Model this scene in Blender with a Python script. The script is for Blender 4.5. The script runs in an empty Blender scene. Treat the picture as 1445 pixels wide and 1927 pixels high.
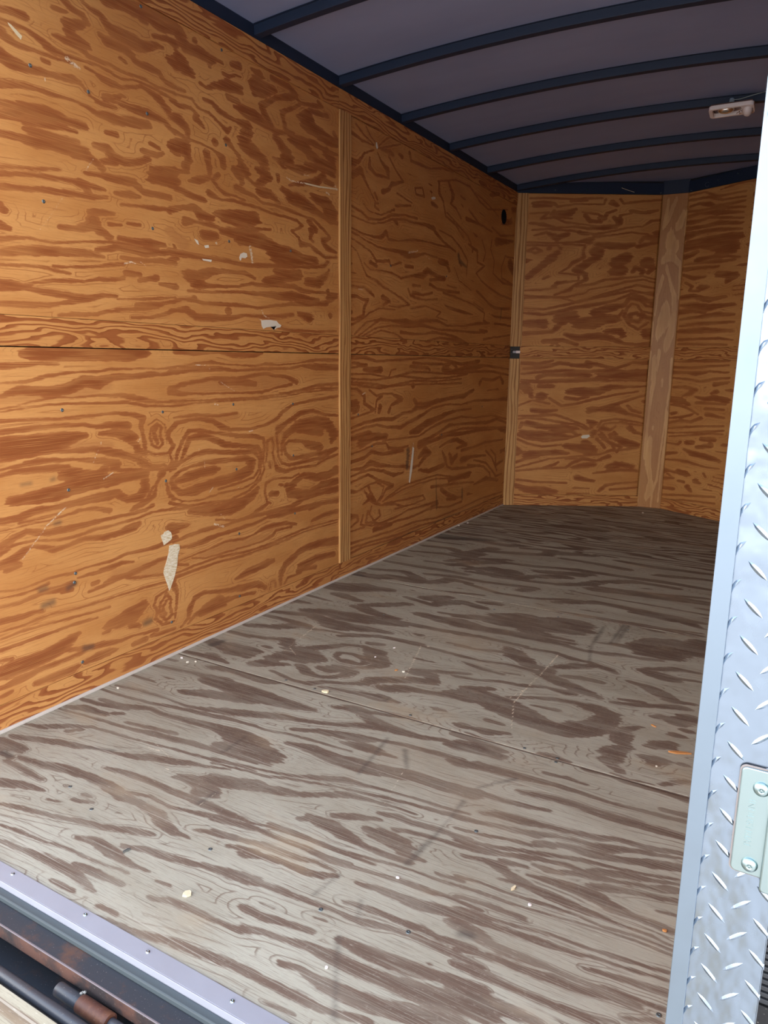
import bpy, bmesh, math, random
import numpy as np
from mathutils import Vector, Matrix, noise as mnoise
C = bpy.context.scene
COL = C.collection
PI = math.pi
# ------------------------------------------------------------------ camera
F_PX, YAW, PITCH, ROLL = 1373.92, 0.5188, 0.2060, 0.0121
CAM = Vector((2.0597, -0.7403, 1.1517))
fw = Vector((-math.sin(YAW)*math.cos(PITCH), math.cos(YAW)*math.cos(PITCH), -math.sin(PITCH)))
rt = Vector((math.cos(YAW), math.sin(YAW), 0)); up = rt.cross(fw)
r2 = math.cos(ROLL)*rt + math.sin(ROLL)*up
u2 = math.cos(ROLL)*up - math.sin(ROLL)*rt
cam = bpy.data.cameras.new('camera'); camo = bpy.data.objects.new('camera', cam); COL.objects.link(camo)
M = Matrix((r2, u2, -fw)).transposed().to_4x4(); M.translation = CAM
camo.matrix_world = M
cam.sensor_fit = 'HORIZONTAL'; cam.sensor_width = 36; cam.lens = F_PX/1445*36
cam.clip_start = 0.02
C.camera = camo
# ------------------------------------------------------------------ light
C.view_settings.view_transform = 'Standard'; C.view_settings.look = 'None'
C.view_settings.gamma = 1; C.view_settings.use_curve_mapping = False
C.view_settings.exposure = 0.12
w = bpy.data.worlds.new('sky'); C.world = w; w.use_nodes = True
nt = w.node_tree; nt.nodes.clear()
def N(nt, t, **kw):
    n = nt.nodes.new(t)
    for k, v in kw.items():
        if k.startswith('i_'): n.inputs[int(k[2:])].default_value = v
        else: setattr(n, k, v)
    return n
tc = N(nt, 'ShaderNodeTexCoord'); sx = N(nt, 'ShaderNodeSeparateXYZ'); nt.links.new(tc.outputs['Generated'], sx.inputs[0])
cr = N(nt, 'ShaderNodeValToRGB')
cr.color_ramp.elements[0].position = 0.0; cr.color_ramp.elements[0].color = (.30, .30, .31, 1)
cr.color_ramp.elements[1].position = 1.0; cr.color_ramp.elements[1].color = (.20, .28, .42, 1)
for p_, c_ in ((.07, (.78, .77, .75, 1)), (.17, (1.0, .98, .94, 1)), (.34, (.85, .85, .84, 1)), (.60, (.42, .47, .56, 1))):
    e = cr.color_ramp.elements.new(p_); e.color = c_
nt.links.new(sx.outputs[2], cr.inputs[0])
bg = N(nt, 'ShaderNodeBackground'); bg.inputs[1].default_value = 7.2
nt.links.new(cr.outputs[0], bg.inputs[0])
ow = N(nt, 'ShaderNodeOutputWorld'); nt.links.new(bg.outputs[0], ow.inputs[0])
sun = bpy.data.lights.new('sun', 'SUN'); sun.energy = 9.0; sun.color = (1, .95, .86); sun.angle = math.radians(.6)
suno = bpy.data.objects.new('sun', sun); COL.objects.link(suno)
sd = Vector((-.35, -.55, -.75)).normalized()      # the sun stands ahead of the nose, high: the open end is in the shade
suno.rotation_euler = sd.to_track_quat('-Z', 'Y').to_euler(); suno.location = (3, 8, 8)
# ------------------------------------------------------------------ helpers
def tag(o, label=None, cat=None, group=None, kind=None):
    if label: o['label'] = label
    if cat: o['category'] = cat
    if group: o['group'] = group
    if kind: o['kind'] = kind
    return o
def obj(name, bm, mats, parent=None, smooth=False, bev=0):
    me = bpy.data.meshes.new(name); bm.normal_update(); bm.to_mesh(me); bm.free()
    o = bpy.data.objects.new(name, me); COL.objects.link(o)
    for m in (mats if isinstance(mats, (list, tuple)) else [mats]): me.materials.append(m)
    if smooth:
        for p in me.polygons: p.use_smooth = True
    if bev:
        b = o.modifiers.new('bevel', 'BEVEL'); b.width = bev; b.segments = 2; b.limit_method = 'ANGLE'
    if parent: o.parent = parent
    return o
def uvbox(bm, grain='y', off=(0, 0)):
    """UVs in metres; U runs along the grain axis."""
    uv = bm.loops.layers.uv.verify()
    ax = 'xyz'.index(grain) if isinstance(grain, str) else None
    for f in bm.faces:
        n = f.normal; a = max(range(3), key=lambda i: abs(n[i]))
        for l in f.loops:
            c = l.vert.co
            if ax is None: U = c.dot(grain); V = c.z
            else:
                U = c[ax]; o = [i for i in range(3) if i != ax and i != a]
                V = c[o[0]] if o else c[(ax+1) % 3]
                if a == ax: U = c[(ax+1) % 3]*.1; V = c[(ax+2) % 3]
            l[uv].uv = (U+off[0], V+off[1])
def box(bm, a, b, mi=0):
    r = bmesh.ops.create_cube(bm, size=1)
    for v in r['verts']:
        v.co = Vector([(a[i]+b[i])/2+v.co[i]*(b[i]-a[i]) for i in range(3)])
    for f in set(f for v in r['verts'] for f in v.link_faces): f.material_index = mi
    return r['verts']
def cyl(bm, a, b, r, seg=16, r2=None, cap=True):
    a = Vector(a); b = Vector(b); d = (b-a); q = d.to_track_quat('Z', 'Y').to_matrix()
    r2 = r if r2 is None else r2; A = []; B = []
    for i in range(seg):
        t = 2*PI*i/seg; o = Vector((math.cos(t), math.sin(t), 0))
        A.append(bm.verts.new(a+q@(o*r))); B.append(bm.verts.new(b+q@(o*r2)))
    for i in range(seg):
        j = (i+1) % seg; bm.faces.new((A[i], A[j], B[j], B[i]))
    if cap: bm.faces.new(A[::-1]); bm.faces.new(B)
def tube(bm, pts, r, seg=6):
    rings = []
    pts = [Vector(p) for p in pts]
    for i, p in enumerate(pts):
        d = (pts[min(i+1, len(pts)-1)]-pts[max(i-1, 0)]); q = d.to_track_quat('Z', 'Y').to_matrix()
        rings.append([bm.verts.new(p+q@Vector((math.cos(2*PI*k/seg)*r, math.sin(2*PI*k/seg)*r, 0))) for k in range(seg)])
    for A, B in zip(rings, rings[1:]):
        for k in range(seg): bm.faces.new((A[k], A[(k+1) % seg], B[(k+1) % seg], B[k]))
    bm.faces.new(rings[0][::-1]); bm.faces.new(rings[-1])
def lathe(bm, prof, o, ax, seg=20):
    """prof: (radius, height) pairs from rim to centre; o origin; ax axis direction"""
    o = Vector(o); q = Vector(ax).to_track_quat('Z', 'Y').to_matrix(); rings = []
    for r, h in prof:
        if r < 1e-6: rings.append([bm.verts.new(o+q@Vector((0, 0, h)))])
        else: rings.append([bm.verts.new(o+q@Vector((r*math.cos(2*PI*k/seg), r*math.sin(2*PI*k/seg), h))) for k in range(seg)])
    for A, B in zip(rings, rings[1:]):
        for k in range(seg):
            k2 = (k+1) % seg
            if len(B) == 1: bm.faces.new((A[k], A[k2], B[0]))
            elif len(A) == 1: bm.faces.new((A[0], B[k2], B[k]))
            else: bm.faces.new((A[k], A[k2], B[k2], B[k]))
def prism(bm, poly, o, U, V, t):
    """polygon in the plane o + a*U + b*V, thickened by t along U x V"""
    U = Vector(U); V = Vector(V); o = Vector(o); n = U.cross(V).normalized()
    A = [bm.verts.new(o+U*a+V*b) for a, b in poly]; B = [bm.verts.new(v.co+n*t) for v in A]
    k = len(A); bm.faces.new(A[::-1]); bm.faces.new(B)
    for i in range(k): bm.faces.new((A[i], A[(i+1) % k], B[(i+1) % k], B[i]))
# ------------------------------------------------------------------ materials
def srgb(r, g, b):
    f = lambda c: (c/255/12.92) if c/255 <= .04045 else ((c/255+.055)/1.055)**2.4
    return (f(r), f(g), f(b), 1)
def newmat(name, rough=.6, metal=0, col=None, spec=.5):
    m = bpy.data.materials.new(name); m.use_nodes = True
    b = m.node_tree.nodes['Principled BSDF']
    b.inputs['Roughness'].default_value = rough; b.inputs['Metallic'].default_value = metal
    b.inputs['Specular IOR Level'].default_value = spec
    if col: b.inputs['Base Color'].default_value = col
    return m
class G:
    """tiny node-graph helper"""
    def __init__(s, m): s.m = m; s.t = m.node_tree; s.b = s.t.nodes['Principled BSDF']
    def put(s, sock, v):
        if isinstance(v, bpy.types.NodeSocket): s.t.links.new(v, sock)
        else: sock.default_value = v
    def math(s, op, a, b=0., c=None, clamp=False):
        n = s.t.nodes.new('ShaderNodeMath'); n.operation = op; n.use_clamp = clamp
        s.put(n.inputs[0], a); s.put(n.inputs[1], b)
        if c is not None: s.put(n.inputs[2], c)
        return n.outputs[0]
    def step(s, x, a, b):
        n = s.t.nodes.new('ShaderNodeMapRange'); n.interpolation_type = 'SMOOTHSTEP'; n.clamp = True
        s.put(n.inputs[0], x); s.put(n.inputs[1], a); s.put(n.inputs[2], b); s.put(n.inputs[3], 0.); s.put(n.inputs[4], 1.)
        return n.outputs[0]
    def mix(s, f, a, b, mode='MIX'):
        n = s.t.nodes.new('ShaderNodeMix'); n.data_type = 'RGBA'; n.blend_type = mode
        s.put(n.inputs[0], f); s.put(n.inputs[6], a); s.put(n.inputs[7], b); return n.outputs[2]
    def map(s, v, sc, loc=(0, 0, 0), rot=(0, 0, 0)):
        n = s.t.nodes.new('ShaderNodeMapping'); s.put(n.inputs[0], v); n.inputs['Scale'].default_value = sc; n.inputs['Location'].default_value = loc; n.inputs['Rotation'].default_value = rot
        return n.outputs[0]
    def noise(s, v, scale=1., detail=2., rough=.5, dist=0., col=False):
        n = s.t.nodes.new('ShaderNodeTexNoise'); s.put(n.inputs['Vector'], v); n.inputs['Scale'].default_value = scale
        n.inputs['Detail'].default_value = detail; n.inputs['Roughness'].default_value = rough; n.inputs['Distortion'].default_value = dist
        return n.outputs[1 if col else 0]
    def attr(s, name):
        n = s.t.nodes.new('ShaderNodeAttribute'); n.attribute_name = name; return n.outputs['Fac']
    def uv(s):
        n = s.t.nodes.new('ShaderNodeUVMap'); return n.outputs[0]
    def obj(s):
        n = s.t.nodes.new('ShaderNodeTexCoord'); return n.outputs['Object']
    def bump(s, h, strength=.3, dist=.001):
        n = s.t.nodes.new('ShaderNodeBump'); s.put(n.inputs['Height'], h); n.inputs['Strength'].default_value = strength; n.inputs['Distance'].default_value = dist
        s.t.links.new(n.outputs[0], s.b.inputs['Normal'])
def plywood(name, light, pale, dark, dark2, line, k=9., amp=2.2, traced=False, rough=.45, seed=0., wear=None, thin=.75, nu=1.1, nv=4.5, cov=.52):
    """rotary-cut softwood veneer.  UV in metres, U along the grain.
    traced: bands come from the per-vertex 'grain' distance (metres, + inside latewood) and 'flow'."""
    m = newmat(name, rough, spec=.35); g = G(m); uv = g.uv()
    uvs = g.map(uv, (1, 1, 1), (seed*3.7, seed*1.9, seed))
    jag = g.noise(g.map(uvs, (9, 230, 1)), 1, 2, .6)
    jag2 = g.noise(g.map(uvs, (30, 90, 1)), 1, 2, .6)
    pore = g.noise(g.map(uvs, (26, 800, 1)), 1, 3, .7)
    slow = g.noise(g.map(uvs, (2.2, 7, 1)), 1, 3, .55)
    if traced:
        gr = g.attr('grain'); fl = g.attr('flow')
        gj = g.math('ADD', gr, g.math('MULTIPLY', g.math('SUBTRACT', jag, .5), .009))
        gj = g.math('ADD', gj, g.math('MULTIPLY', g.math('SUBTRACT', jag2, .5), .008))
        fb = g.noise(g.map(uvs, (5, 420, 1), loc=(3, 7, 0)), 1, 2, .6)
        D = g.math('MULTIPLY', g.step(gj, -.0026, .0016), g.math('SUBTRACT', 1., g.math('MULTIPLY', g.step(fb, .52, .66), .5)))
        fade = g.noise(g.map(uvs, (4, 22, 1), loc=(5, 2, 0)), 1, 2, .5)
        D = g.math('MULTIPLY', D, g.math('ADD', .76, g.math('MULTIPLY', g.step(fade, .38, .56), .24)))
        inner = g.step(gj, .001, .016)
        h = g.math('ADD', fl, g.math('MULTIPLY', g.math('SUBTRACT', jag2, .5), .10))
    else:
        v = g.t.nodes.new('ShaderNodeSeparateXYZ'); g.put(v.inputs[0], uvs)
        n1 = g.noise(g.map(uvs, (nu, nv, 1)), 1, 2.5, .45, .25)
        h = g.math('ADD', g.math('MULTIPLY', v.outputs[1], k), g.math('MULTIPLY', n1, amp*3))
        hj = g.math('ADD', h, g.math('MULTIPLY', g.math('SUBTRACT', jag, .5), .22))
        f = g.math('FRACT', hj)
        D = g.math('MULTIPLY', g.step(f, cov-.04, cov+.10), g.math('SUBTRACT', 1., g.step(f, .96, 1.)))
        inner = g.step(f, .7, .95)
        h = g.math('MULTIPLY', h, 3.)
    # thin secondary growth lines
    ft = g.math('FRACT', h)
    ln = g.math('MULTIPLY', g.step(ft, .72, .93), g.math('SUBTRACT', 1., g.step(ft, .94, 1.)))
    ln = g.math('MULTIPLY', ln, g.step(g.noise(g.map(uvs, (3, 14, 1)), 1, 2, .5), .42, .6))
    base = g.mix(g.step(slow, .35, .68), light, pale)
    base = g.mix(g.math('MULTIPLY', ln, thin), base, line)
    if traced: base = g.mix(g.math('MULTIPLY', g.step(g.math('ADD', g.attr('amber'), g.math('MULTIPLY', g.math('SUBTRACT', jag, .5), .01)), -.006, .010), .75), base, tuple((a+b)/2 for a, b in zip(light, dark)))
    dk = g.mix(inner, dark, dark2)
    dk = g.mix(g.math('MULTIPLY', g.step(slow, .40, .70), .5), dk, line)
    c = g.mix(D, base, dk)
    c = g.mix(g.math('MULTIPLY', g.step(pore, .50, .74), .34), c, dark2)
    fib = g.noise(g.map(uvs, (7, 330, 1)), 1, 3, .65)
    c = g.mix(g.math('MULTIPLY', g.step(fib, .535, .66), .30 if not wear else .5), c, dark2)
    if wear:
        wn = g.noise(g.map(uvs, (1.6, 1.6, 1)), 1, 5, .65)
        c = g.mix(g.math('MULTIPLY', g.step(wn, .48, .72), wear[1]), c, wear[0])
        for ang, sc_, th in ((.5, 26, .735), (-.35, 34, .74), (1.2, 30, .75)):      # thin drag scratches
            s_ = g.noise(g.map(uvs, (1.2, sc_*4, 1), rot=(0, 0, ang)), 1, 1, .5)
            c = g.mix(g.math('MULTIPLY', g.step(s_, th, th+.02), .5), c, wear[2])
        tan_ = g.noise(g.map(uvs, (2.5, 5, 1), loc=(9, 4, 0)), 1, 4, .6)
        c = g.mix(g.math('MULTIPLY', g.step(tan_, .56, .75), .35), c, (.42, .31, .19, 1))
        ck = g.noise(g.map(uvs, (11, 240, 1), loc=(2, 5, 0)), 1, 4, .75)
        c = g.mix(g.math('MULTIPLY', g.step(ck, .60, .68), .65), c, (.10, .075, .055, 1))
        lt_ = g.noise(g.map(uvs, (30, 300, 1), loc=(7, 1, 0)), 1, 4, .75)
        c = g.mix(g.math('MULTIPLY', g.step(lt_, .58, .70), .45), c, (.52, .49, .41, 1))
        gr2 = g.noise(g.map(uvs, (60, 60, 1)), 1, 3, .8)
        c = g.mix(g.math('MULTIPLY', g.step(gr2, .55, .75), wear[1]*.5), c, wear[2])
    if traced:      # scuffs, scratches and dirt marks of their own shape
        c = g.mix(g.math('MULTIPLY', g.math('MULTIPLY', g.step(g.attr('pale'), -.0012, .0012), g.step(g.noise(g.map(uvs, (70, 110, 1)), 1, 2, .7), .40, .58)), .8), c, (.70, .60, .45, 1))
        c = g.mix(g.math('MULTIPLY', g.step(g.math('ADD', g.attr('stain'), g.math('MULTIPLY', g.math('SUBTRACT', slow, .5), .03)), -.012, .010), .62), c, (.055, .045, .042, 1))
    g.put(g.b.inputs['Base Color'], c)
    g.bump(g.math('ADD', g.math('MULTIPLY', D, .4), pore), .25, .0006)
    return m
# wall veneer (varnished orange), floor veneer (weathered grey)
WL, WP = (.62, .310, .105, 1), (.525, .235, .072, 1)
WD, WD2, WN = (.335, .112, .036, 1), (.265, .080, .024, 1), (.36, .130, .042, 1)
m_wall = plywood('varnished_plywood', WL, WP, WD, WD2, WN, traced=True)
m_wallA = plywood('varnished_plywood_strip', WL, WP, WD, WD2, WN, k=42, amp=2.4, seed=1, nu=3.2, nv=13)
m_wallB = plywood('varnished_plywood_nose', WL, WP, WD, WD2, WN, k=11, amp=1.7, seed=2)
m_batten = plywood('plywood_batten', (.62, .36, .14, 1), (.54, .30, .115, 1), (.36, .165, .055, 1), (.30, .13, .04, 1), (.36, .16, .05, 1), k=42, amp=.8, seed=3, nu=2.0, nv=14, cov=.62)
m_wide = plywood('wide_batten_veneer', (.45, .205, .062, 1), (.40, .17, .05, 1), (.66, .375, .145, 1), (.62, .34, .12, 1), (.36, .14, .04, 1), traced=True)
m_batten2 = plywood('plywood_wide_batten', (.60, .31, .10, 1), (.52, .25, .08, 1), (.36, .135, .034, 1), (.30, .105, .026, 1), (.33, .12, .03, 1), k=6, amp=.9, seed=4, nu=1.1, nv=9, cov=.34)
FL, FP = (.395, .375, .305, 1), (.33, .305, .24, 1)
FD, FD2, FN = (.150, .100, .074, 1), (.120, .078, .057, 1), (.17, .122, .09, 1)
FW = ((.34, .26, .18, 1), .35, (.46, .42, .35, 1))
m_floor = plywood('weathered_plywood', FL, FP, FD, FD2, FN, traced=True, rough=.8, wear=FW, thin=.8)
m_floorB = plywood('weathered_plywood_far', FL, FP, FD, FD2, FN, k=14, amp=2.0, rough=.8, seed=6, wear=FW, nu=1.3, nv=7)
m_ply_edge = newmat('plywood_edge', .8, col=(.30, .17, .07, 1))
m_fl_edge = newmat('worn_plywood_edge', .9, col=(.14, .10, .075, 1))
m_gap = newmat('dark_gap', .9, col=(.02, .017, .014, 1))
def metal(name, col, rough, scratch=.0, bumpy=0, metalv=1.):
    m = newmat(name, rough, metalv, col); g = G(m); o = g.obj()
    n = g.noise(g.map(o, (14, 14, 14)), 1, 4, .6)
    g.put(g.b.inputs['Roughness'], g.math('ADD', g.math('MULTIPLY', n, .3), rough-.15))
    if bumpy: g.bump(g.noise(g.map(o, (35, 35, 22)), 1, 2, .5), bumpy, .004)
    return m
m_alu = metal('brushed_aluminium', (.38, .39, .45, 1), .62, bumpy=.1, metalv=.45)
m_tread = metal('tread_aluminium', (.29, .35, .43, 1), .27, bumpy=.6)
m_trimw = metal('edge_trim_aluminium', (.23, .285, .35, 1), .50)
m_zinc = metal('zinc_plated_steel', (.34, .43, .44, 1), .32)
m_screw = metal('screw_steel', (.35, .37, .38, 1), .4)
m_screwd = newmat('dark_screw', .45, .7, (.16, .19, .20, 1))
def rusty(name, base, rust, a=.5, b=.7, rough=.55, sc=9):
    m = newmat(name, rough, 0, base, .5); g = G(m); o = g.obj()
    n = g.noise(g.map(o, (sc, sc, sc)), 1, 6, .7)
    s2 = g.noise(g.map(o, (260, 260, 260)), 1, 2, .7)
    c = g.mix(g.step(n, a, b), base, rust)
    c = g.mix(g.math('MULTIPLY', g.step(s2, .66, .74), .6), c, (.32, .30, .27, 1))
    g.put(g.b.inputs['Base Color'], c); g.bump(n, .3, .001)
    return m
m_sill = rusty('black_painted_sill', (.028, .032, .042, 1), (.10, .05, .035, 1), .5, .72)
m_sillf = rusty('rusted_sill_face', (.030, .024, .026, 1), (.11, .052, .038, 1), .42, .62)
m_rod = rusty('dark_steel_rod', (.045, .05, .062, 1), (.10, .06, .045, 1), .55, .75, .4, 30)
m_rust = rusty('rusted_barrel', (.085, .030, .020, 1), (.14, .055, .028, 1), .45, .7, .6, 30)
m_seal = newmat('grey_rubber_seal', .5, col=(.055, .07, .078, 1))
m_navy = newmat('navy_painted_steel', .55, .0, (.012, .024, .055, 1), .35)
m_ceil = newmat('ceiling_sheet', .55, 0, (.115, .10, .105, 1), .4)
g = G(m_ceil); o_ = g.obj(); n_ = g.noise(g.map(o_, (1.3, 3, 1)), 1, 4, .55)
g.put(g.b.inputs['Base Color'], g.mix(g.step(n_, .3, .7), (.22, .28, .48, 1), (.26, .32, .53, 1)))
m_black = newmat('black_rubber', .55, col=(.018, .019, .022, 1))
m_white = newmat('off_white_plastic', .40, col=(.82, .76, .76, 1))
m_lens = newmat('yellowed_lens', .3, col=(.45, .38, .34, 1))
m_brownish = newmat('brown_reflector', .35, col=(.12, .06, .05, 1))
m_chrome = metal('bright_metal', (.85, .84, .82, 1), .2)
m_paper = newmat('torn_paper', .85, col=(.72, .66, .50, 1))
g = G(m_paper); n_ = g.noise(g.map(g.obj(), (60, 60, 220)), 1, 4, .6)
g.put(g.b.inputs['Base Color'], g.mix(g.step(n_, .4, .62), (.78, .73, .60, 1), (.62, .52, .32, 1)))
m_paint = newmat('white_paint', .7, col=(.72, .68, .58, 1))
m_asph = newmat('asphalt', .9, col=(.2, .2, .2, 1))
g = G(m_asph); n_ = g.noise(g.map(g.obj(), (40, 40, 40)), 1, 6, .7)
g.put(g.b.inputs['Base Color'], g.mix(n_, (.25, .24, .23, 1), (.42, .40, .38, 1)))
m_skin = newmat('outer_skin_paint', .4, col=(.02, .02, .022, 1))
m_chip = newmat('wood_chip', .7, col=(.50, .22, .07, 1))
m_straw = newmat('pale_straw', .7, col=(.72, .62, .42, 1))
# ------------------------------------------------------------------ dimensions (metres)
W, H = 2.06, 2.39            # inside width, plywood height
Y0, YC = .02, 4.83           # floor rear edge, end of the straight side walls
A = Vector((0, YC, 0)); B = Vector((.952, 5.372, 0)); B2 = Vector((1.128, 5.383, 0)); D_ = Vector((W, YC+.03, 0))
SEAM = [1.22, 2.4963, 3.64]
ZB, ZM0, ZM1, ZT = .088, 1.178, 1.267, 2.30
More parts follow.
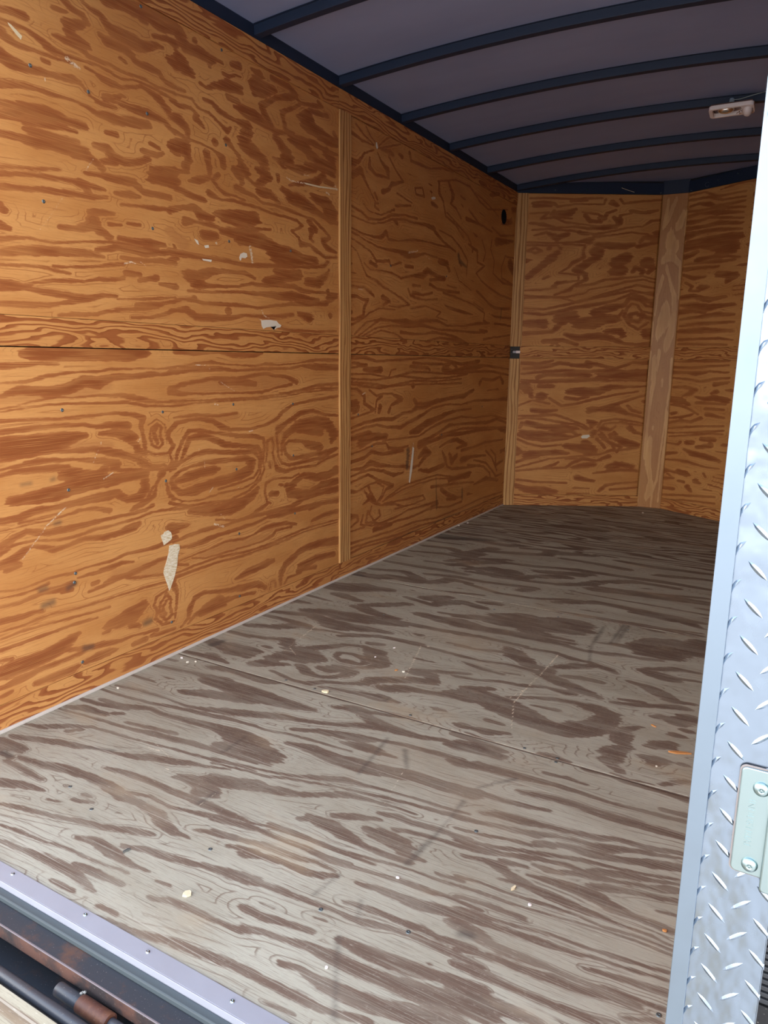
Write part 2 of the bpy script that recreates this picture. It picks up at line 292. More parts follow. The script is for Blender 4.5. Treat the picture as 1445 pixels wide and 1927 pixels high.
# ------------------------------------------------------------------ traced veneer figure
S_F1 = [[0.028,1.091,0.0081,0.115,1.106,0.0081,0.21,1.118,0.008,0.314,1.118,0.0236,0.412,1.093,0.0303,0.501,1.082,0.0325],[0.283,0.982,0.0142,0.372,1.019,0.0216,0.493,1.045,0.0187],[0.007,1.156,0.0069,0.049,1.162,0.0068],[0.033,0.896,0.0041,0.141,0.912,0.0055,0.266,0.915,0.0047,0.356,0.909,0.0052,0.444,0.925,0.0091,0.512,0.952,0.0158,0.596,0.981,0.0133],[0.009,0.848,0.0053,0.121,0.851,0.0052,0.24,0.861,0.0058,0.34,0.884,0.0064,0.446,0.897,0.0089,0.545,0.915,0.0076,0.646,0.921,0.0062],[0.081,0.795,0.0075,0.184,0.797,0.0123,0.269,0.834,0.0087,0.332,0.828,0.0086,0.427,0.836,0.0121,0.529,0.85,0.0156,0.621,0.853,0.0236,0.71,0.844,0.0253],[0.023,0.7,0.0081,0.084,0.722,0.014,0.164,0.727,0.0115],[0.194,0.745,0.0058,0.219,0.76,0.0059],[0.03,0.764,0.0086,0.098,0.767,0.0085,0.194,0.788,0.0097],[0.009,0.676,0.0034,0.125,0.689,0.0045,0.232,0.698,0.0055,0.331,0.704,0.0065,0.409,0.719,0.0109,0.484,0.727,0.0108,0.559,0.741,0.0107,0.642,0.743,0.0063,0.727,0.748,0.0052,0.788,0.751,0.0041],[0.281,0.727,0.0056,0.37,0.741,0.0078,0.456,0.754,0.0078],[0.017,0.555,0.004,0.08,0.573,0.0081,0.113,0.599,0.0092,0.156,0.625,0.0073,0.208,0.65,0.0053,0.283,0.656,0.0052,0.383,0.665,0.0036,0.475,0.678,0.0041,0.573,0.69,0.0041,0.667,0.701,0.005,0.736,0.714,0.004,0.815,0.718,0.003],[0.166,0.592,0.005,0.194,0.622,0.0052],[0.056,0.487,0.0092,0.125,0.51,0.0103,0.199,0.536,0.0104,0.257,0.547,0.0113,0.329,0.566,0.0047,0.398,0.579,0.0047,0.471,0.6,0.0105,0.51,0.618,0.0125,0.569,0.63,0.0115,0.628,0.655,0.0087,0.685,0.667,0.0039,0.746,0.688,0.0029],[0.058,0.439,0.0263,0.118,0.451,0.0175],[0.185,0.422,0.0067,0.276,0.432,0.0124,0.339,0.449,0.0141,0.421,0.456,0.0123,0.507,0.457,0.0145,0.594,0.441,0.014,0.659,0.443,0.0092,0.72,0.435,0.0112,0.769,0.413,0.0129,0.817,0.401,0.0084,0.862,0.404,0.0035],[0.575,0.458,0.004,0.655,0.477,0.004,0.734,0.47,0.0046,0.806,0.486,0.0054,0.879,0.504,0.0085,0.949,0.512,0.0061,0.982,0.516,0.0061],[0.446,0.513,0.0061,0.515,0.523,0.0095,0.593,0.528,0.0103,0.671,0.525,0.0092,0.753,0.527,0.0107,0.815,0.528,0.0121,0.889,0.527,0.0095],[0.651,0.583,0.009,0.702,0.593,0.0161,0.765,0.582,0.0174,0.752,0.555,0.011,0.808,0.569,0.0042],[0.74,0.637,0.0111,0.812,0.649,0.0139,0.857,0.667,0.0158],[0.106,0.408,0.005,0.159,0.406,0.0058],[0.168,0.389,0.0057,0.266,0.384,0.0079,0.331,0.381,0.0062],[0.252,0.314,0.0145,0.305,0.336,0.011,0.377,0.349,0.0059],[0.343,0.254,0.0039,0.408,0.271,0.0066,0.468,0.284,0.006,0.534,0.298,0.0053,0.599,0.315,0.0067,0.661,0.328,0.0067,0.722,0.352,0.0081,0.778,0.369,0.0061],[0.5,0.366,0.0065,0.545,0.38,0.0037],[0.499,0.394,0.006,0.521,0.393,0.0037],[0.432,0.33,0.0028,0.471,0.339,0.0021],[0.423,0.397,0.0031],[0.427,0.2,0.003,0.497,0.21,0.0042,0.575,0.217,0.0029,0.642,0.226,0.0029,0.708,0.229,0.004,0.775,0.234,0.0028,0.836,0.242,0.0028],[0.633,0.267,0.0043,0.694,0.28,0.0124,0.755,0.271,0.0133,0.816,0.265,0.007,0.875,0.269,0.0023],[0.484,0.163,0.0045,0.561,0.171,0.0067,0.636,0.179,0.0099,0.709,0.18,0.0119,0.774,0.172,0.0079,0.814,0.163,0.0041],[0.72,0.2,0.0072,0.786,0.205,0.0093,0.85,0.21,0.0065],[0.717,0.138,0.0046,0.775,0.14,0.005],[0.756,0.302,0.0044,0.809,0.319,0.0069,0.875,0.328,0.0082,0.946,0.342,0.0069,1.011,0.353,0.0093,1.071,0.368,0.0094,1.101,0.373,0.0081],[0.92,0.258,0.0034,0.945,0.26,0.0039],[0.861,0.435,0.0036,0.916,0.452,0.0087,0.974,0.463,0.0072,1.018,0.473,0.005],[0.973,0.431,0.0049,1.039,0.448,0.0056],[0.218,1.189,0.0119,0.313,1.209,0.0169,0.447,1.2,0.0181,0.522,1.229,0.0099,0.622,1.221,0.0113,0.71,1.226,0.0096,0.785,1.224,0.0094],[0.304,1.096,0.0233,0.424,1.101,0.0335,0.548,1.095,0.0326,0.653,1.097,0.0218,0.737,1.103,0.0101],[0.455,0.933,0.0105,0.543,0.964,0.0146,0.629,0.995,0.0134,0.696,1.021,0.0135,0.773,1.033,0.0094,0.861,1.065,0.0081,0.945,1.102,0.011,0.989,1.116,0.0152],[0.797,1.162,0.0074,0.855,1.182,0.018,0.918,1.191,0.0089,0.978,1.205,0.006,1.019,1.216,0.0045],[0.908,1.163,0.0102,0.978,1.136,0.0169,1.054,1.128,0.0165,1.133,1.131,0.0095,1.197,1.151,0.0068,1.257,1.15,0.008,1.29,1.134,0.0066],[1.229,1.133,0.008,1.253,1.172,0.0068],[0.489,0.896,0.0038,0.583,0.918,0.005,0.689,0.921,0.005,0.78,0.937,0.0043,0.851,0.942,0.0049,0.94,0.947,0.0048,0.99,0.947,0.0036],[0.765,0.967,0.0063,0.839,0.998,0.0103,0.908,1.014,0.0154,0.976,1.03,0.0167,1.028,1.049,0.0065,1.118,1.066,0.0077,1.206,1.071,0.0089,1.29,1.076,0.0087],[0.956,0.981,0.0086,1.013,0.991,0.0209,1.065,0.986,0.0121,1.113,0.987,0.0048],[1.276,1.056,0.0086,1.32,1.06,0.0086],[0.53,0.852,0.0144,0.608,0.846,0.0235,0.689,0.82,0.0282,0.767,0.807,0.0328,0.742,0.757,0.0136,0.828,0.765,0.0052],[0.648,0.771,0.0184,0.744,0.77,0.0159],[0.808,0.892,0.0082,0.882,0.9,0.0175,0.978,0.888,0.0214,1.065,0.896,0.0245,1.144,0.911,0.02,1.221,0.926,0.0199,1.304,0.925,0.0195,1.379,0.93,0.0182],[0.662,0.709,0.0031,0.754,0.72,0.0035,0.84,0.734,0.0035,0.918,0.754,0.004,0.961,0.77,0.0061,1.013,0.791,0.0092,1.065,0.811,0.0113,1.129,0.82,0.0051,1.191,0.828,0.004,1.268,0.836,0.0035,1.346,0.837,0.0049,1.415,0.846,0.0039],[0.682,0.688,0.0025,0.769,0.702,0.003,0.857,0.713,0.0049,0.913,0.736,0.003,0.977,0.749,0.0039,1.045,0.77,0.003,1.134,0.784,0.0034,1.207,0.799,0.0049,1.283,0.808,0.0034,1.356,0.816,0.0067,1.424,0.826,0.0067],[0.745,0.62,0.0182,0.807,0.637,0.0155,0.872,0.656,0.0119,0.944,0.68,0.012,0.995,0.691,0.0074,1.052,0.725,0.0066,1.101,0.755,0.0096,1.163,0.763,0.0067,1.223,0.772,0.0038,1.3,0.774,0.0028],[1.271,0.81,0.0029,1.333,0.811,0.0038],[1.22,0.73,0.0045,1.263,0.738,0.0091,1.31,0.736,0.0089,1.365,0.745,0.008,1.427,0.749,0.007,1.457,0.751,0.0061],[1.055,0.601,0.0041,1.078,0.623,0.0101,1.129,0.62,0.0182,1.186,0.606,0.0136,1.252,0.598,0.007,1.312,0.596,0.0077,1.367,0.6,0.0068],[1.128,0.662,0.0078,1.177,0.687,0.0088,1.229,0.705,0.0053],[1.232,0.657,0.0101,1.269,0.655,0.0191,1.312,0.649,0.0203,1.345,0.623,0.0102,1.393,0.623,0.0054],[1.289,0.691,0.006,1.35,0.707,0.0051,1.396,0.711,0.006,1.451,0.716,0.0059,1.47,0.72,0.0051],[0.83,0.528,0.0081,0.89,0.528,0.0064,0.961,0.528,0.0039,1.024,0.541,0.0031,1.086,0.545,0.0038,1.153,0.547,0.0045,1.222,0.55,0.0037,1.299,0.553,0.0044],[0.866,0.489,0.0038,0.927,0.5,0.0046,0.994,0.515,0.0061,1.06,0.515,0.0037,1.132,0.519,0.0059,1.197,0.52,0.0044,1.257,0.527,0.0036],[0.908,0.456,0.0065,0.975,0.464,0.005,1.04,0.472,0.0064,1.1,0.477,0.0071,1.158,0.483,0.0056],[0.997,0.439,0.0056,1.046,0.445,0.0069,1.101,0.442,0.0054],[1.223,1.205,0.0099,1.297,1.199,0.0097,1.373,1.183,0.0108],[1.254,1.136,0.0159,1.314,1.16,0.0267,1.379,1.152,0.0144],[1.291,1.054,0.0122,1.365,1.076,0.016,1.44,1.078,0.0145,1.495,1.085,0.0132,1.564,1.091,0.0095,1.644,1.089,0.007,1.716,1.085,0.0057,1.784,1.089,0.0056,1.849,1.093,0.0067,1.904,1.1,0.0066],[1.535,1.135,0.0062,1.59,1.142,0.0062,1.641,1.137,0.0049],[1.63,1.214,0.0078,1.698,1.223,0.0129,1.758,1.217,0.0165,1.818,1.223,0.0164,1.899,1.204,0.0109],[1.347,0.931,0.0194,1.403,0.945,0.0119,1.469,0.947,0.0074,1.53,0.955,0.0074,1.593,0.966,0.0042],[1.511,1.01,0.0078,1.585,1.025,0.01,1.651,1.028,0.011,1.717,1.023,0.0118,1.779,1.025,0.0138,1.839,1.027,0.0125,1.914,1.031,0.0123],[1.857,1.124,0.0068,1.904,1.13,0.0102],[1.399,0.815,0.0066,1.466,0.83,0.0066,1.524,0.839,0.0075,1.585,0.851,0.0103,1.632,0.871,0.0047,1.691,0.883,0.0047,1.755,0.882,0.0074,1.803,0.911,0.0066,1.857,0.928,0.0038,1.919,0.943,0.0028],[1.45,0.868,0.0049,1.494,0.881,0.0109,1.553,0.89,0.0118,1.614,0.901,0.0068,1.675,0.909,0.0058,1.725,0.919,0.0077,1.772,0.939,0.0058,1.846,0.944,0.0077,1.916,0.963,0.0067],[1.417,0.775,0.0036,1.485,0.784,0.0045,1.539,0.8,0.0045,1.59,0.807,0.0045,1.646,0.825,0.0036],[1.607,0.825,0.0054,1.667,0.845,0.0073,1.727,0.843,0.0063,1.79,0.859,0.0063,1.865,0.882,0.0045],[1.437,0.731,0.0043,1.505,0.734,0.0059,1.56,0.744,0.0059,1.608,0.758,0.0068],[1.479,0.688,0.0041,1.52,0.698,0.0057,1.562,0.702,0.0064],[0.869,0.138,0.0048,0.914,0.141,0.0048],[0.798,0.158,0.0015],[0.965,0.12,0.005,1.026,0.135,0.0069,1.085,0.149,0.0078,1.144,0.157,0.0078,1.209,0.166,0.0081,1.271,0.168,0.0075],[0.894,0.117,0.0037,0.957,0.127,0.0037],[0.945,0.214,0.0047,0.993,0.23,0.0064,1.05,0.234,0.0063,1.123,0.236,0.0051,1.167,0.24,0.0061],[1.144,0.295,0.0067,1.165,0.296,0.0061],[1.002,0.352,0.0044,1.045,0.35,0.0068,1.106,0.367,0.0068],[1.024,0.426,0.0081,1.071,0.447,0.0063,1.124,0.452,0.0063,1.176,0.451,0.0092,1.22,0.459,0.0067,1.249,0.476,0.0043],[0.993,0.463,0.0046,1.041,0.477,0.0073,1.09,0.479,0.0065,1.14,0.482,0.0052,1.189,0.491,0.0039,1.24,0.489,0.0019],[0.952,0.511,0.0049,1.017,0.513,0.0035,1.102,0.513,0.0041,1.159,0.513,0.004,1.215,0.513,0.0052,1.272,0.521,0.0039,1.328,0.529,0.0032,1.383,0.537,0.0045,1.439,0.54,0.0057,1.496,0.545,0.0038,1.571,0.545,0.0043],[1.0,0.548,0.0036,1.072,0.553,0.0043,1.145,0.553,0.0042,1.216,0.554,0.0048,1.281,0.565,0.0034,1.338,0.573,0.0034,1.397,0.582,0.0027,1.459,0.582,0.0033,1.55,0.595,0.0033],[1.307,0.48,0.0037,1.352,0.489,0.008,1.404,0.491,0.0091,1.455,0.493,0.0119,1.514,0.506,0.0119,1.582,0.519,0.013],[1.449,0.601,0.0034,1.5,0.606,0.0047],[1.082,0.358,0.0073,1.133,0.37,0.0073,1.191,0.376,0.0067,1.245,0.379,0.0055,1.301,0.385,0.0049,1.346,0.385,0.0054,1.393,0.392,0.007,1.435,0.401,0.0053,1.48,0.408,0.0064,1.524,0.409,0.0068,1.571,0.408,0.0052,1.629,0.406,0.006],[1.312,0.419,0.004,1.381,0.427,0.0067,1.438,0.429,0.0066,1.492,0.435,0.0066,1.531,0.432,0.0054,1.599,0.439,0.0069],[1.141,0.29,0.0076,1.194,0.294,0.0085,1.249,0.306,0.006,1.294,0.312,0.006],[1.177,0.248,0.0071,1.216,0.261,0.0057,1.269,0.268,0.0056,1.318,0.278,0.008,1.376,0.279,0.0138,1.431,0.28,0.0136,1.483,0.284,0.0134,1.531,0.292,0.0156,1.594,0.3,0.0176,1.665,0.318,0.0198],[1.365,0.325,0.0084,1.44,0.326,0.0145,1.508,0.334,0.0143,1.572,0.346,0.0095,1.649,0.357,0.0094],[1.301,0.216,0.0056,1.335,0.223,0.0056,1.374,0.22,0.0093,1.411,0.221,0.0126,1.466,0.224,0.0145,1.529,0.234,0.0143,1.587,0.249,0.0164,1.64,0.272,0.0125],[1.249,0.163,0.0028,1.292,0.168,0.0069,1.337,0.169,0.0088,1.376,0.171,0.0079,1.412,0.172,0.0066,1.459,0.181,0.0058,1.503,0.192,0.0058],[1.322,0.131,0.0019,1.382,0.139,0.0019],[1.282,0.346,0.0021,1.307,0.351,0.0016],[1.158,0.322,0.0016,1.191,0.325,0.0016],[1.547,0.362,0.0024],[1.472,0.69,0.003,1.516,0.695,0.0045,1.551,0.697,0.0096,1.58,0.685,0.0079,1.615,0.675,0.0085,1.648,0.665,0.0076,1.686,0.663,0.0116,1.73,0.661,0.0114,1.772,0.659,0.0086,1.814,0.657,0.0052,1.857,0.656,0.0032,1.905,0.659,0.0032,1.944,0.652,0.0025],[1.568,0.717,0.0075,1.612,0.726,0.0037],[1.631,0.703,0.0029,1.671,0.709,0.0086,1.722,0.714,0.0121,1.769,0.713,0.0155,1.814,0.7,0.0116,1.859,0.694,0.0074,1.898,0.696,0.0086,1.937,0.693,0.0085],[1.766,0.74,0.0073,1.801,0.756,0.0095,1.851,0.768,0.0051,1.894,0.776,0.0044,1.933,0.787,0.0051],[1.634,0.743,0.0045,1.661,0.743,0.0075,1.689,0.75,0.0045,1.726,0.766,0.0075,1.768,0.775,0.0075,1.812,0.786,0.0038,1.856,0.8,0.0038,1.896,0.806,0.0053,1.931,0.821,0.0045],[1.662,0.776,0.0047,1.703,0.781,0.0062,1.741,0.781,0.0046,1.773,0.8,0.0077,1.824,0.817,0.0093,1.868,0.828,0.0047,1.928,0.846,0.0039],[1.433,0.739,0.0056,1.482,0.747,0.0048,1.532,0.756,0.0047,1.579,0.774,0.0048,1.623,0.786,0.0064,1.666,0.801,0.004,1.709,0.814,0.0056,1.756,0.822,0.0048,1.803,0.83,0.0032,1.855,0.842,0.0032,1.925,0.862,0.0032],[1.443,0.717,0.0054,1.497,0.721,0.0069,1.544,0.736,0.0054,1.593,0.758,0.0054,1.636,0.77,0.0054,1.666,0.775,0.0047],[1.66,0.846,0.0067,1.706,0.853,0.0075,1.751,0.859,0.0066,1.802,0.869,0.0058,1.858,0.883,0.0107,1.922,0.908,0.0108],[1.75,0.893,0.0051,1.804,0.911,0.006,1.858,0.923,0.0043,1.921,0.943,0.0034],[1.905,0.735,0.0021,1.936,0.742,0.0028],[1.889,0.808,0.0053,1.927,0.827,0.0061],[1.578,0.659,0.0035,1.618,0.665,0.007],[1.488,0.618,0.0034,1.546,0.622,0.0034,1.604,0.621,0.0027,1.657,0.629,0.004,1.71,0.633,0.0033,1.761,0.636,0.0032,1.814,0.63,0.0031,1.876,0.642,0.0031,1.946,0.639,0.003],[1.501,0.589,0.0026,1.558,0.593,0.0033,1.613,0.597,0.0039,1.656,0.6,0.0026,1.703,0.607,0.0025,1.75,0.614,0.0025,1.816,0.621,0.0025,1.879,0.629,0.0025,1.945,0.625,0.003],[1.516,0.557,0.0044,1.558,0.565,0.0044,1.609,0.568,0.0056,1.659,0.57,0.0049],[1.53,0.526,0.0036,1.565,0.53,0.006,1.608,0.534,0.0042,1.655,0.541,0.0042,1.7,0.553,0.0036,1.75,0.557,0.0041,1.799,0.557,0.0035,1.861,0.565,0.0046,1.906,0.569,0.0034,1.95,0.577,0.0034],[1.576,0.505,0.0035,1.625,0.518,0.0064,1.67,0.52,0.0069,1.705,0.526,0.0086,1.742,0.528,0.0068,1.78,0.532,0.0039,1.819,0.541,0.0028,1.865,0.545,0.0033,1.91,0.549,0.0028,1.953,0.557,0.0033],[1.813,0.505,0.0032,1.857,0.514,0.0059,1.901,0.518,0.0069,1.955,0.525,0.0079],[1.549,0.484,0.0126,1.579,0.481,0.0124,1.626,0.469,0.0082,1.669,0.466,0.0091,1.705,0.469,0.008,1.746,0.471,0.0063,1.791,0.47,0.0052,1.83,0.472,0.0036,1.859,0.477,0.0061,1.902,0.482,0.0041,1.958,0.487,0.005],[1.577,0.421,0.0052,1.616,0.435,0.0053,1.672,0.44,0.0068,1.72,0.442,0.0077,1.765,0.451,0.0087,1.814,0.454,0.0076,1.854,0.461,0.006,1.91,0.47,0.006],[1.592,0.388,0.005,1.632,0.39,0.0084,1.677,0.391,0.0063,1.715,0.392,0.0048,1.752,0.393,0.0057,1.789,0.395,0.0047,1.83,0.396,0.0046,1.856,0.396,0.0046],[1.616,0.333,0.0115,1.654,0.335,0.0159,1.697,0.34,0.0135,1.738,0.345,0.0089,1.769,0.344,0.0066],[1.795,0.402,0.0024,1.839,0.405,0.0028,1.88,0.414,0.0033],[1.901,0.434,0.0024,1.955,0.458,0.0034]]
S_F2 = [[0.026,1.25,0.0101,0.105,1.257,0.0114,0.228,1.252,0.007],[0.032,1.385,0.0159,0.145,1.387,0.0313,0.23,1.396,0.0233],[0.034,1.387,0.0239,0.11,1.367,0.0232,0.183,1.348,0.0257,0.243,1.384,0.0199,0.26,1.332,0.0074],[0.136,1.277,0.0144,0.23,1.254,0.0042],[0.035,1.506,0.0121,0.119,1.509,0.012,0.214,1.533,0.0103,0.296,1.571,0.0121,0.318,1.517,0.0166],[0.037,1.607,0.0129,0.15,1.65,0.0168,0.222,1.72,0.0174,0.306,1.722,0.0134],[0.003,1.746,0.0081,0.121,1.75,0.014,0.248,1.737,0.0175,0.3,1.718,0.0095,0.37,1.736,0.0076,0.464,1.746,0.0076,0.565,1.783,0.0096,0.644,1.797,0.0076,0.73,1.792,0.0056,0.81,1.797,0.0093,0.918,1.787,0.009,1.006,1.789,0.0071],[-0.013,1.792,0.0105,0.085,1.824,0.0168,0.182,1.856,0.0169],[0.195,1.864,0.0212,0.316,1.831,0.0266,0.407,1.835,0.0202,0.509,1.847,0.0201,0.596,1.851,0.0139],[0.154,1.895,0.0218,0.265,1.935,0.0329,0.373,1.947,0.037,0.466,1.95,0.0365,0.589,1.973,0.0257],[0.533,1.991,0.0153,0.667,1.995,0.015,0.795,1.998,0.0147,0.907,2.018,0.0105],[0.631,2.134,0.0211,0.738,2.118,0.0274,0.868,2.106,0.02],[0.697,2.203,0.0096,0.818,2.222,0.012],[0.256,1.457,0.0081,0.275,1.457,0.008],[0.347,1.491,0.0163,0.413,1.51,0.0245,0.479,1.466,0.0313,0.464,1.416,0.0197,0.397,1.437,0.0264,0.359,1.373,0.0149],[0.37,1.359,0.0133,0.333,1.297,0.0156,0.437,1.361,0.0073],[0.493,1.376,0.0117,0.554,1.337,0.0141,0.606,1.332,0.0097,0.654,1.353,0.007,0.686,1.4,0.0101,0.692,1.44,0.0104],[0.426,1.539,0.0133,0.477,1.592,0.012,0.528,1.646,0.0088,0.6,1.668,0.0088,0.665,1.643,0.0206,0.716,1.571,0.0243,0.755,1.545,0.0142,0.721,1.496,0.0077,0.675,1.467,0.0061],[0.552,1.531,0.0065,0.549,1.561,0.0066,0.607,1.576,0.0083,0.66,1.557,0.0081,0.689,1.535,0.0079,0.679,1.499,0.0046,0.613,1.488,0.0047,0.562,1.517,0.0064],[0.616,1.51,0.0095,0.648,1.51,0.0078],[0.598,1.402,0.019,0.645,1.44,0.0194],[0.61,1.707,0.0126,0.652,1.722,0.0091],[0.432,1.281,0.0069,0.54,1.257,0.0066,0.607,1.263,0.0105,0.654,1.309,0.0081,0.727,1.336,0.0068,0.782,1.369,0.0097,0.8,1.415,0.0143,0.872,1.459,0.0145,0.927,1.493,0.0177,0.973,1.503,0.0162],[0.899,1.548,0.0154,0.951,1.561,0.0154,0.989,1.513,0.0104],[0.872,1.569,0.0063,0.98,1.607,0.0095,1.07,1.643,0.0064],[0.668,1.266,0.0065,0.748,1.281,0.0091,0.821,1.293,0.0129,0.888,1.302,0.0193,0.952,1.301,0.0076],[0.869,1.372,0.0163,0.934,1.411,0.018,1.012,1.425,0.0097,1.093,1.442,0.0138,1.154,1.447,0.0164],[1.217,1.267,0.0141],[0.881,1.885,0.0058,0.962,1.89,0.0058],[0.776,2.196,0.0119,0.889,2.238,0.0239,0.975,2.238,0.0402,1.051,2.258,0.052,1.146,2.291,0.0593,1.24,2.297,0.047,1.326,2.325,0.0236],[0.95,2.303,0.0246,1.054,2.368,0.0251],[1.147,2.19,0.0291,1.229,2.18,0.011,1.305,2.18,0.0087],[0.823,2.092,0.0155,0.949,2.093,0.0131,1.063,2.114,0.0173,1.18,2.115,0.017,1.294,2.115,0.0126,1.372,2.097,0.0102,1.455,2.106,0.0122,1.539,2.136,0.0102,1.607,2.136,0.0101,1.671,2.155,0.0081],[0.868,1.994,0.0104,0.964,2.017,0.0145,1.059,2.017,0.0102,1.161,2.012,0.01],[0.921,1.876,0.0067,0.998,1.879,0.0076,1.067,1.899,0.0095,1.122,1.912,0.0076],[1.121,1.955,0.0156,1.18,1.895,0.0242,1.25,1.838,0.0177,1.319,1.842,0.0123,1.327,1.772,0.0134],[1.18,2.002,0.008,1.287,2.013,0.0098,1.366,1.989,0.0115,1.435,1.991,0.0095,1.511,1.959,0.0128,1.549,1.935,0.0054],[1.337,1.872,0.0089,1.403,1.931,0.0165,1.45,1.96,0.0111],[0.963,1.783,0.0072,1.061,1.782,0.007,1.163,1.804,0.007,1.25,1.799,0.0103,1.323,1.788,0.0169,1.386,1.755,0.0212,1.473,1.722,0.0204,1.542,1.698,0.0092],[1.015,1.734,0.0052,1.091,1.712,0.01,1.177,1.708,0.0066],[1.192,1.726,0.005,1.238,1.733,0.0041],[1.045,1.6,0.0078,1.125,1.613,0.0062,1.203,1.643,0.0078,1.268,1.648,0.0093,1.356,1.684,0.0078,1.434,1.681,0.0154],[1.384,1.807,0.0068,1.445,1.826,0.0136,1.509,1.829,0.0118],[1.106,1.466,0.021,1.17,1.505,0.0313,1.243,1.486,0.0346,1.308,1.449,0.0399,1.394,1.415,0.0318,1.476,1.396,0.0271,1.549,1.44,0.0277,1.589,1.505,0.0197,1.612,1.575,0.0165],[1.276,1.537,0.0071,1.339,1.576,0.0073,1.418,1.607,0.0088,1.489,1.619,0.0102,1.551,1.611,0.0214,1.596,1.594,0.021],[1.121,1.524,0.0146,1.197,1.571,0.0074],[1.364,1.521,0.0042,1.441,1.53,0.0083],[1.275,1.343,0.0086,1.318,1.341,0.0061],[1.215,1.265,0.0059,1.286,1.269,0.015,1.353,1.296,0.0058],[1.248,1.232,0.0045,1.335,1.221,0.0044],[1.51,1.378,0.0096,1.558,1.407,0.0122],[1.421,2.217,0.0065,1.483,2.232,0.0109,1.567,2.239,0.0259,1.633,2.257,0.0475,1.689,2.336,0.056,1.683,2.203,0.0269,1.603,2.196,0.0209],[1.627,2.377,0.0139,1.699,2.41,0.0117],[1.73,2.339,0.0223,1.807,2.321,0.0436,1.792,2.444,0.0235],[1.622,2.026,0.0075,1.686,2.066,0.0114,1.745,2.101,0.0116,1.813,2.105,0.0076],[1.663,2.014,0.0222,1.717,1.992,0.0234,1.776,2.01,0.0072,1.827,2.023,0.0072],[1.61,1.891,0.0069,1.675,1.878,0.0135,1.729,1.844,0.0179,1.771,1.806,0.0142,1.843,1.819,0.0063],[1.599,1.686,0.0075,1.66,1.707,0.0105,1.741,1.741,0.0106,1.81,1.768,0.0122],[1.614,1.726,0.0061,1.677,1.741,0.0077],[1.734,1.649,0.0071,1.764,1.667,0.01,1.812,1.64,0.0139,1.847,1.703,0.0187],[1.671,1.514,0.0091,1.711,1.559,0.004],[1.666,1.485,0.0152,1.674,1.426,0.0121,1.7,1.404,0.0095,1.667,1.361,0.0126,1.642,1.334,0.0079],[1.656,1.296,0.0098,1.699,1.266,0.0095,1.712,1.252,0.0073],[1.692,1.388,0.0082,1.674,1.307,0.0132],[1.819,1.558,0.013,1.814,1.555,0.0104],[1.765,1.444,0.0096,1.791,1.471,0.0159,1.817,1.5,0.0087],[1.767,1.374,0.0125,1.796,1.38,0.0148,1.788,1.341,0.0077],[1.829,1.244,0.004,1.865,1.281,0.0062,1.886,1.299,0.0062],[1.864,1.387,0.0079],[1.696,1.232,0.0031,1.737,1.225,0.004,1.802,1.234,0.0025],[1.844,1.605,0.0107],[0.079,2.282,0.0519,0.192,2.352,0.0408,0.304,2.371,0.0203],[0.148,2.176,0.0224,0.256,2.149,0.0181],[0.318,2.098,0.0105,0.401,2.15,0.0178,0.497,2.231,0.0147],[0.451,2.317,0.0097,0.611,2.28,0.0149,0.659,2.354,0.0192,0.723,2.394,0.0195,0.826,2.37,0.0189],[0.558,2.36,0.0274,0.625,2.425,0.016],[0.331,1.897,0.0217,0.448,1.93,0.0311,0.53,2.02,0.0162],[0.337,2.066,0.0239,0.425,2.036,0.0232,0.53,2.02,0.0194],[0.797,2.44,0.0119,0.858,2.455,0.0198],[0.693,2.141,0.0102,0.814,2.156,0.0168,0.941,2.121,0.0162,1.098,2.145,0.0128,1.322,2.146,0.0093],[0.929,2.307,0.018,1.032,2.331,0.036,1.154,2.327,0.0459,1.254,2.389,0.0432],[0.385,1.815,0.0438,0.479,1.836,0.0233],[0.452,1.712,0.0081,0.592,1.798,0.0112,0.772,1.808,0.0137]]
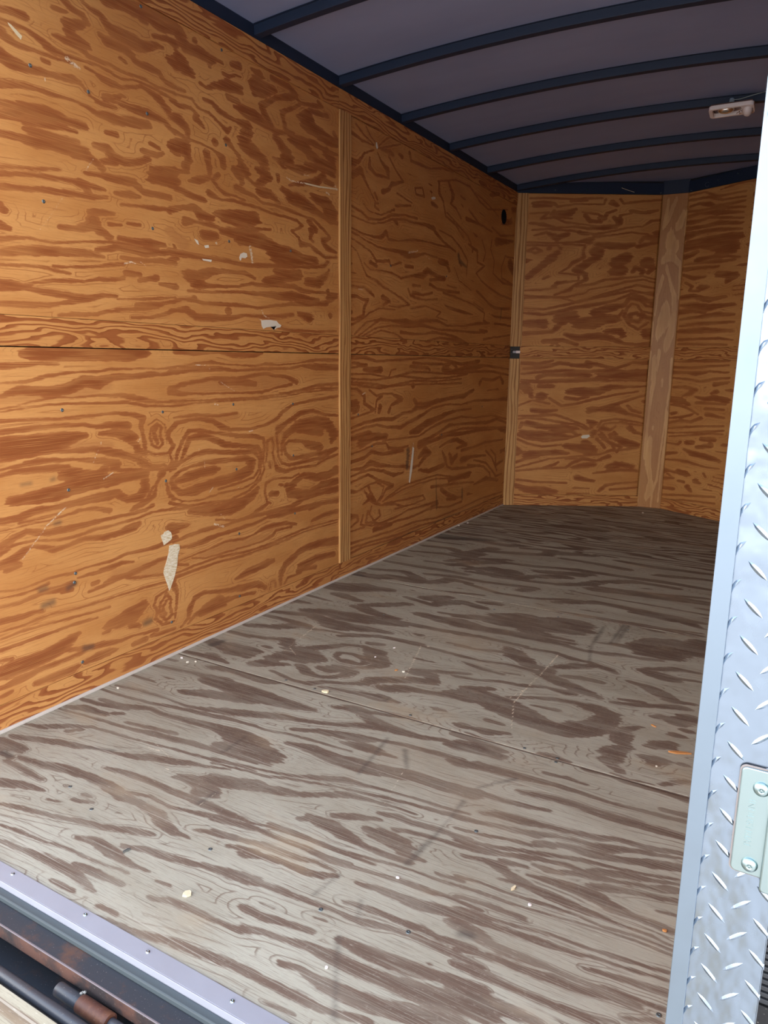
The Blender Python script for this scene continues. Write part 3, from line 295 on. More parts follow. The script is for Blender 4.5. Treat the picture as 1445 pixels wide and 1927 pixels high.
S_F3 = [[0.065,2.378,0.0168,0.121,2.523,0.027,0.215,2.582,0.0275,0.309,2.585,0.0363],[0.057,2.658,0.0145,0.228,2.706,0.017,0.367,2.621,0.0183,0.433,2.581,0.0089],[0.039,2.836,0.0132,0.241,2.836,0.0181,0.399,2.843,0.0204,0.528,2.836,0.015],[0.377,2.573,0.0179,0.47,2.631,0.0182,0.508,2.71,0.0188,0.618,2.697,0.0138],[0.36,2.73,0.0145,0.512,2.768,0.0169,0.679,2.762,0.0142,0.789,2.777,0.0141,0.938,2.793,0.0186,0.896,2.716,0.0135],[0.057,3.124,0.012,0.244,3.171,0.018,0.387,3.156,0.0206,0.431,3.289,0.0217],[0.067,3.28,0.016,0.232,3.309,0.0191,0.351,3.238,0.0183,0.465,3.457,0.0199],[0.311,3.213,0.0152,0.45,3.163,0.0175,0.345,3.029,0.0139],[0.434,3.363,0.0192,0.645,3.425,0.0224,0.789,3.48,0.0194,0.801,3.596,0.0169,0.63,3.562,0.017],[0.392,2.962,0.0135,0.497,3.092,0.0197,0.65,3.189,0.0203,0.817,3.199,0.02,0.914,3.228,0.0143,1.054,3.255,0.0227],[0.499,2.937,0.0131,0.626,3.047,0.0136,0.782,2.995,0.0183,0.706,2.919,0.0305,0.532,2.897,0.0103],[0.645,2.998,0.0319,0.728,3.02,0.0319],[0.242,2.964,0.011,0.491,2.993,0.0135,0.691,2.88,0.01,0.859,2.902,0.0148,1.033,2.93,0.0147,1.149,3.003,0.02,1.208,3.093,0.0181],[0.876,3.113,0.0218,1.038,3.156,0.0327,1.111,3.202,0.0221],[0.815,2.902,0.0149,0.859,2.986,0.0154,1.003,3.076,0.0264],[1.098,3.253,0.0226,1.294,3.258,0.0194,1.493,3.272,0.0217,1.724,3.258,0.0157],[0.628,2.676,0.0114,0.821,2.619,0.0108,1.004,2.637,0.0107,1.162,2.713,0.0108,1.345,2.735,0.0128,1.586,2.713,0.0164,1.754,2.698,0.0139],[1.219,2.942,0.0241,1.354,2.976,0.0337,1.539,2.994,0.0332,1.717,3.011,0.028],[1.219,2.994,0.0124,1.472,3.025,0.0121,1.731,3.09,0.0121],[1.109,2.634,0.0126,1.282,2.741,0.0173,1.467,2.724,0.0209,1.643,2.708,0.0243,1.763,2.627,0.0095],[1.038,2.458,0.0077,1.184,2.506,0.0116,1.276,2.522,0.0077,1.56,2.539,0.0075,1.775,2.526,0.0072],[1.065,2.453,0.0077,1.225,2.49,0.0076,1.453,2.512,0.0075,1.771,2.559,0.0055],[1.097,2.431,0.0057,1.345,2.484,0.0056,1.618,2.519,0.0055,1.779,2.494,0.0053],[1.475,2.686,0.0164,1.648,2.672,0.0198],[0.075,3.528,0.0248,0.234,3.587,0.025,0.51,3.563,0.0206,0.71,3.729,0.0216],[0.365,3.713,0.0185,0.631,3.759,0.022,0.879,3.721,0.0282,1.117,3.724,0.0275,1.265,3.747,0.0239],[0.847,3.553,0.0264,1.003,3.616,0.0267],[0.908,3.452,0.0157,1.108,3.445,0.0184,1.26,3.415,0.0238],[1.211,3.576,0.016,1.376,3.551,0.0249,1.69,3.565,0.0181],[0.534,3.738,0.0184,0.842,3.853,0.0224,1.157,3.898,0.0257,1.467,3.875,0.0246,1.671,3.867,0.0206],[1.256,3.123,0.0183,1.374,3.197,0.0213,1.571,3.187,0.0155],[0.424,3.146,0.0233,0.63,3.242,0.0148],[-0.021,2.434,0.0219,0.035,2.555,0.0185]]
S_L1 = [[0.663,1.156,0.0089,0.691,1.157,0.0162,0.796,1.154,0.0188,0.935,1.16,0.0197,1.061,1.157,0.0185,1.143,1.167,0.0127],[0.59,1.119,0.0077,0.648,1.122,0.0071,0.709,1.126,0.0044,0.785,1.124,0.003],[0.585,1.07,0.0018,0.663,1.072,0.0036,0.747,1.089,0.0045,0.836,1.099,0.0031,0.93,1.1,0.0032,0.98,1.108,0.0032,1.139,1.11,0.0021,1.196,1.107,0.0022,1.283,1.113,0.0036],[0.581,1.03,0.0042,0.641,1.049,0.0108,0.743,1.042,0.0131,0.809,1.048,0.0145,0.88,1.07,0.0149,0.927,1.065,0.0167,1.003,1.08,0.009,1.082,1.083,0.0075,1.166,1.088,0.0086,1.206,1.087,0.0044,1.282,1.096,0.0067],[0.577,0.993,0.0018,0.698,1.014,0.0018,0.776,1.024,0.0023,0.829,1.019,0.0015,0.924,1.023,0.0024,1.024,1.019,0.0058,1.077,1.009,0.0076,1.131,0.998,0.0077,1.188,0.989,0.0035,1.275,0.986,0.0027],[0.577,0.986,0.0011,0.676,0.997,0.0015,0.761,1.002,0.0023,0.874,0.999,0.0032,0.946,0.996,0.0032,1.049,0.995,0.0042,1.13,0.977,0.0035,1.274,0.97,0.0018],[0.574,0.959,0.0043,0.652,0.958,0.0029,0.756,0.955,0.003,0.87,0.956,0.004,0.994,0.959,0.0041,1.073,0.95,0.0059,1.116,0.936,0.0078,1.103,0.911,0.0052,1.111,0.876,0.0043,1.115,0.845,0.0061,1.119,0.818,0.0044,1.163,0.8,0.0031,1.223,0.798,0.0032,1.249,0.819,0.0046],[1.269,0.897,0.0055,1.237,0.879,0.0054,1.23,0.857,0.0054,1.255,0.823,0.0064,1.235,0.797,0.0037],[1.177,0.911,0.0035,1.199,0.896,0.0036,1.191,0.865,0.0036,1.204,0.837,0.0036,1.182,0.821,0.0036,1.149,0.837,0.0035,1.142,0.865,0.0035,1.15,0.895,0.0035,1.177,0.911,0.0035],[1.173,0.898,0.0053,1.163,0.881,0.0053,1.167,0.858,0.0062,1.178,0.839,0.0036],[1.136,0.909,0.0013,1.178,0.928,0.0013,1.218,0.903,0.0013,1.218,0.858,0.0014,1.225,0.835,0.0014],[0.571,0.927,0.0057,0.649,0.932,0.0073,0.733,0.932,0.0053,0.799,0.933,0.0054,0.868,0.93,0.0048,0.915,0.92,0.0065,0.965,0.921,0.0091,1.043,0.913,0.0106],[0.923,0.895,0.0041,0.989,0.892,0.0125,1.04,0.88,0.0161,1.072,0.87,0.0107,1.045,0.864,0.0085,1.076,0.844,0.0086,1.085,0.821,0.0108,1.118,0.809,0.0066],[0.566,0.877,0.0304,0.644,0.877,0.0302,0.75,0.882,0.0261,0.795,0.89,0.0202,0.86,0.896,0.0088],[0.739,0.854,0.0038,0.837,0.846,0.0072,0.899,0.846,0.0081,0.958,0.83,0.0116,1.035,0.809,0.0094,1.088,0.79,0.0109,1.104,0.775,0.0132,1.143,0.757,0.0062,1.202,0.755,0.0045,1.223,0.746,0.0037,1.245,0.764,0.0046,1.235,0.793,0.0027],[0.559,0.816,0.0029,0.618,0.82,0.0052,0.681,0.828,0.0075,0.745,0.825,0.0062,0.821,0.818,0.0032,0.882,0.809,0.0073,0.955,0.797,0.0092,0.985,0.785,0.0127,0.969,0.772,0.0084,1.005,0.761,0.0051,1.114,0.748,0.0035,1.201,0.739,0.0046,1.259,0.734,0.0037],[0.558,0.798,0.0043,0.617,0.805,0.0074,0.721,0.8,0.0096,0.787,0.796,0.0079],[0.753,0.769,0.0059,0.789,0.772,0.0197,0.853,0.751,0.0223,0.902,0.753,0.0165,0.928,0.766,0.0145,0.91,0.739,0.0207,0.95,0.73,0.0189,1.029,0.732,0.0151,1.112,0.73,0.0133],[0.584,0.715,0.0111,0.649,0.714,0.0151,0.735,0.716,0.0215,0.803,0.726,0.02,0.9,0.732,0.0186],[0.731,0.673,0.0071,0.799,0.674,0.0088,0.895,0.679,0.0125,0.946,0.679,0.0127,0.977,0.683,0.0107,1.023,0.654,0.0096,1.079,0.654,0.0133,1.109,0.681,0.0134,1.105,0.713,0.0111],[1.194,0.728,0.0114,1.181,0.716,0.0091,1.168,0.695,0.0041,1.137,0.672,0.0036,1.118,0.644,0.0054,1.048,0.619,0.0044],[1.161,0.683,0.0036,1.147,0.648,0.0072,1.093,0.625,0.008,1.037,0.612,0.0044],[1.212,0.684,0.0037,1.219,0.646,0.0056,1.248,0.618,0.0056],[1.284,1.171,0.0062,1.384,1.168,0.0082,1.52,1.172,0.0038,1.605,1.161,0.0078,1.728,1.162,0.0081,1.792,1.173,0.0041],[1.256,1.111,0.0022,1.382,1.127,0.0027,1.476,1.134,0.0047,1.56,1.125,0.0024,1.742,1.119,0.002,1.816,1.127,0.0041,1.909,1.122,0.0032,2.045,1.13,0.0022,2.191,1.147,0.0057,2.38,1.146,0.0059],[1.255,1.096,0.0088,1.381,1.106,0.0083,1.516,1.108,0.0072,1.632,1.1,0.004,1.823,1.106,0.0052,1.98,1.106,0.0043,2.073,1.116,0.0044,2.19,1.113,0.0126,2.38,1.11,0.0119],[1.248,0.989,0.0036,1.374,0.986,0.0023,1.51,0.985,0.0034,1.737,0.984,0.0031,1.905,0.991,0.0032,2.189,1.01,0.0035,2.38,1.008,0.0036],[1.247,0.971,0.0022,1.373,0.977,0.0019,1.582,0.977,0.002,1.737,0.976,0.0021,1.905,0.98,0.0027,2.09,0.996,0.0023,2.38,0.999,0.0024],[2.38,1.029,0.0072,2.189,1.024,0.0058,2.042,1.003,0.0045,1.906,0.996,0.0032],[1.251,1.031,0.0098,1.301,1.046,0.0063,1.378,1.058,0.0046,1.479,1.068,0.0066,1.623,1.063,0.0074,1.74,1.079,0.0061,1.806,1.086,0.0062,1.873,1.077,0.0053,1.952,1.071,0.0065,2.034,1.045,0.01],[1.25,1.023,0.0089,1.311,1.014,0.0064,1.376,1.014,0.0037,1.511,1.009,0.0029,1.659,1.007,0.003,1.787,1.005,0.0052,1.863,1.019,0.0042,1.997,1.035,0.0055],[1.528,1.052,0.0096,1.661,1.05,0.011,1.739,1.043,0.0092],[1.229,0.875,0.0054,1.267,0.904,0.0055,1.337,0.914,0.0056,1.403,0.914,0.0057,1.471,0.902,0.0077,1.526,0.874,0.0099,1.577,0.86,0.006,1.692,0.852,0.0052,1.798,0.86,0.0043,1.885,0.884,0.0065,1.93,0.914,0.0077,2.004,0.94,0.0044,2.138,0.954,0.0057,2.38,0.968,0.0061],[1.263,0.927,0.0023,1.371,0.932,0.0047,1.507,0.92,0.0049,1.617,0.926,0.004],[1.232,0.742,0.0046,1.264,0.762,0.0046,1.273,0.793,0.0055,1.301,0.837,0.0056,1.335,0.872,0.0065,1.4,0.869,0.0057,1.503,0.851,0.0049,1.613,0.83,0.0071,1.731,0.82,0.0073,1.788,0.805,0.0053,1.795,0.766,0.0043,1.78,0.703,0.0032,1.788,0.67,0.0027],[1.231,0.728,0.0028,1.29,0.763,0.0037,1.318,0.807,0.007,1.34,0.843,0.0084,1.399,0.848,0.0105,1.467,0.832,0.0097,1.537,0.801,0.011,1.65,0.785,0.0072,1.745,0.771,0.0074,1.769,0.742,0.0064,1.767,0.694,0.0038,1.757,0.652,0.0032,1.723,0.618,0.0032,1.642,0.603,0.0032,1.491,0.6,0.003,1.385,0.591,0.0025,1.286,0.605,0.0024,1.225,0.631,0.0037],[1.25,0.735,0.0037,1.296,0.758,0.0047,1.362,0.779,0.0067,1.43,0.784,0.0078,1.536,0.769,0.007,1.649,0.757,0.0083,1.728,0.752,0.0063,1.756,0.717,0.0043,1.754,0.674,0.0038,1.716,0.641,0.0037,1.612,0.629,0.0042,1.492,0.62,0.0035],[1.242,0.699,0.0065,1.281,0.722,0.0047,1.36,0.736,0.0048,1.428,0.741,0.0068,1.512,0.736,0.008,1.586,0.733,0.0071,1.663,0.729,0.0115,1.702,0.712,0.0148,1.693,0.681,0.0169,1.629,0.663,0.0177,1.53,0.655,0.0162,1.443,0.647,0.0148,1.354,0.636,0.0155,1.288,0.636,0.0104,1.246,0.661,0.0084,1.235,0.686,0.0056,1.242,0.699,0.0065],[1.266,0.684,0.0084,1.324,0.693,0.0152,1.391,0.703,0.0155,1.461,0.705,0.0148,1.496,0.705,0.005],[1.224,0.608,0.0056,1.317,0.578,0.0048,1.454,0.57,0.005,1.563,0.563,0.0041,1.681,0.587,0.0043,1.757,0.625,0.0043,1.788,0.67,0.0033],[1.222,0.58,0.0037,1.337,0.568,0.0039,1.417,0.554,0.008,1.503,0.549,0.0071,1.64,0.556,0.0074,1.738,0.584,0.0054],[1.323,0.555,0.0077,1.416,0.534,0.011,1.561,0.521,0.0166,1.639,0.535,0.017,1.705,0.562,0.015,1.739,0.589,0.0086],[1.847,0.802,0.0043,1.86,0.771,0.0044,1.85,0.734,0.0044,1.862,0.694,0.0044,1.878,0.658,0.01,1.941,0.639,0.0079,2.035,0.645,0.0046,2.184,0.639,0.0048,2.291,0.664,0.0049,2.379,0.673,0.0044],[1.847,0.802,0.0043,1.813,0.792,0.0043,1.811,0.743,0.0032,1.801,0.701,0.0027],[1.827,0.692,0.0049,1.83,0.67,0.0049],[1.928,0.842,0.0066,1.883,0.818,0.0066,1.882,0.791,0.0044,1.89,0.746,0.0055,1.889,0.713,0.0044,1.915,0.682,0.0056,1.969,0.664,0.0057,2.084,0.669,0.0082,2.237,0.669,0.0073,2.379,0.704,0.005],[2.227,0.725,0.015,2.135,0.745,0.0153,2.066,0.769,0.0069,1.972,0.777,0.0056,1.935,0.758,0.0056,1.943,0.724,0.0067,1.979,0.695,0.008,2.084,0.692,0.0082,2.237,0.694,0.0073,2.368,0.705,0.0062],[1.916,0.721,0.0045,1.917,0.766,0.0055,1.954,0.813,0.0123,2.049,0.845,0.0216,2.187,0.847,0.0247,2.292,0.834,0.0229,2.346,0.775,0.0234,2.324,0.746,0.011],[2.048,0.822,0.0114,2.228,0.797,0.0155],[1.884,0.84,0.0076,1.974,0.867,0.0089,2.069,0.901,0.0102,2.167,0.904,0.0081,2.25,0.884,0.0059,2.379,0.871,0.0049],[2.044,0.615,0.0047,1.986,0.602,0.0035,1.859,0.616,0.0044,1.798,0.602,0.0044,1.788,0.565,0.0044,1.804,0.519,0.0044,1.83,0.506,0.0034],[1.831,0.551,0.0111,1.875,0.544,0.0113],[1.894,0.583,0.0045,1.921,0.577,0.0045],[1.948,0.57,0.0114,1.985,0.53,0.0209,2.061,0.512,0.0189,2.131,0.508,0.0132,2.236,0.535,0.016,2.379,0.534,0.014],[1.986,0.565,0.015,2.034,0.587,0.0128,2.083,0.604,0.013,2.184,0.579,0.0157,2.29,0.577,0.0161,2.368,0.592,0.0189],[2.379,0.496,0.0115,2.183,0.5,0.0098,2.081,0.486,0.0089,1.983,0.46,0.007,1.802,0.463,0.0067],[2.379,0.432,0.0116,2.235,0.436,0.0075,2.13,0.429,0.0085],[0.544,0.661,0.0073,0.603,0.661,0.0094,0.666,0.673,0.0096,0.744,0.672,0.0059],[0.601,0.644,0.0023,0.685,0.646,0.0031,0.747,0.651,0.0032],[0.541,0.632,0.0018,0.641,0.635,0.0019,0.727,0.635,0.002,0.82,0.648,0.0041,0.883,0.644,0.005,0.942,0.625,0.0076],[0.536,0.584,0.0074,0.585,0.604,0.0094,0.627,0.614,0.0076,0.702,0.595,0.0086,0.792,0.594,0.0081,0.889,0.596,0.0067,0.966,0.599,0.0052,1.047,0.598,0.0044,1.103,0.602,0.0045,1.139,0.614,0.0054],[0.534,0.562,0.0067,0.575,0.579,0.0045,0.657,0.581,0.0031,0.699,0.568,0.0031,0.789,0.561,0.0041,0.887,0.571,0.005,0.937,0.57,0.0034,1.045,0.576,0.0035,1.131,0.588,0.0036,1.249,0.581,0.0047],[0.53,0.528,0.0111,0.57,0.534,0.0113,0.613,0.555,0.0095,0.635,0.564,0.0038,0.676,0.553,0.0063,0.718,0.534,0.008,0.778,0.539,0.0057,0.835,0.548,0.0066,0.909,0.536,0.0077,0.987,0.538,0.0096,1.043,0.549,0.0133,1.072,0.557,0.0067],[0.552,0.508,0.0068,0.588,0.514,0.0095],[0.522,0.446,0.0022,0.601,0.436,0.0019,0.688,0.445,0.0032,0.779,0.443,0.0033,0.827,0.448,0.0025,0.927,0.445,0.0035,1.008,0.457,0.0044,1.093,0.452,0.0046,1.152,0.453,0.0065,1.242,0.467,0.0095],[0.52,0.427,0.0019,0.6,0.42,0.0023,0.686,0.429,0.0028],[0.517,0.397,0.0038,0.577,0.395,0.0039,0.662,0.407,0.0056,0.729,0.401,0.0098,0.775,0.406,0.0083],[0.737,0.391,0.0074,0.769,0.386,0.0058],[0.796,0.421,0.0025,0.874,0.419,0.0051,0.926,0.423,0.0078,0.979,0.428,0.0062,1.033,0.42,0.0027],[0.906,0.375,0.0052,0.938,0.38,0.0079,1.002,0.377,0.0081,1.088,0.388,0.0083,1.148,0.397,0.0065,1.209,0.397,0.0048],[0.975,0.375,0.0036,1.057,0.354,0.0046,1.144,0.341,0.0038,1.233,0.328,0.0039],[0.856,0.384,0.0068,0.874,0.386,0.006],[0.839,0.362,0.0034,0.895,0.365,0.0043,0.975,0.371,0.0027],[0.512,0.352,0.0068,0.572,0.349,0.0077,0.614,0.348,0.0063,0.657,0.347,0.004],[0.509,0.322,0.0019,0.59,0.319,0.0031,0.677,0.325,0.0024,0.768,0.318,0.0033,0.865,0.311,0.0035,0.97,0.313,0.0031,1.083,0.31,0.0032,1.231,0.299,0.0039],[0.507,0.299,0.0019,0.568,0.302,0.0031,0.674,0.297,0.0032,0.813,0.287,0.0034,0.915,0.283,0.0026],[0.504,0.264,0.0046,0.585,0.264,0.0047,0.671,0.264,0.0041,0.763,0.264,0.0042,0.861,0.259,0.0035],[0.909,0.213,0.0124,0.963,0.214,0.0208,1.019,0.224,0.0253,1.06,0.24,0.0195],[1.005,0.186,0.0101,1.043,0.169,0.0065],[0.495,0.184,0.0135,0.536,0.188,0.0235,0.599,0.189,0.0192,0.664,0.191,0.0172,0.71,0.2,0.0191,0.759,0.218,0.0135,0.784,0.227,0.0064],[0.881,0.194,0.0035,0.907,0.195,0.0053],[0.732,0.183,0.005,0.803,0.167,0.0078,0.878,0.155,0.0089,0.957,0.141,0.0055,1.013,0.141,0.0037,1.13,0.127,0.0048],[0.491,0.141,0.0046,0.552,0.145,0.0099,0.617,0.153,0.0081,0.706,0.154,0.0063,0.777,0.154,0.0051,0.828,0.163,0.0044],[0.613,0.113,0.0061,0.679,0.108,0.0104,0.749,0.107,0.0107,0.769,0.113,0.0064],[0.799,0.115,0.0065,0.849,0.119,0.0123,0.901,0.119,0.0117,0.933,0.117,0.0045],[1.098,0.113,0.0057,1.159,0.107,0.0073,1.216,0.104,0.005],[1.01,0.109,0.007,1.068,0.108,0.0095],[0.5,0.23,0.0038,0.539,0.222,0.0047],[0.488,0.114,0.0058,0.529,0.118,0.0039],[1.182,0.258,0.0048,1.205,0.227,0.0039,1.197,0.2,0.0044,1.207,0.167,0.0049,1.175,0.152,0.0049,1.14,0.187,0.0038,1.148,0.224,0.0038,1.182,0.258,0.0038],[1.18,0.229,0.0039,1.166,0.214,0.0039,1.158,0.192,0.0058,1.17,0.178,0.0068],[1.195,0.274,0.0029,1.132,0.258,0.0038,1.118,0.228,0.0038,1.134,0.199,0.0038,1.121,0.174,0.0048,1.155,0.141,0.0039,1.212,0.135,0.0039],[1.218,0.515,0.0132,1.255,0.508,0.0133,1.306,0.505,0.0068],[1.216,0.496,0.0123,1.254,0.493,0.0067],[1.232,0.45,0.0038,1.311,0.463,0.0058,1.413,0.467,0.007,1.521,0.461,0.0052,1.597,0.468,0.0042,1.718,0.468,0.0065,1.846,0.467,0.0079,1.983,0.467,0.0082,2.081,0.486,0.0083,2.235,0.493,0.0087,2.379,0.487,0.0102],[1.263,0.424,0.0039,1.341,0.416,0.0069,1.41,0.422,0.0101,1.482,0.43,0.0062,1.603,0.43,0.0074,1.716,0.435,0.0066,1.801,0.447,0.0045,1.89,0.442,0.0114,1.983,0.443,0.0117,2.13,0.442,0.0097,2.235,0.443,0.0087,2.379,0.426,0.009],[1.471,0.497,0.0036,1.597,0.471,0.0032,1.677,0.475,0.0027,1.769,0.497,0.0088,1.804,0.508,0.0056],[1.259,0.37,0.0029,1.359,0.377,0.003,1.429,0.382,0.0031,1.518,0.394,0.0042,1.633,0.38,0.0043,1.714,0.386,0.0033,1.765,0.398,0.0078,1.844,0.402,0.0091,1.935,0.394,0.007,2.02,0.372,0.0048],[1.325,0.365,0.0025,1.399,0.348,0.003,1.493,0.347,0.0026,1.631,0.343,0.0027,1.763,0.342,0.0034,1.842,0.354,0.0068,1.861,0.373,0.0046,1.981,0.367,0.0047],[2.378,0.375,0.0103,2.234,0.375,0.0088,2.15,0.365,0.0061],[1.224,0.325,0.0029,1.336,0.332,0.004,1.478,0.335,0.0042,1.63,0.321,0.0043,1.754,0.316,0.0045,1.841,0.32,0.0046,1.98,0.332,0.0047,2.129,0.338,0.0037,2.378,0.329,0.0032],[1.223,0.31,0.0048,1.335,0.312,0.004,1.477,0.314,0.0042,1.63,0.305,0.0043,1.797,0.306,0.004,1.932,0.312,0.0041,2.078,0.324,0.003,2.378,0.316,0.0026],[1.246,0.359,0.0048,1.303,0.342,0.0039],[1.578,0.213,0.0043,1.642,0.222,0.0121,1.725,0.226,0.014,1.794,0.232,0.0143,1.839,0.233,0.0081],[2.378,0.218,0.0184,2.233,0.236,0.0165,2.127,0.24,0.0124,2.056,0.237,0.011,1.997,0.214,0.012,1.929,0.194,0.0131,1.901,0.165,0.013,1.89,0.132,0.0071,1.89,0.102,0.0048],[2.035,0.162,0.0092,2.105,0.158,0.0174,2.178,0.166,0.0139,2.343,0.153,0.0118],[2.025,0.14,0.0086,2.178,0.121,0.0076],[1.249,0.098,0.003,1.291,0.125,0.0061,1.303,0.163,0.0101,1.329,0.196,0.0081,1.385,0.206,0.0062,1.507,0.178,0.0075,1.624,0.162,0.0121,1.723,0.153,0.0125,1.773,0.122,0.0092],[1.289,0.1,0.003,1.324,0.125,0.0071,1.396,0.146,0.0083,1.469,0.156,0.0116,1.505,0.135,0.0118,1.583,0.132,0.0055,1.704,0.118,0.0057],[1.359,0.125,0.0144,1.431,0.13,0.0158,1.504,0.119,0.0086],[1.808,0.101,0.0029,1.818,0.139,0.0029,1.845,0.138,0.0029,1.853,0.106,0.0029],[1.918,0.101,0.003,1.947,0.124,0.0042,2.054,0.121,0.0037],[1.216,0.288,0.0097,1.227,0.27,0.0097,1.238,0.237,0.0049,1.229,0.19,0.0039,1.22,0.147,0.003]]
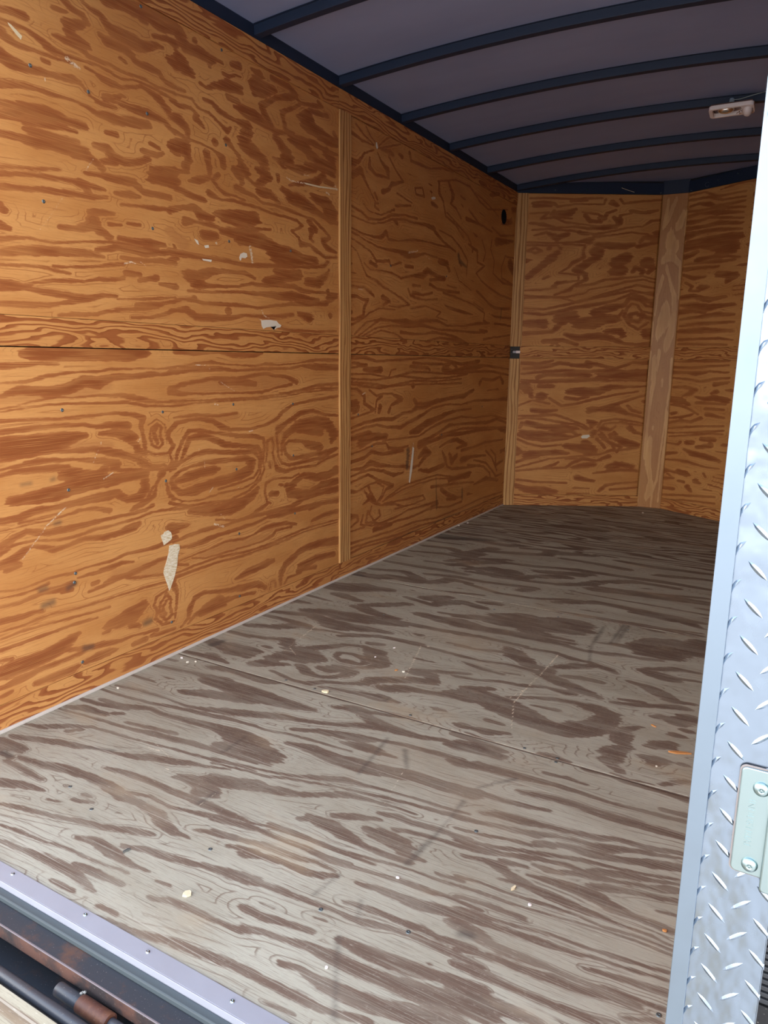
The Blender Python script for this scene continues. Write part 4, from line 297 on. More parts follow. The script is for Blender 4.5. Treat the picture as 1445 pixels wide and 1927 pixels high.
S_L2 = [[0.689,2.09,0.0069,0.725,2.098,0.0079,0.763,2.099,0.0096],[0.685,2.061,0.0056,0.722,2.063,0.007,0.759,2.066,0.0045,0.797,2.058,0.0072,0.828,2.046,0.01,0.859,2.037,0.0081,0.897,2.038,0.0048,0.941,2.044,0.0035,1.008,2.048,0.0028,1.055,2.045,0.0029,1.103,2.037,0.003,1.154,2.052,0.0022,1.233,2.051,0.0031,1.287,2.044,0.0039,1.341,2.04,0.0048],[0.682,2.031,0.0126,0.703,2.02,0.0111,0.736,2.015,0.0071,0.782,2.018,0.0039,0.825,2.02,0.004,0.866,2.02,0.0034,0.917,2.025,0.0028],[0.961,2.03,0.0025,0.997,2.024,0.0028,1.02,2.017,0.0072,1.062,2.012,0.0088,1.101,2.011,0.0052,1.142,2.025,0.0045,1.184,2.041,0.0038,1.226,2.034,0.0077,1.263,2.022,0.0117,1.312,1.997,0.008],[0.811,2.001,0.0047,0.832,2.001,0.0047],[0.676,1.971,0.0158,0.704,1.962,0.0144,0.749,1.96,0.0114,0.788,1.966,0.0099,0.837,1.971,0.0067,0.879,1.974,0.0082,0.913,1.981,0.0097,0.939,1.979,0.0049,0.96,1.961,0.0028,0.982,1.95,0.0036,1.013,1.941,0.0065,1.071,1.943,0.0052],[1.029,1.963,0.008,1.068,1.967,0.0096,1.099,1.987,0.0045,1.114,1.987,0.003],[1.097,1.961,0.0082,1.147,1.96,0.0106,1.21,1.962,0.0132,1.281,1.958,0.0071,1.331,1.931,0.0049],[0.669,1.895,0.0077,0.706,1.906,0.0071,0.745,1.913,0.0066,0.784,1.916,0.004,0.824,1.916,0.0061,0.874,1.919,0.0034,0.917,1.921,0.0028,0.961,1.916,0.0036,0.996,1.905,0.0072,1.044,1.907,0.0125,1.093,1.908,0.0127,1.144,1.918,0.0129,1.208,1.927,0.0101],[1.03,1.86,0.0052,1.069,1.862,0.0075],[0.664,1.844,0.009,0.701,1.848,0.0098],[0.661,1.815,0.0097,0.706,1.827,0.0147,0.738,1.849,0.0165,0.79,1.853,0.0202,0.839,1.856,0.0172,0.885,1.854,0.0091,0.947,1.856,0.0086],[0.735,1.815,0.0073,0.795,1.824,0.0085,0.857,1.83,0.0063,0.909,1.831,0.0057],[0.733,1.795,0.0047,0.764,1.793,0.0101,0.813,1.795,0.0117,0.854,1.795,0.0105,0.92,1.804,0.005],[0.655,1.763,0.0071,0.711,1.767,0.0086,0.762,1.766,0.0149,0.81,1.771,0.0138,0.861,1.773,0.0147,0.94,1.781,0.013],[0.979,1.811,0.0066,1.027,1.812,0.0111,1.049,1.791,0.0113,1.093,1.782,0.0099,1.15,1.793,0.0078,1.2,1.817,0.0087],[1.18,1.84,0.0078,1.245,1.839,0.0072,1.269,1.852,0.0048],[1.009,1.768,0.0074,1.058,1.775,0.009],[1.215,1.871,0.0063,1.253,1.864,0.0048],[1.214,1.787,0.0079,1.27,1.793,0.0121,1.323,1.804,0.014],[0.894,1.76,0.0071,0.966,1.765,0.0091,1.007,1.745,0.0074],[0.646,1.675,0.0033,0.723,1.685,0.0027,0.846,1.708,0.0028],[0.898,2.191,0.008,0.931,2.177,0.0075,0.965,2.173,0.0083,0.981,2.159,0.0062,0.949,2.144,0.0103,0.909,2.13,0.0136,0.912,2.108,0.0116,0.941,2.098,0.0138,0.976,2.093,0.0084],[0.855,2.083,0.004,0.892,2.081,0.0088,0.931,2.081,0.0103,0.957,2.076,0.0077,0.982,2.064,0.0056,1.019,2.062,0.005,1.057,2.067,0.0043,1.104,2.061,0.0033,1.155,2.065,0.0034,1.207,2.066,0.003,1.26,2.06,0.0031,1.342,2.064,0.004],[0.858,2.156,0.0053,0.904,2.162,0.0047],[0.964,2.216,0.0041,0.994,2.204,0.0062,1.03,2.2,0.0077,1.052,2.184,0.0099,1.074,2.171,0.0143,1.113,2.167,0.02,1.173,2.169,0.0204,1.204,2.169,0.0135,1.269,2.191,0.0069,1.291,2.192,0.0046],[1.03,2.142,0.0064,1.052,2.132,0.0122,1.11,2.134,0.0124,1.149,2.125,0.0089,1.168,2.11,0.0075,1.221,2.112,0.0099,1.269,2.108,0.0085,1.285,2.094,0.0078,1.318,2.084,0.0047,1.343,2.08,0.004],[1.103,2.099,0.0044,1.122,2.095,0.0052],[1.057,2.247,0.012,1.12,2.261,0.0158,1.17,2.265,0.0183,1.221,2.27,0.0127,1.274,2.259,0.0167,1.329,2.264,0.0116],[1.171,2.287,0.0036,1.249,2.291,0.009,1.357,2.293,0.0078],[1.204,2.249,0.0111,1.22,2.244,0.0067],[1.255,2.216,0.0061,1.316,2.229,0.0077,1.353,2.226,0.0117],[1.317,2.165,0.0094,1.346,2.159,0.0158],[1.335,2.333,0.0031,1.37,2.358,0.0039,1.411,2.354,0.0047,1.465,2.354,0.0048,1.527,2.357,0.0041],[1.331,2.28,0.0096,1.365,2.273,0.0176,1.387,2.249,0.0197,1.403,2.228,0.0119],[1.415,2.232,0.0136,1.477,2.24,0.0179,1.527,2.232,0.0141,1.519,2.209,0.0058],[1.36,2.19,0.0158,1.382,2.17,0.0239,1.423,2.155,0.0113],[1.448,2.27,0.008],[1.54,2.241,0.0058,1.593,2.241,0.0042],[1.648,2.254,0.0077,1.69,2.261,0.0121],[1.598,2.205,0.0059,1.625,2.203,0.006,1.667,2.222,0.0035,1.696,2.224,0.0035],[1.763,2.273,0.0044,1.815,2.267,0.0135,1.783,2.222,0.0224,1.829,2.218,0.0272,1.9,2.239,0.0139,1.782,2.191,0.0108],[1.893,2.282,0.0092,1.958,2.279,0.0093,2.008,2.28,0.0104,2.051,2.264,0.0125,2.016,2.244,0.0124,1.915,2.211,0.0074,1.858,2.176,0.0092,1.819,2.156,0.0109,1.841,2.131,0.0111,1.872,2.107,0.0084,1.895,2.085,0.0085,1.928,2.079,0.0048],[1.471,2.134,0.0058,1.502,2.129,0.005,1.555,2.155,0.0101,1.623,2.171,0.0189,1.694,2.178,0.0132],[1.621,2.132,0.0104,1.677,2.13,0.0088],[1.655,2.107,0.0061,1.705,2.107,0.0178,1.779,2.105,0.02,1.856,2.089,0.0093,1.903,2.082,0.0057,1.987,2.093,0.0048,2.092,2.1,0.0069,2.184,2.102,0.0112,2.28,2.094,0.0083,2.382,2.096,0.0053],[2.025,2.261,0.0048,2.095,2.242,0.0058,2.186,2.258,0.008,2.253,2.271,0.0071,2.224,2.283,0.007],[2.095,2.242,0.0058,2.041,2.208,0.0058,1.955,2.166,0.0085,1.971,2.137,0.0076,1.979,2.106,0.0077,2.039,2.106,0.0049],[2.076,2.184,0.0088,2.158,2.215,0.0169,2.129,2.168,0.0248,2.204,2.157,0.0223,2.281,2.146,0.0207,2.372,2.141,0.0138],[2.158,2.23,0.0089,2.301,2.244,0.0082],[2.351,2.184,0.0094,2.382,2.16,0.0085],[2.021,2.078,0.0146,2.109,2.074,0.022,2.155,2.05,0.0203,2.231,2.036,0.0155,2.351,2.031,0.0139],[2.29,2.086,0.0209,2.341,2.065,0.0159],[1.911,2.06,0.0114,1.952,2.037,0.0144,1.985,2.006,0.0292,1.95,1.97,0.0165],[1.487,2.085,0.0058,1.532,2.086,0.0076,1.564,2.069,0.0086,1.611,2.061,0.007,1.667,2.058,0.0062,1.732,2.053,0.0198,1.716,2.017,0.0225,1.7,1.978,0.0198,1.759,1.969,0.023,1.82,1.955,0.0169,1.834,1.921,0.0179],[1.319,2.088,0.0055,1.353,2.083,0.0056,1.389,2.085,0.0032],[1.317,2.061,0.002,1.376,2.066,0.0028,1.424,2.068,0.0041,1.453,2.047,0.0033,1.511,2.046,0.0042,1.562,2.026,0.0043,1.609,2.008,0.0087,1.63,2.027,0.0035],[1.316,2.037,0.004,1.362,2.03,0.0065,1.416,2.037,0.0049,1.452,2.022,0.0042],[1.439,2.011,0.01,1.482,1.989,0.0034],[1.312,1.985,0.0088,1.359,1.982,0.0179,1.387,1.965,0.0107,1.398,1.939,0.005],[1.309,1.941,0.0064,1.356,1.933,0.0049,1.403,1.924,0.0033],[1.329,1.886,0.0204,1.377,1.898,0.0182,1.393,1.856,0.0108,1.379,1.833,0.0125],[1.538,1.952,0.0112],[1.367,1.928,0.0033,1.459,1.929,0.0025,1.524,1.923,0.0026,1.576,1.905,0.0105,1.582,1.876,0.0097],[1.49,1.903,0.0111,1.501,1.859,0.0086,1.506,1.834,0.0069],[1.607,1.973,0.0132,1.641,1.951,0.0044,1.676,1.932,0.0063,1.689,1.895,0.0182,1.725,1.879,0.0092],[1.892,1.976,0.0029,1.984,1.967,0.0049,2.089,1.97,0.0151,2.201,1.994,0.0083],[2.126,2.003,0.0071,2.25,2.009,0.0125,2.33,2.01,0.0128],[1.3,1.795,0.009,1.335,1.799,0.0058],[0.644,1.655,0.0059,0.701,1.665,0.0047,0.781,1.677,0.0048,0.835,1.679,0.0042,0.887,1.684,0.0065,0.931,1.675,0.008,0.948,1.653,0.0081],[0.641,1.622,0.0072,0.717,1.63,0.0061,0.798,1.641,0.007,0.862,1.644,0.0079,0.952,1.65,0.0067,1.014,1.66,0.0045],[0.91,1.689,0.0072,0.96,1.684,0.0066,1.007,1.682,0.0045],[1.014,1.721,0.0082,1.079,1.726,0.0099,1.13,1.729,0.0117,1.171,1.706,0.0079,1.294,1.709,0.0074],[0.935,1.719,0.0044,1.03,1.728,0.0068],[1.212,1.761,0.0159,1.298,1.774,0.0246,1.323,1.759,0.0124],[1.05,1.679,0.0053,1.111,1.687,0.0101,1.148,1.686,0.0055],[1.073,1.648,0.0039,1.151,1.655,0.004,1.211,1.66,0.0073,1.318,1.672,0.0042],[0.636,1.573,0.006,0.646,1.558,0.0087],[0.63,1.516,0.01,0.659,1.509,0.0054],[0.939,1.604,0.0059,0.981,1.608,0.009,1.04,1.614,0.0046],[0.831,1.54,0.0065,0.893,1.546,0.0081,0.959,1.567,0.015,0.951,1.584,0.0149,0.977,1.551,0.0129,1.014,1.538,0.0084],[1.018,1.578,0.0054,1.068,1.582,0.0031],[1.094,1.592,0.0039,1.147,1.594,0.0048],[1.054,1.539,0.0055,1.116,1.536,0.008,1.197,1.541,0.0114,1.26,1.543,0.0058],[0.626,1.476,0.0067,0.676,1.487,0.0041,0.712,1.493,0.0035,0.751,1.49,0.0035,0.806,1.492,0.0029,0.917,1.509,0.0022,1.013,1.522,0.0038,1.115,1.524,0.0048,1.168,1.519,0.0057,1.224,1.524,0.005],[0.623,1.439,0.0081,0.681,1.453,0.0103,0.74,1.459,0.0119,0.803,1.465,0.0122,0.869,1.47,0.0103,0.937,1.475,0.009,0.985,1.471,0.0054],[0.962,1.489,0.0061,1.037,1.506,0.0086,1.103,1.507,0.008,1.167,1.503,0.0098,1.252,1.517,0.0092,1.309,1.533,0.0068],[1.06,1.478,0.0039,1.138,1.477,0.0065,1.221,1.485,0.0058,1.303,1.488,0.0085],[0.619,1.407,0.0034,0.696,1.413,0.0035,0.757,1.414,0.0036,0.811,1.409,0.0044,0.854,1.406,0.003],[0.795,1.422,0.0029,0.821,1.423,0.0029,0.911,1.431,0.003,0.972,1.439,0.0031,1.007,1.447,0.0054,1.068,1.458,0.0047],[0.614,1.355,0.0095,0.651,1.353,0.0117,0.69,1.352,0.007,0.732,1.367,0.0035,0.795,1.38,0.0044,0.852,1.384,0.0052,0.907,1.387,0.0023,0.964,1.4,0.0046,1.029,1.404,0.0055,1.065,1.412,0.0048],[1.076,1.429,0.008,1.135,1.431,0.0065],[1.133,1.41,0.0057,1.212,1.426,0.0092],[0.612,1.34,0.0068,0.69,1.346,0.0042,0.771,1.341,0.008,0.835,1.338,0.0089,0.879,1.331,0.0113,0.94,1.339,0.0077,0.98,1.35,0.0055,1.029,1.348,0.0048],[1.034,1.34,0.0024,1.129,1.345,0.0033,1.213,1.355,0.0042,1.299,1.366,0.0026],[0.608,1.297,0.0041,0.685,1.299,0.007,0.767,1.303,0.0058,0.811,1.311,0.0044,0.856,1.321,0.006,0.902,1.33,0.0046],[1.111,1.323,0.0057,1.177,1.328,0.01,1.241,1.34,0.0051,1.298,1.351,0.0043],[0.799,1.275,0.0037,0.852,1.282,0.0053,0.945,1.286,0.0047,0.985,1.298,0.0039,1.047,1.307,0.004,1.154,1.316,0.005,1.211,1.326,0.0042],[1.092,1.284,0.0041,1.18,1.288,0.005,1.238,1.302,0.0051,1.296,1.32,0.0061],[1.227,1.405,0.0042,1.301,1.405,0.0103],[1.301,1.549,0.0034,1.31,1.541,0.0042],[1.3,1.795,0.0082,1.348,1.809,0.0066,1.391,1.814,0.0042],[1.389,1.784,0.0034,1.446,1.8,0.0128,1.499,1.819,0.0069],[1.297,1.75,0.0074,1.356,1.745,0.0092,1.417,1.735,0.0085,1.468,1.732,0.0087],[1.553,1.839,0.0062,1.518,1.815,0.0061,1.544,1.794,0.0053,1.584,1.777,0.0063,1.648,1.782,0.0027,1.706,1.774,0.0037],[1.496,1.763,0.0105,1.562,1.753,0.0036,1.64,1.763,0.0055,1.705,1.76,0.0046,1.781,1.76,0.0038,1.885,1.753,0.0039,1.97,1.757,0.004,2.058,1.751,0.0051,2.094,1.736,0.0052,2.048,1.714,0.0041,2.012,1.704,0.0041,2.065,1.681,0.0041,2.083,1.657,0.0115,2.149,1.661,0.0053,2.197,1.645,0.0075,2.277,1.623,0.0055,2.37,1.634,0.0045],[1.645,1.876,0.0117,1.68,1.856,0.0137,1.686,1.835,0.0082],[1.656,1.815,0.01,1.707,1.807,0.0074,1.767,1.799,0.0056,1.814,1.784,0.0038,1.903,1.79,0.0039,2.014,1.785,0.0081,2.104,1.779,0.0041,2.179,1.776,0.0053,2.238,1.753,0.0064,2.298,1.729,0.0055,2.318,1.716,0.0044,2.257,1.691,0.0109,2.287,1.668,0.011,2.37,1.656,0.0045],[1.787,1.906,0.0093,1.849,1.895,0.019,1.817,1.87,0.0142,1.769,1.846,0.0065,1.71,1.867,0.0046],[1.923,1.91,0.0087,1.922,1.891,0.0068],[1.799,1.824,0.0161,1.863,1.827,0.0144,1.928,1.805,0.0069],[1.955,1.863,0.0118,2.015,1.84,0.022,2.105,1.836,0.0226,2.199,1.816,0.0116,2.298,1.795,0.0076,2.381,1.791,0.0077],[2.171,1.873,0.0104,2.279,1.861,0.0267,2.329,1.821,0.0326],[2.279,1.962,0.0106,2.34,1.958,0.0086],[2.28,2.004,0.0084,2.351,1.998,0.0086],[1.999,1.891,0.004,2.201,1.941,0.0135,2.26,1.979,0.0136],[1.292,1.667,0.0108,1.352,1.686,0.0067,1.415,1.697,0.0112,1.445,1.676,0.0148,1.511,1.674,0.0098],[1.525,1.698,0.0089,1.58,1.694,0.0199,1.673,1.704,0.025,1.764,1.714,0.0209,1.702,1.672,0.0075,1.6,1.675,0.0064],[1.362,1.642,0.0119,1.425,1.647,0.0043,1.496,1.65,0.0071,1.543,1.646,0.0045],[1.563,1.637,0.0109,1.627,1.638,0.0157,1.724,1.661,0.0113,1.802,1.677,0.0048,1.867,1.687,0.0039],[1.655,1.619,0.0158,1.761,1.633,0.024,1.856,1.622,0.0246,1.905,1.594,0.0351,2.009,1.591,0.0309,2.101,1.591,0.0179,2.196,1.597,0.0151],[2.16,1.725,0.0127,2.198,1.742,0.0064,2.15,1.692,0.0063,2.178,1.68,0.0043],[2.141,1.764,0.0094,2.198,1.731,0.0117],[1.461,1.609,0.015,1.528,1.614,0.0117],[1.283,1.525,0.0109,1.343,1.524,0.0094,1.457,1.525,0.008,1.572,1.527,0.0055,1.696,1.523,0.0067,1.879,1.541,0.007,1.991,1.548,0.0041,2.196,1.57,0.0054,2.266,1.583,0.0077,2.297,1.603,0.0077],[1.281,1.494,0.0085,1.317,1.504,0.006],[1.369,1.45,0.0175,1.42,1.446,0.0195,1.453,1.467,0.0152,1.514,1.482,0.0109,1.556,1.487,0.0064,1.635,1.488,0.0047,1.694,1.492,0.0067,1.755,1.479,0.0049],[1.406,1.427,0.0177,1.464,1.424,0.0072,1.567,1.428,0.0047,1.647,1.435,0.0038,1.739,1.455,0.0058,1.818,1.455,0.007,1.936,1.465,0.0062,2.025,1.468,0.0095,2.098,1.453,0.0075,2.245,1.459,0.0044,2.381,1.462,0.0034],[1.895,1.522,0.0101,1.972,1.515,0.0175,2.062,1.524,0.0179,1.835,1.471,0.017,1.945,1.481,0.0123],[2.127,1.498,0.0161,2.215,1.501,0.0187,2.276,1.534,0.0111,2.307,1.565,0.0045],[2.296,1.469,0.0101,2.306,1.436,0.017,2.37,1.447,0.0069],[1.366,1.395,0.0044,1.531,1.404,0.0037,1.676,1.414,0.0048,1.817,1.42,0.008,1.917,1.418,0.0134,2.006,1.424,0.0179,2.145,1.424,0.0087,2.214,1.424,0.0066],[1.396,1.373,0.008],[1.271,1.347,0.0052,1.333,1.362,0.0044,1.396,1.364,0.0071,1.441,1.356,0.0063,1.529,1.358,0.0056,1.674,1.363,0.0058,1.767,1.359,0.004,1.874,1.374,0.0041,2.005,1.39,0.0074,2.145,1.402,0.0087,2.285,1.412,0.0102],[1.584,1.336,0.0123],[1.269,1.317,0.0043,1.349,1.326,0.0097,1.405,1.302,0.0099,1.492,1.303,0.0111,1.597,1.308,0.0076,1.688,1.325,0.0039,1.814,1.324,0.0051,1.915,1.33,0.0073,2.013,1.346,0.0053],[2.144,1.337,0.0187,2.05,1.353,0.0064],[2.316,1.357,0.0114],[1.914,1.283,0.0063,2.002,1.276,0.0053,2.192,1.278,0.0045,2.369,1.285,0.0035]]
S_L3 = [[2.494,1.162,0.0097,2.638,1.163,0.0088,2.765,1.142,0.0052,2.97,1.149,0.0054,3.192,1.157,0.0056,3.385,1.166,0.0051,3.613,1.153,0.0061,3.903,1.126,0.0081,4.176,1.143,0.0118,4.22,1.147,0.0068],[2.518,1.132,0.0049,2.663,1.122,0.0064,2.495,1.107,0.0037],[2.639,1.1,0.0089,2.806,1.096,0.0171],[2.495,1.076,0.0037,2.702,1.074,0.0039,2.902,1.052,0.004,2.929,1.092,0.0047,2.985,1.098,0.0034],[3.163,1.112,0.0085,3.389,1.104,0.0074,3.423,1.092,0.0059],[3.193,1.133,0.0071,3.354,1.129,0.0058,3.708,1.126,0.0062],[3.617,1.095,0.0154,3.768,1.078,0.0111,4.113,1.109,0.0167,4.338,1.117,0.0069,4.818,1.089,0.0056],[3.653,1.11,0.0108,3.745,1.134,0.0063,3.825,1.106,0.008],[2.972,1.058,0.0034,3.195,1.083,0.0043,3.441,1.074,0.0045,3.712,1.063,0.0047,4.117,1.076,0.0067,4.461,1.073,0.0071,4.824,1.042,0.0057],[2.495,1.052,0.0037,2.767,1.041,0.0039,3.045,1.06,0.0042,3.359,1.038,0.0044,3.714,1.04,0.0047,4.011,1.06,0.0041],[2.495,1.036,0.0043,2.703,1.022,0.0052,2.903,1.004,0.0047,3.198,1.029,0.0043,3.532,1.02,0.0038,3.911,1.029,0.0041],[3.199,0.997,0.0129],[4.236,0.989,0.0138,4.278,1.023,0.0069,4.493,1.01,0.009,4.641,1.035,0.0073,4.698,0.988,0.0167],[2.495,1.026,0.0037,2.64,1.01,0.0045,2.808,0.996,0.0066,2.903,1.004,0.0054,3.137,1.008,0.0043,3.445,1.005,0.0038,3.913,0.999,0.0041],[3.199,1.0,0.0144],[2.495,1.001,0.005,2.566,0.996,0.0063,2.64,0.959,0.0077,2.641,0.92,0.0078,2.731,0.883,0.0079,2.751,0.879,0.0053,2.642,0.862,0.0039,2.496,0.845,0.0038],[2.495,0.914,0.0213,2.543,0.906,0.0317],[2.69,0.989,0.0039,2.769,0.954,0.0053,2.836,0.965,0.004,2.947,0.961,0.0041,3.05,0.923,0.0155,2.934,0.893,0.0055,2.907,0.86,0.0096],[2.757,0.862,0.0033,2.769,0.928,0.0053,2.822,0.952,0.0094],[2.81,0.892,0.0134,2.797,0.863,0.0094],[2.496,0.794,0.0038,2.642,0.816,0.0065,2.812,0.825,0.0081,2.951,0.816,0.0084,3.082,0.844,0.0057,3.19,0.845,0.0058,3.268,0.877,0.0177,3.367,0.873,0.0165,3.539,0.896,0.0108,3.724,0.904,0.0096,3.962,0.911,0.0133,4.129,0.948,0.0085],[3.218,0.916,0.0087,3.251,0.893,0.0117],[2.496,0.769,0.0032,2.642,0.79,0.0052,2.772,0.797,0.004,2.881,0.776,0.0055,3.055,0.76,0.01,3.146,0.782,0.0087,3.272,0.803,0.0104,3.471,0.853,0.0054,3.669,0.866,0.0048,3.925,0.855,0.0042,4.136,0.871,0.0069,4.611,0.86,0.0074,4.821,0.861,0.0153],[3.179,0.721,0.0118,3.275,0.729,0.0195,3.407,0.765,0.0184,3.547,0.779,0.0157,3.674,0.803,0.0128,3.847,0.817,0.0066,4.097,0.817,0.006],[2.508,0.742,0.0102,2.694,0.753,0.0146,2.606,0.714,0.0262,2.72,0.731,0.0201,2.883,0.724,0.0139],[2.842,0.7,0.0041,3.057,0.695,0.0043,3.293,0.69,0.0045,3.461,0.73,0.0062,3.639,0.757,0.0064,3.932,0.771,0.0067,4.147,0.75,0.0052,4.498,0.746,0.0055,4.815,0.699,0.0058],[2.497,0.66,0.0039,2.644,0.671,0.004,2.774,0.692,0.0054,2.884,0.682,0.0042,2.913,0.652,0.0084,3.059,0.637,0.0073,3.151,0.643,0.0044],[3.295,0.645,0.0137,3.43,0.663,0.0093,3.552,0.684,0.0079,3.736,0.726,0.0081,3.936,0.721,0.0067,4.382,0.699,0.0109,4.603,0.712,0.0094,4.819,0.67,0.0058],[3.382,0.59,0.017,3.299,0.561,0.0107],[3.589,0.673,0.004,3.939,0.687,0.0068,4.386,0.663,0.0055,4.824,0.631,0.0059],[2.497,0.615,0.0078,2.644,0.625,0.008,2.722,0.65,0.0095,2.843,0.624,0.007,2.986,0.623,0.0115,3.09,0.62,0.0058],[3.296,0.629,0.0152,3.483,0.643,0.0094,3.702,0.664,0.0114,3.942,0.653,0.0119,4.269,0.653,0.009,4.612,0.637,0.0057,4.8,0.603,0.0156],[2.497,0.576,0.0039,2.62,0.568,0.008,2.709,0.591,0.0122,2.803,0.566,0.0111,2.944,0.542,0.0057,3.094,0.524,0.0089,3.22,0.502,0.0076,3.285,0.509,0.0061],[3.382,0.59,0.0201,3.452,0.568,0.0126,3.367,0.546,0.0124,3.302,0.507,0.0092],[3.595,0.593,0.0064,3.706,0.615,0.0066,3.863,0.618,0.0135,4.033,0.568,0.0104,3.867,0.559,0.0068],[2.497,0.537,0.0052,2.607,0.549,0.0053,2.71,0.553,0.0055,2.86,0.524,0.0071,2.975,0.488,0.0101,3.095,0.487,0.0045],[3.303,0.476,0.0077,3.441,0.451,0.0127,3.659,0.465,0.0132],[3.633,0.565,0.0041,3.675,0.512,0.0132,3.717,0.45,0.0067,3.797,0.423,0.0085,4.069,0.399,0.0071,4.296,0.39,0.0055],[3.75,0.529,0.0117,3.794,0.474,0.0185,3.871,0.508,0.0119],[2.497,0.504,0.0052,2.595,0.517,0.0053,2.684,0.526,0.0068,2.791,0.484,0.0056,2.962,0.425,0.0116,2.89,0.414,0.0072,2.822,0.36,0.0057],[2.497,0.458,0.0092,2.571,0.447,0.0033,2.672,0.466,0.0041,2.778,0.472,0.0056,2.862,0.432,0.0043,2.835,0.386,0.0043,2.794,0.358,0.0057],[2.685,0.464,0.0082,2.712,0.426,0.0055,2.767,0.362,0.0084,2.699,0.414,0.0055],[2.726,0.382,0.0139,2.781,0.346,0.0085,2.822,0.332,0.0057],[2.647,0.443,0.0041,2.699,0.387,0.0097,2.635,0.37,0.0041],[2.878,0.358,0.005,3.068,0.402,0.0045,3.176,0.409,0.0046,3.391,0.411,0.0047,3.569,0.411,0.0049,3.863,0.356,0.0043,4.074,0.345,0.0089,4.139,0.355,0.0054],[2.85,0.348,0.0043,3.068,0.38,0.0037,3.307,0.391,0.0047,3.571,0.386,0.0041,3.762,0.361,0.0042],[2.864,0.332,0.0043,3.148,0.315,0.0046,3.362,0.305,0.0048,3.398,0.275,0.0048,3.23,0.271,0.0047,2.996,0.28,0.0045],[2.836,0.329,0.0043,2.995,0.31,0.0052,3.103,0.277,0.0053],[2.809,0.305,0.0057,2.824,0.267,0.0057,2.755,0.251,0.0057,2.701,0.303,0.0049,2.727,0.341,0.0042],[2.687,0.32,0.0056,2.662,0.262,0.0056,2.824,0.224,0.0051,2.998,0.228,0.006,3.167,0.244,0.0046,3.4,0.235,0.0064,3.58,0.23,0.0083],[2.635,0.308,0.0055,2.61,0.258,0.0055,2.729,0.228,0.0042,2.925,0.205,0.0052,3.234,0.193,0.0055,3.509,0.201,0.0058,3.776,0.164,0.0052,3.982,0.165,0.0072],[2.498,0.319,0.0147,2.572,0.313,0.0081,2.585,0.283,0.0055,2.51,0.263,0.0034],[2.756,0.201,0.0128,2.839,0.192,0.0087,2.954,0.192,0.0089],[2.498,0.239,0.0034,2.649,0.236,0.0042],[2.499,0.171,0.0068,2.65,0.167,0.0042,2.926,0.153,0.0052,3.235,0.154,0.0055,3.587,0.121,0.005,3.986,0.12,0.0054,4.322,0.128,0.0066,4.78,0.115,0.0051],[2.499,0.144,0.0054,2.717,0.138,0.0043,3.001,0.116,0.0053,3.321,0.114,0.0056,3.684,0.087,0.0051,4.098,0.074,0.0064,4.447,0.089,0.0058,4.784,0.084,0.0051],[2.499,0.117,0.0055,2.651,0.124,0.0042,2.927,0.101,0.0045,3.238,0.091,0.0048],[3.483,0.342,0.0081,3.668,0.324,0.0067,3.866,0.313,0.0052,4.192,0.276,0.0046],[3.632,0.304,0.0117,3.771,0.241,0.012,3.874,0.208,0.014,3.733,0.222,0.0085,3.979,0.2,0.0071],[3.49,0.204,0.0131,3.581,0.213,0.0117],[3.763,0.352,0.0153,3.967,0.351,0.014,4.096,0.343,0.0197],[3.957,0.464,0.0191,4.129,0.471,0.0107,4.408,0.45,0.0056],[3.952,0.533,0.0103,4.167,0.538,0.0071,4.398,0.553,0.0074,4.754,0.54,0.0059],[4.176,0.44,0.0054,4.414,0.394,0.0066,4.546,0.322,0.0067,4.63,0.264,0.0078,4.762,0.266,0.006],[4.068,0.417,0.0071,4.369,0.372,0.0065,4.497,0.309,0.0067,4.528,0.258,0.0077,4.661,0.221,0.0059],[4.503,0.487,0.0057,4.61,0.429,0.0077,4.619,0.352,0.0097,4.775,0.372,0.0079],[4.404,0.488,0.0074,4.535,0.418,0.0067,4.65,0.309,0.0078],[4.193,0.258,0.0046,4.427,0.272,0.0152,4.686,0.227,0.006]]
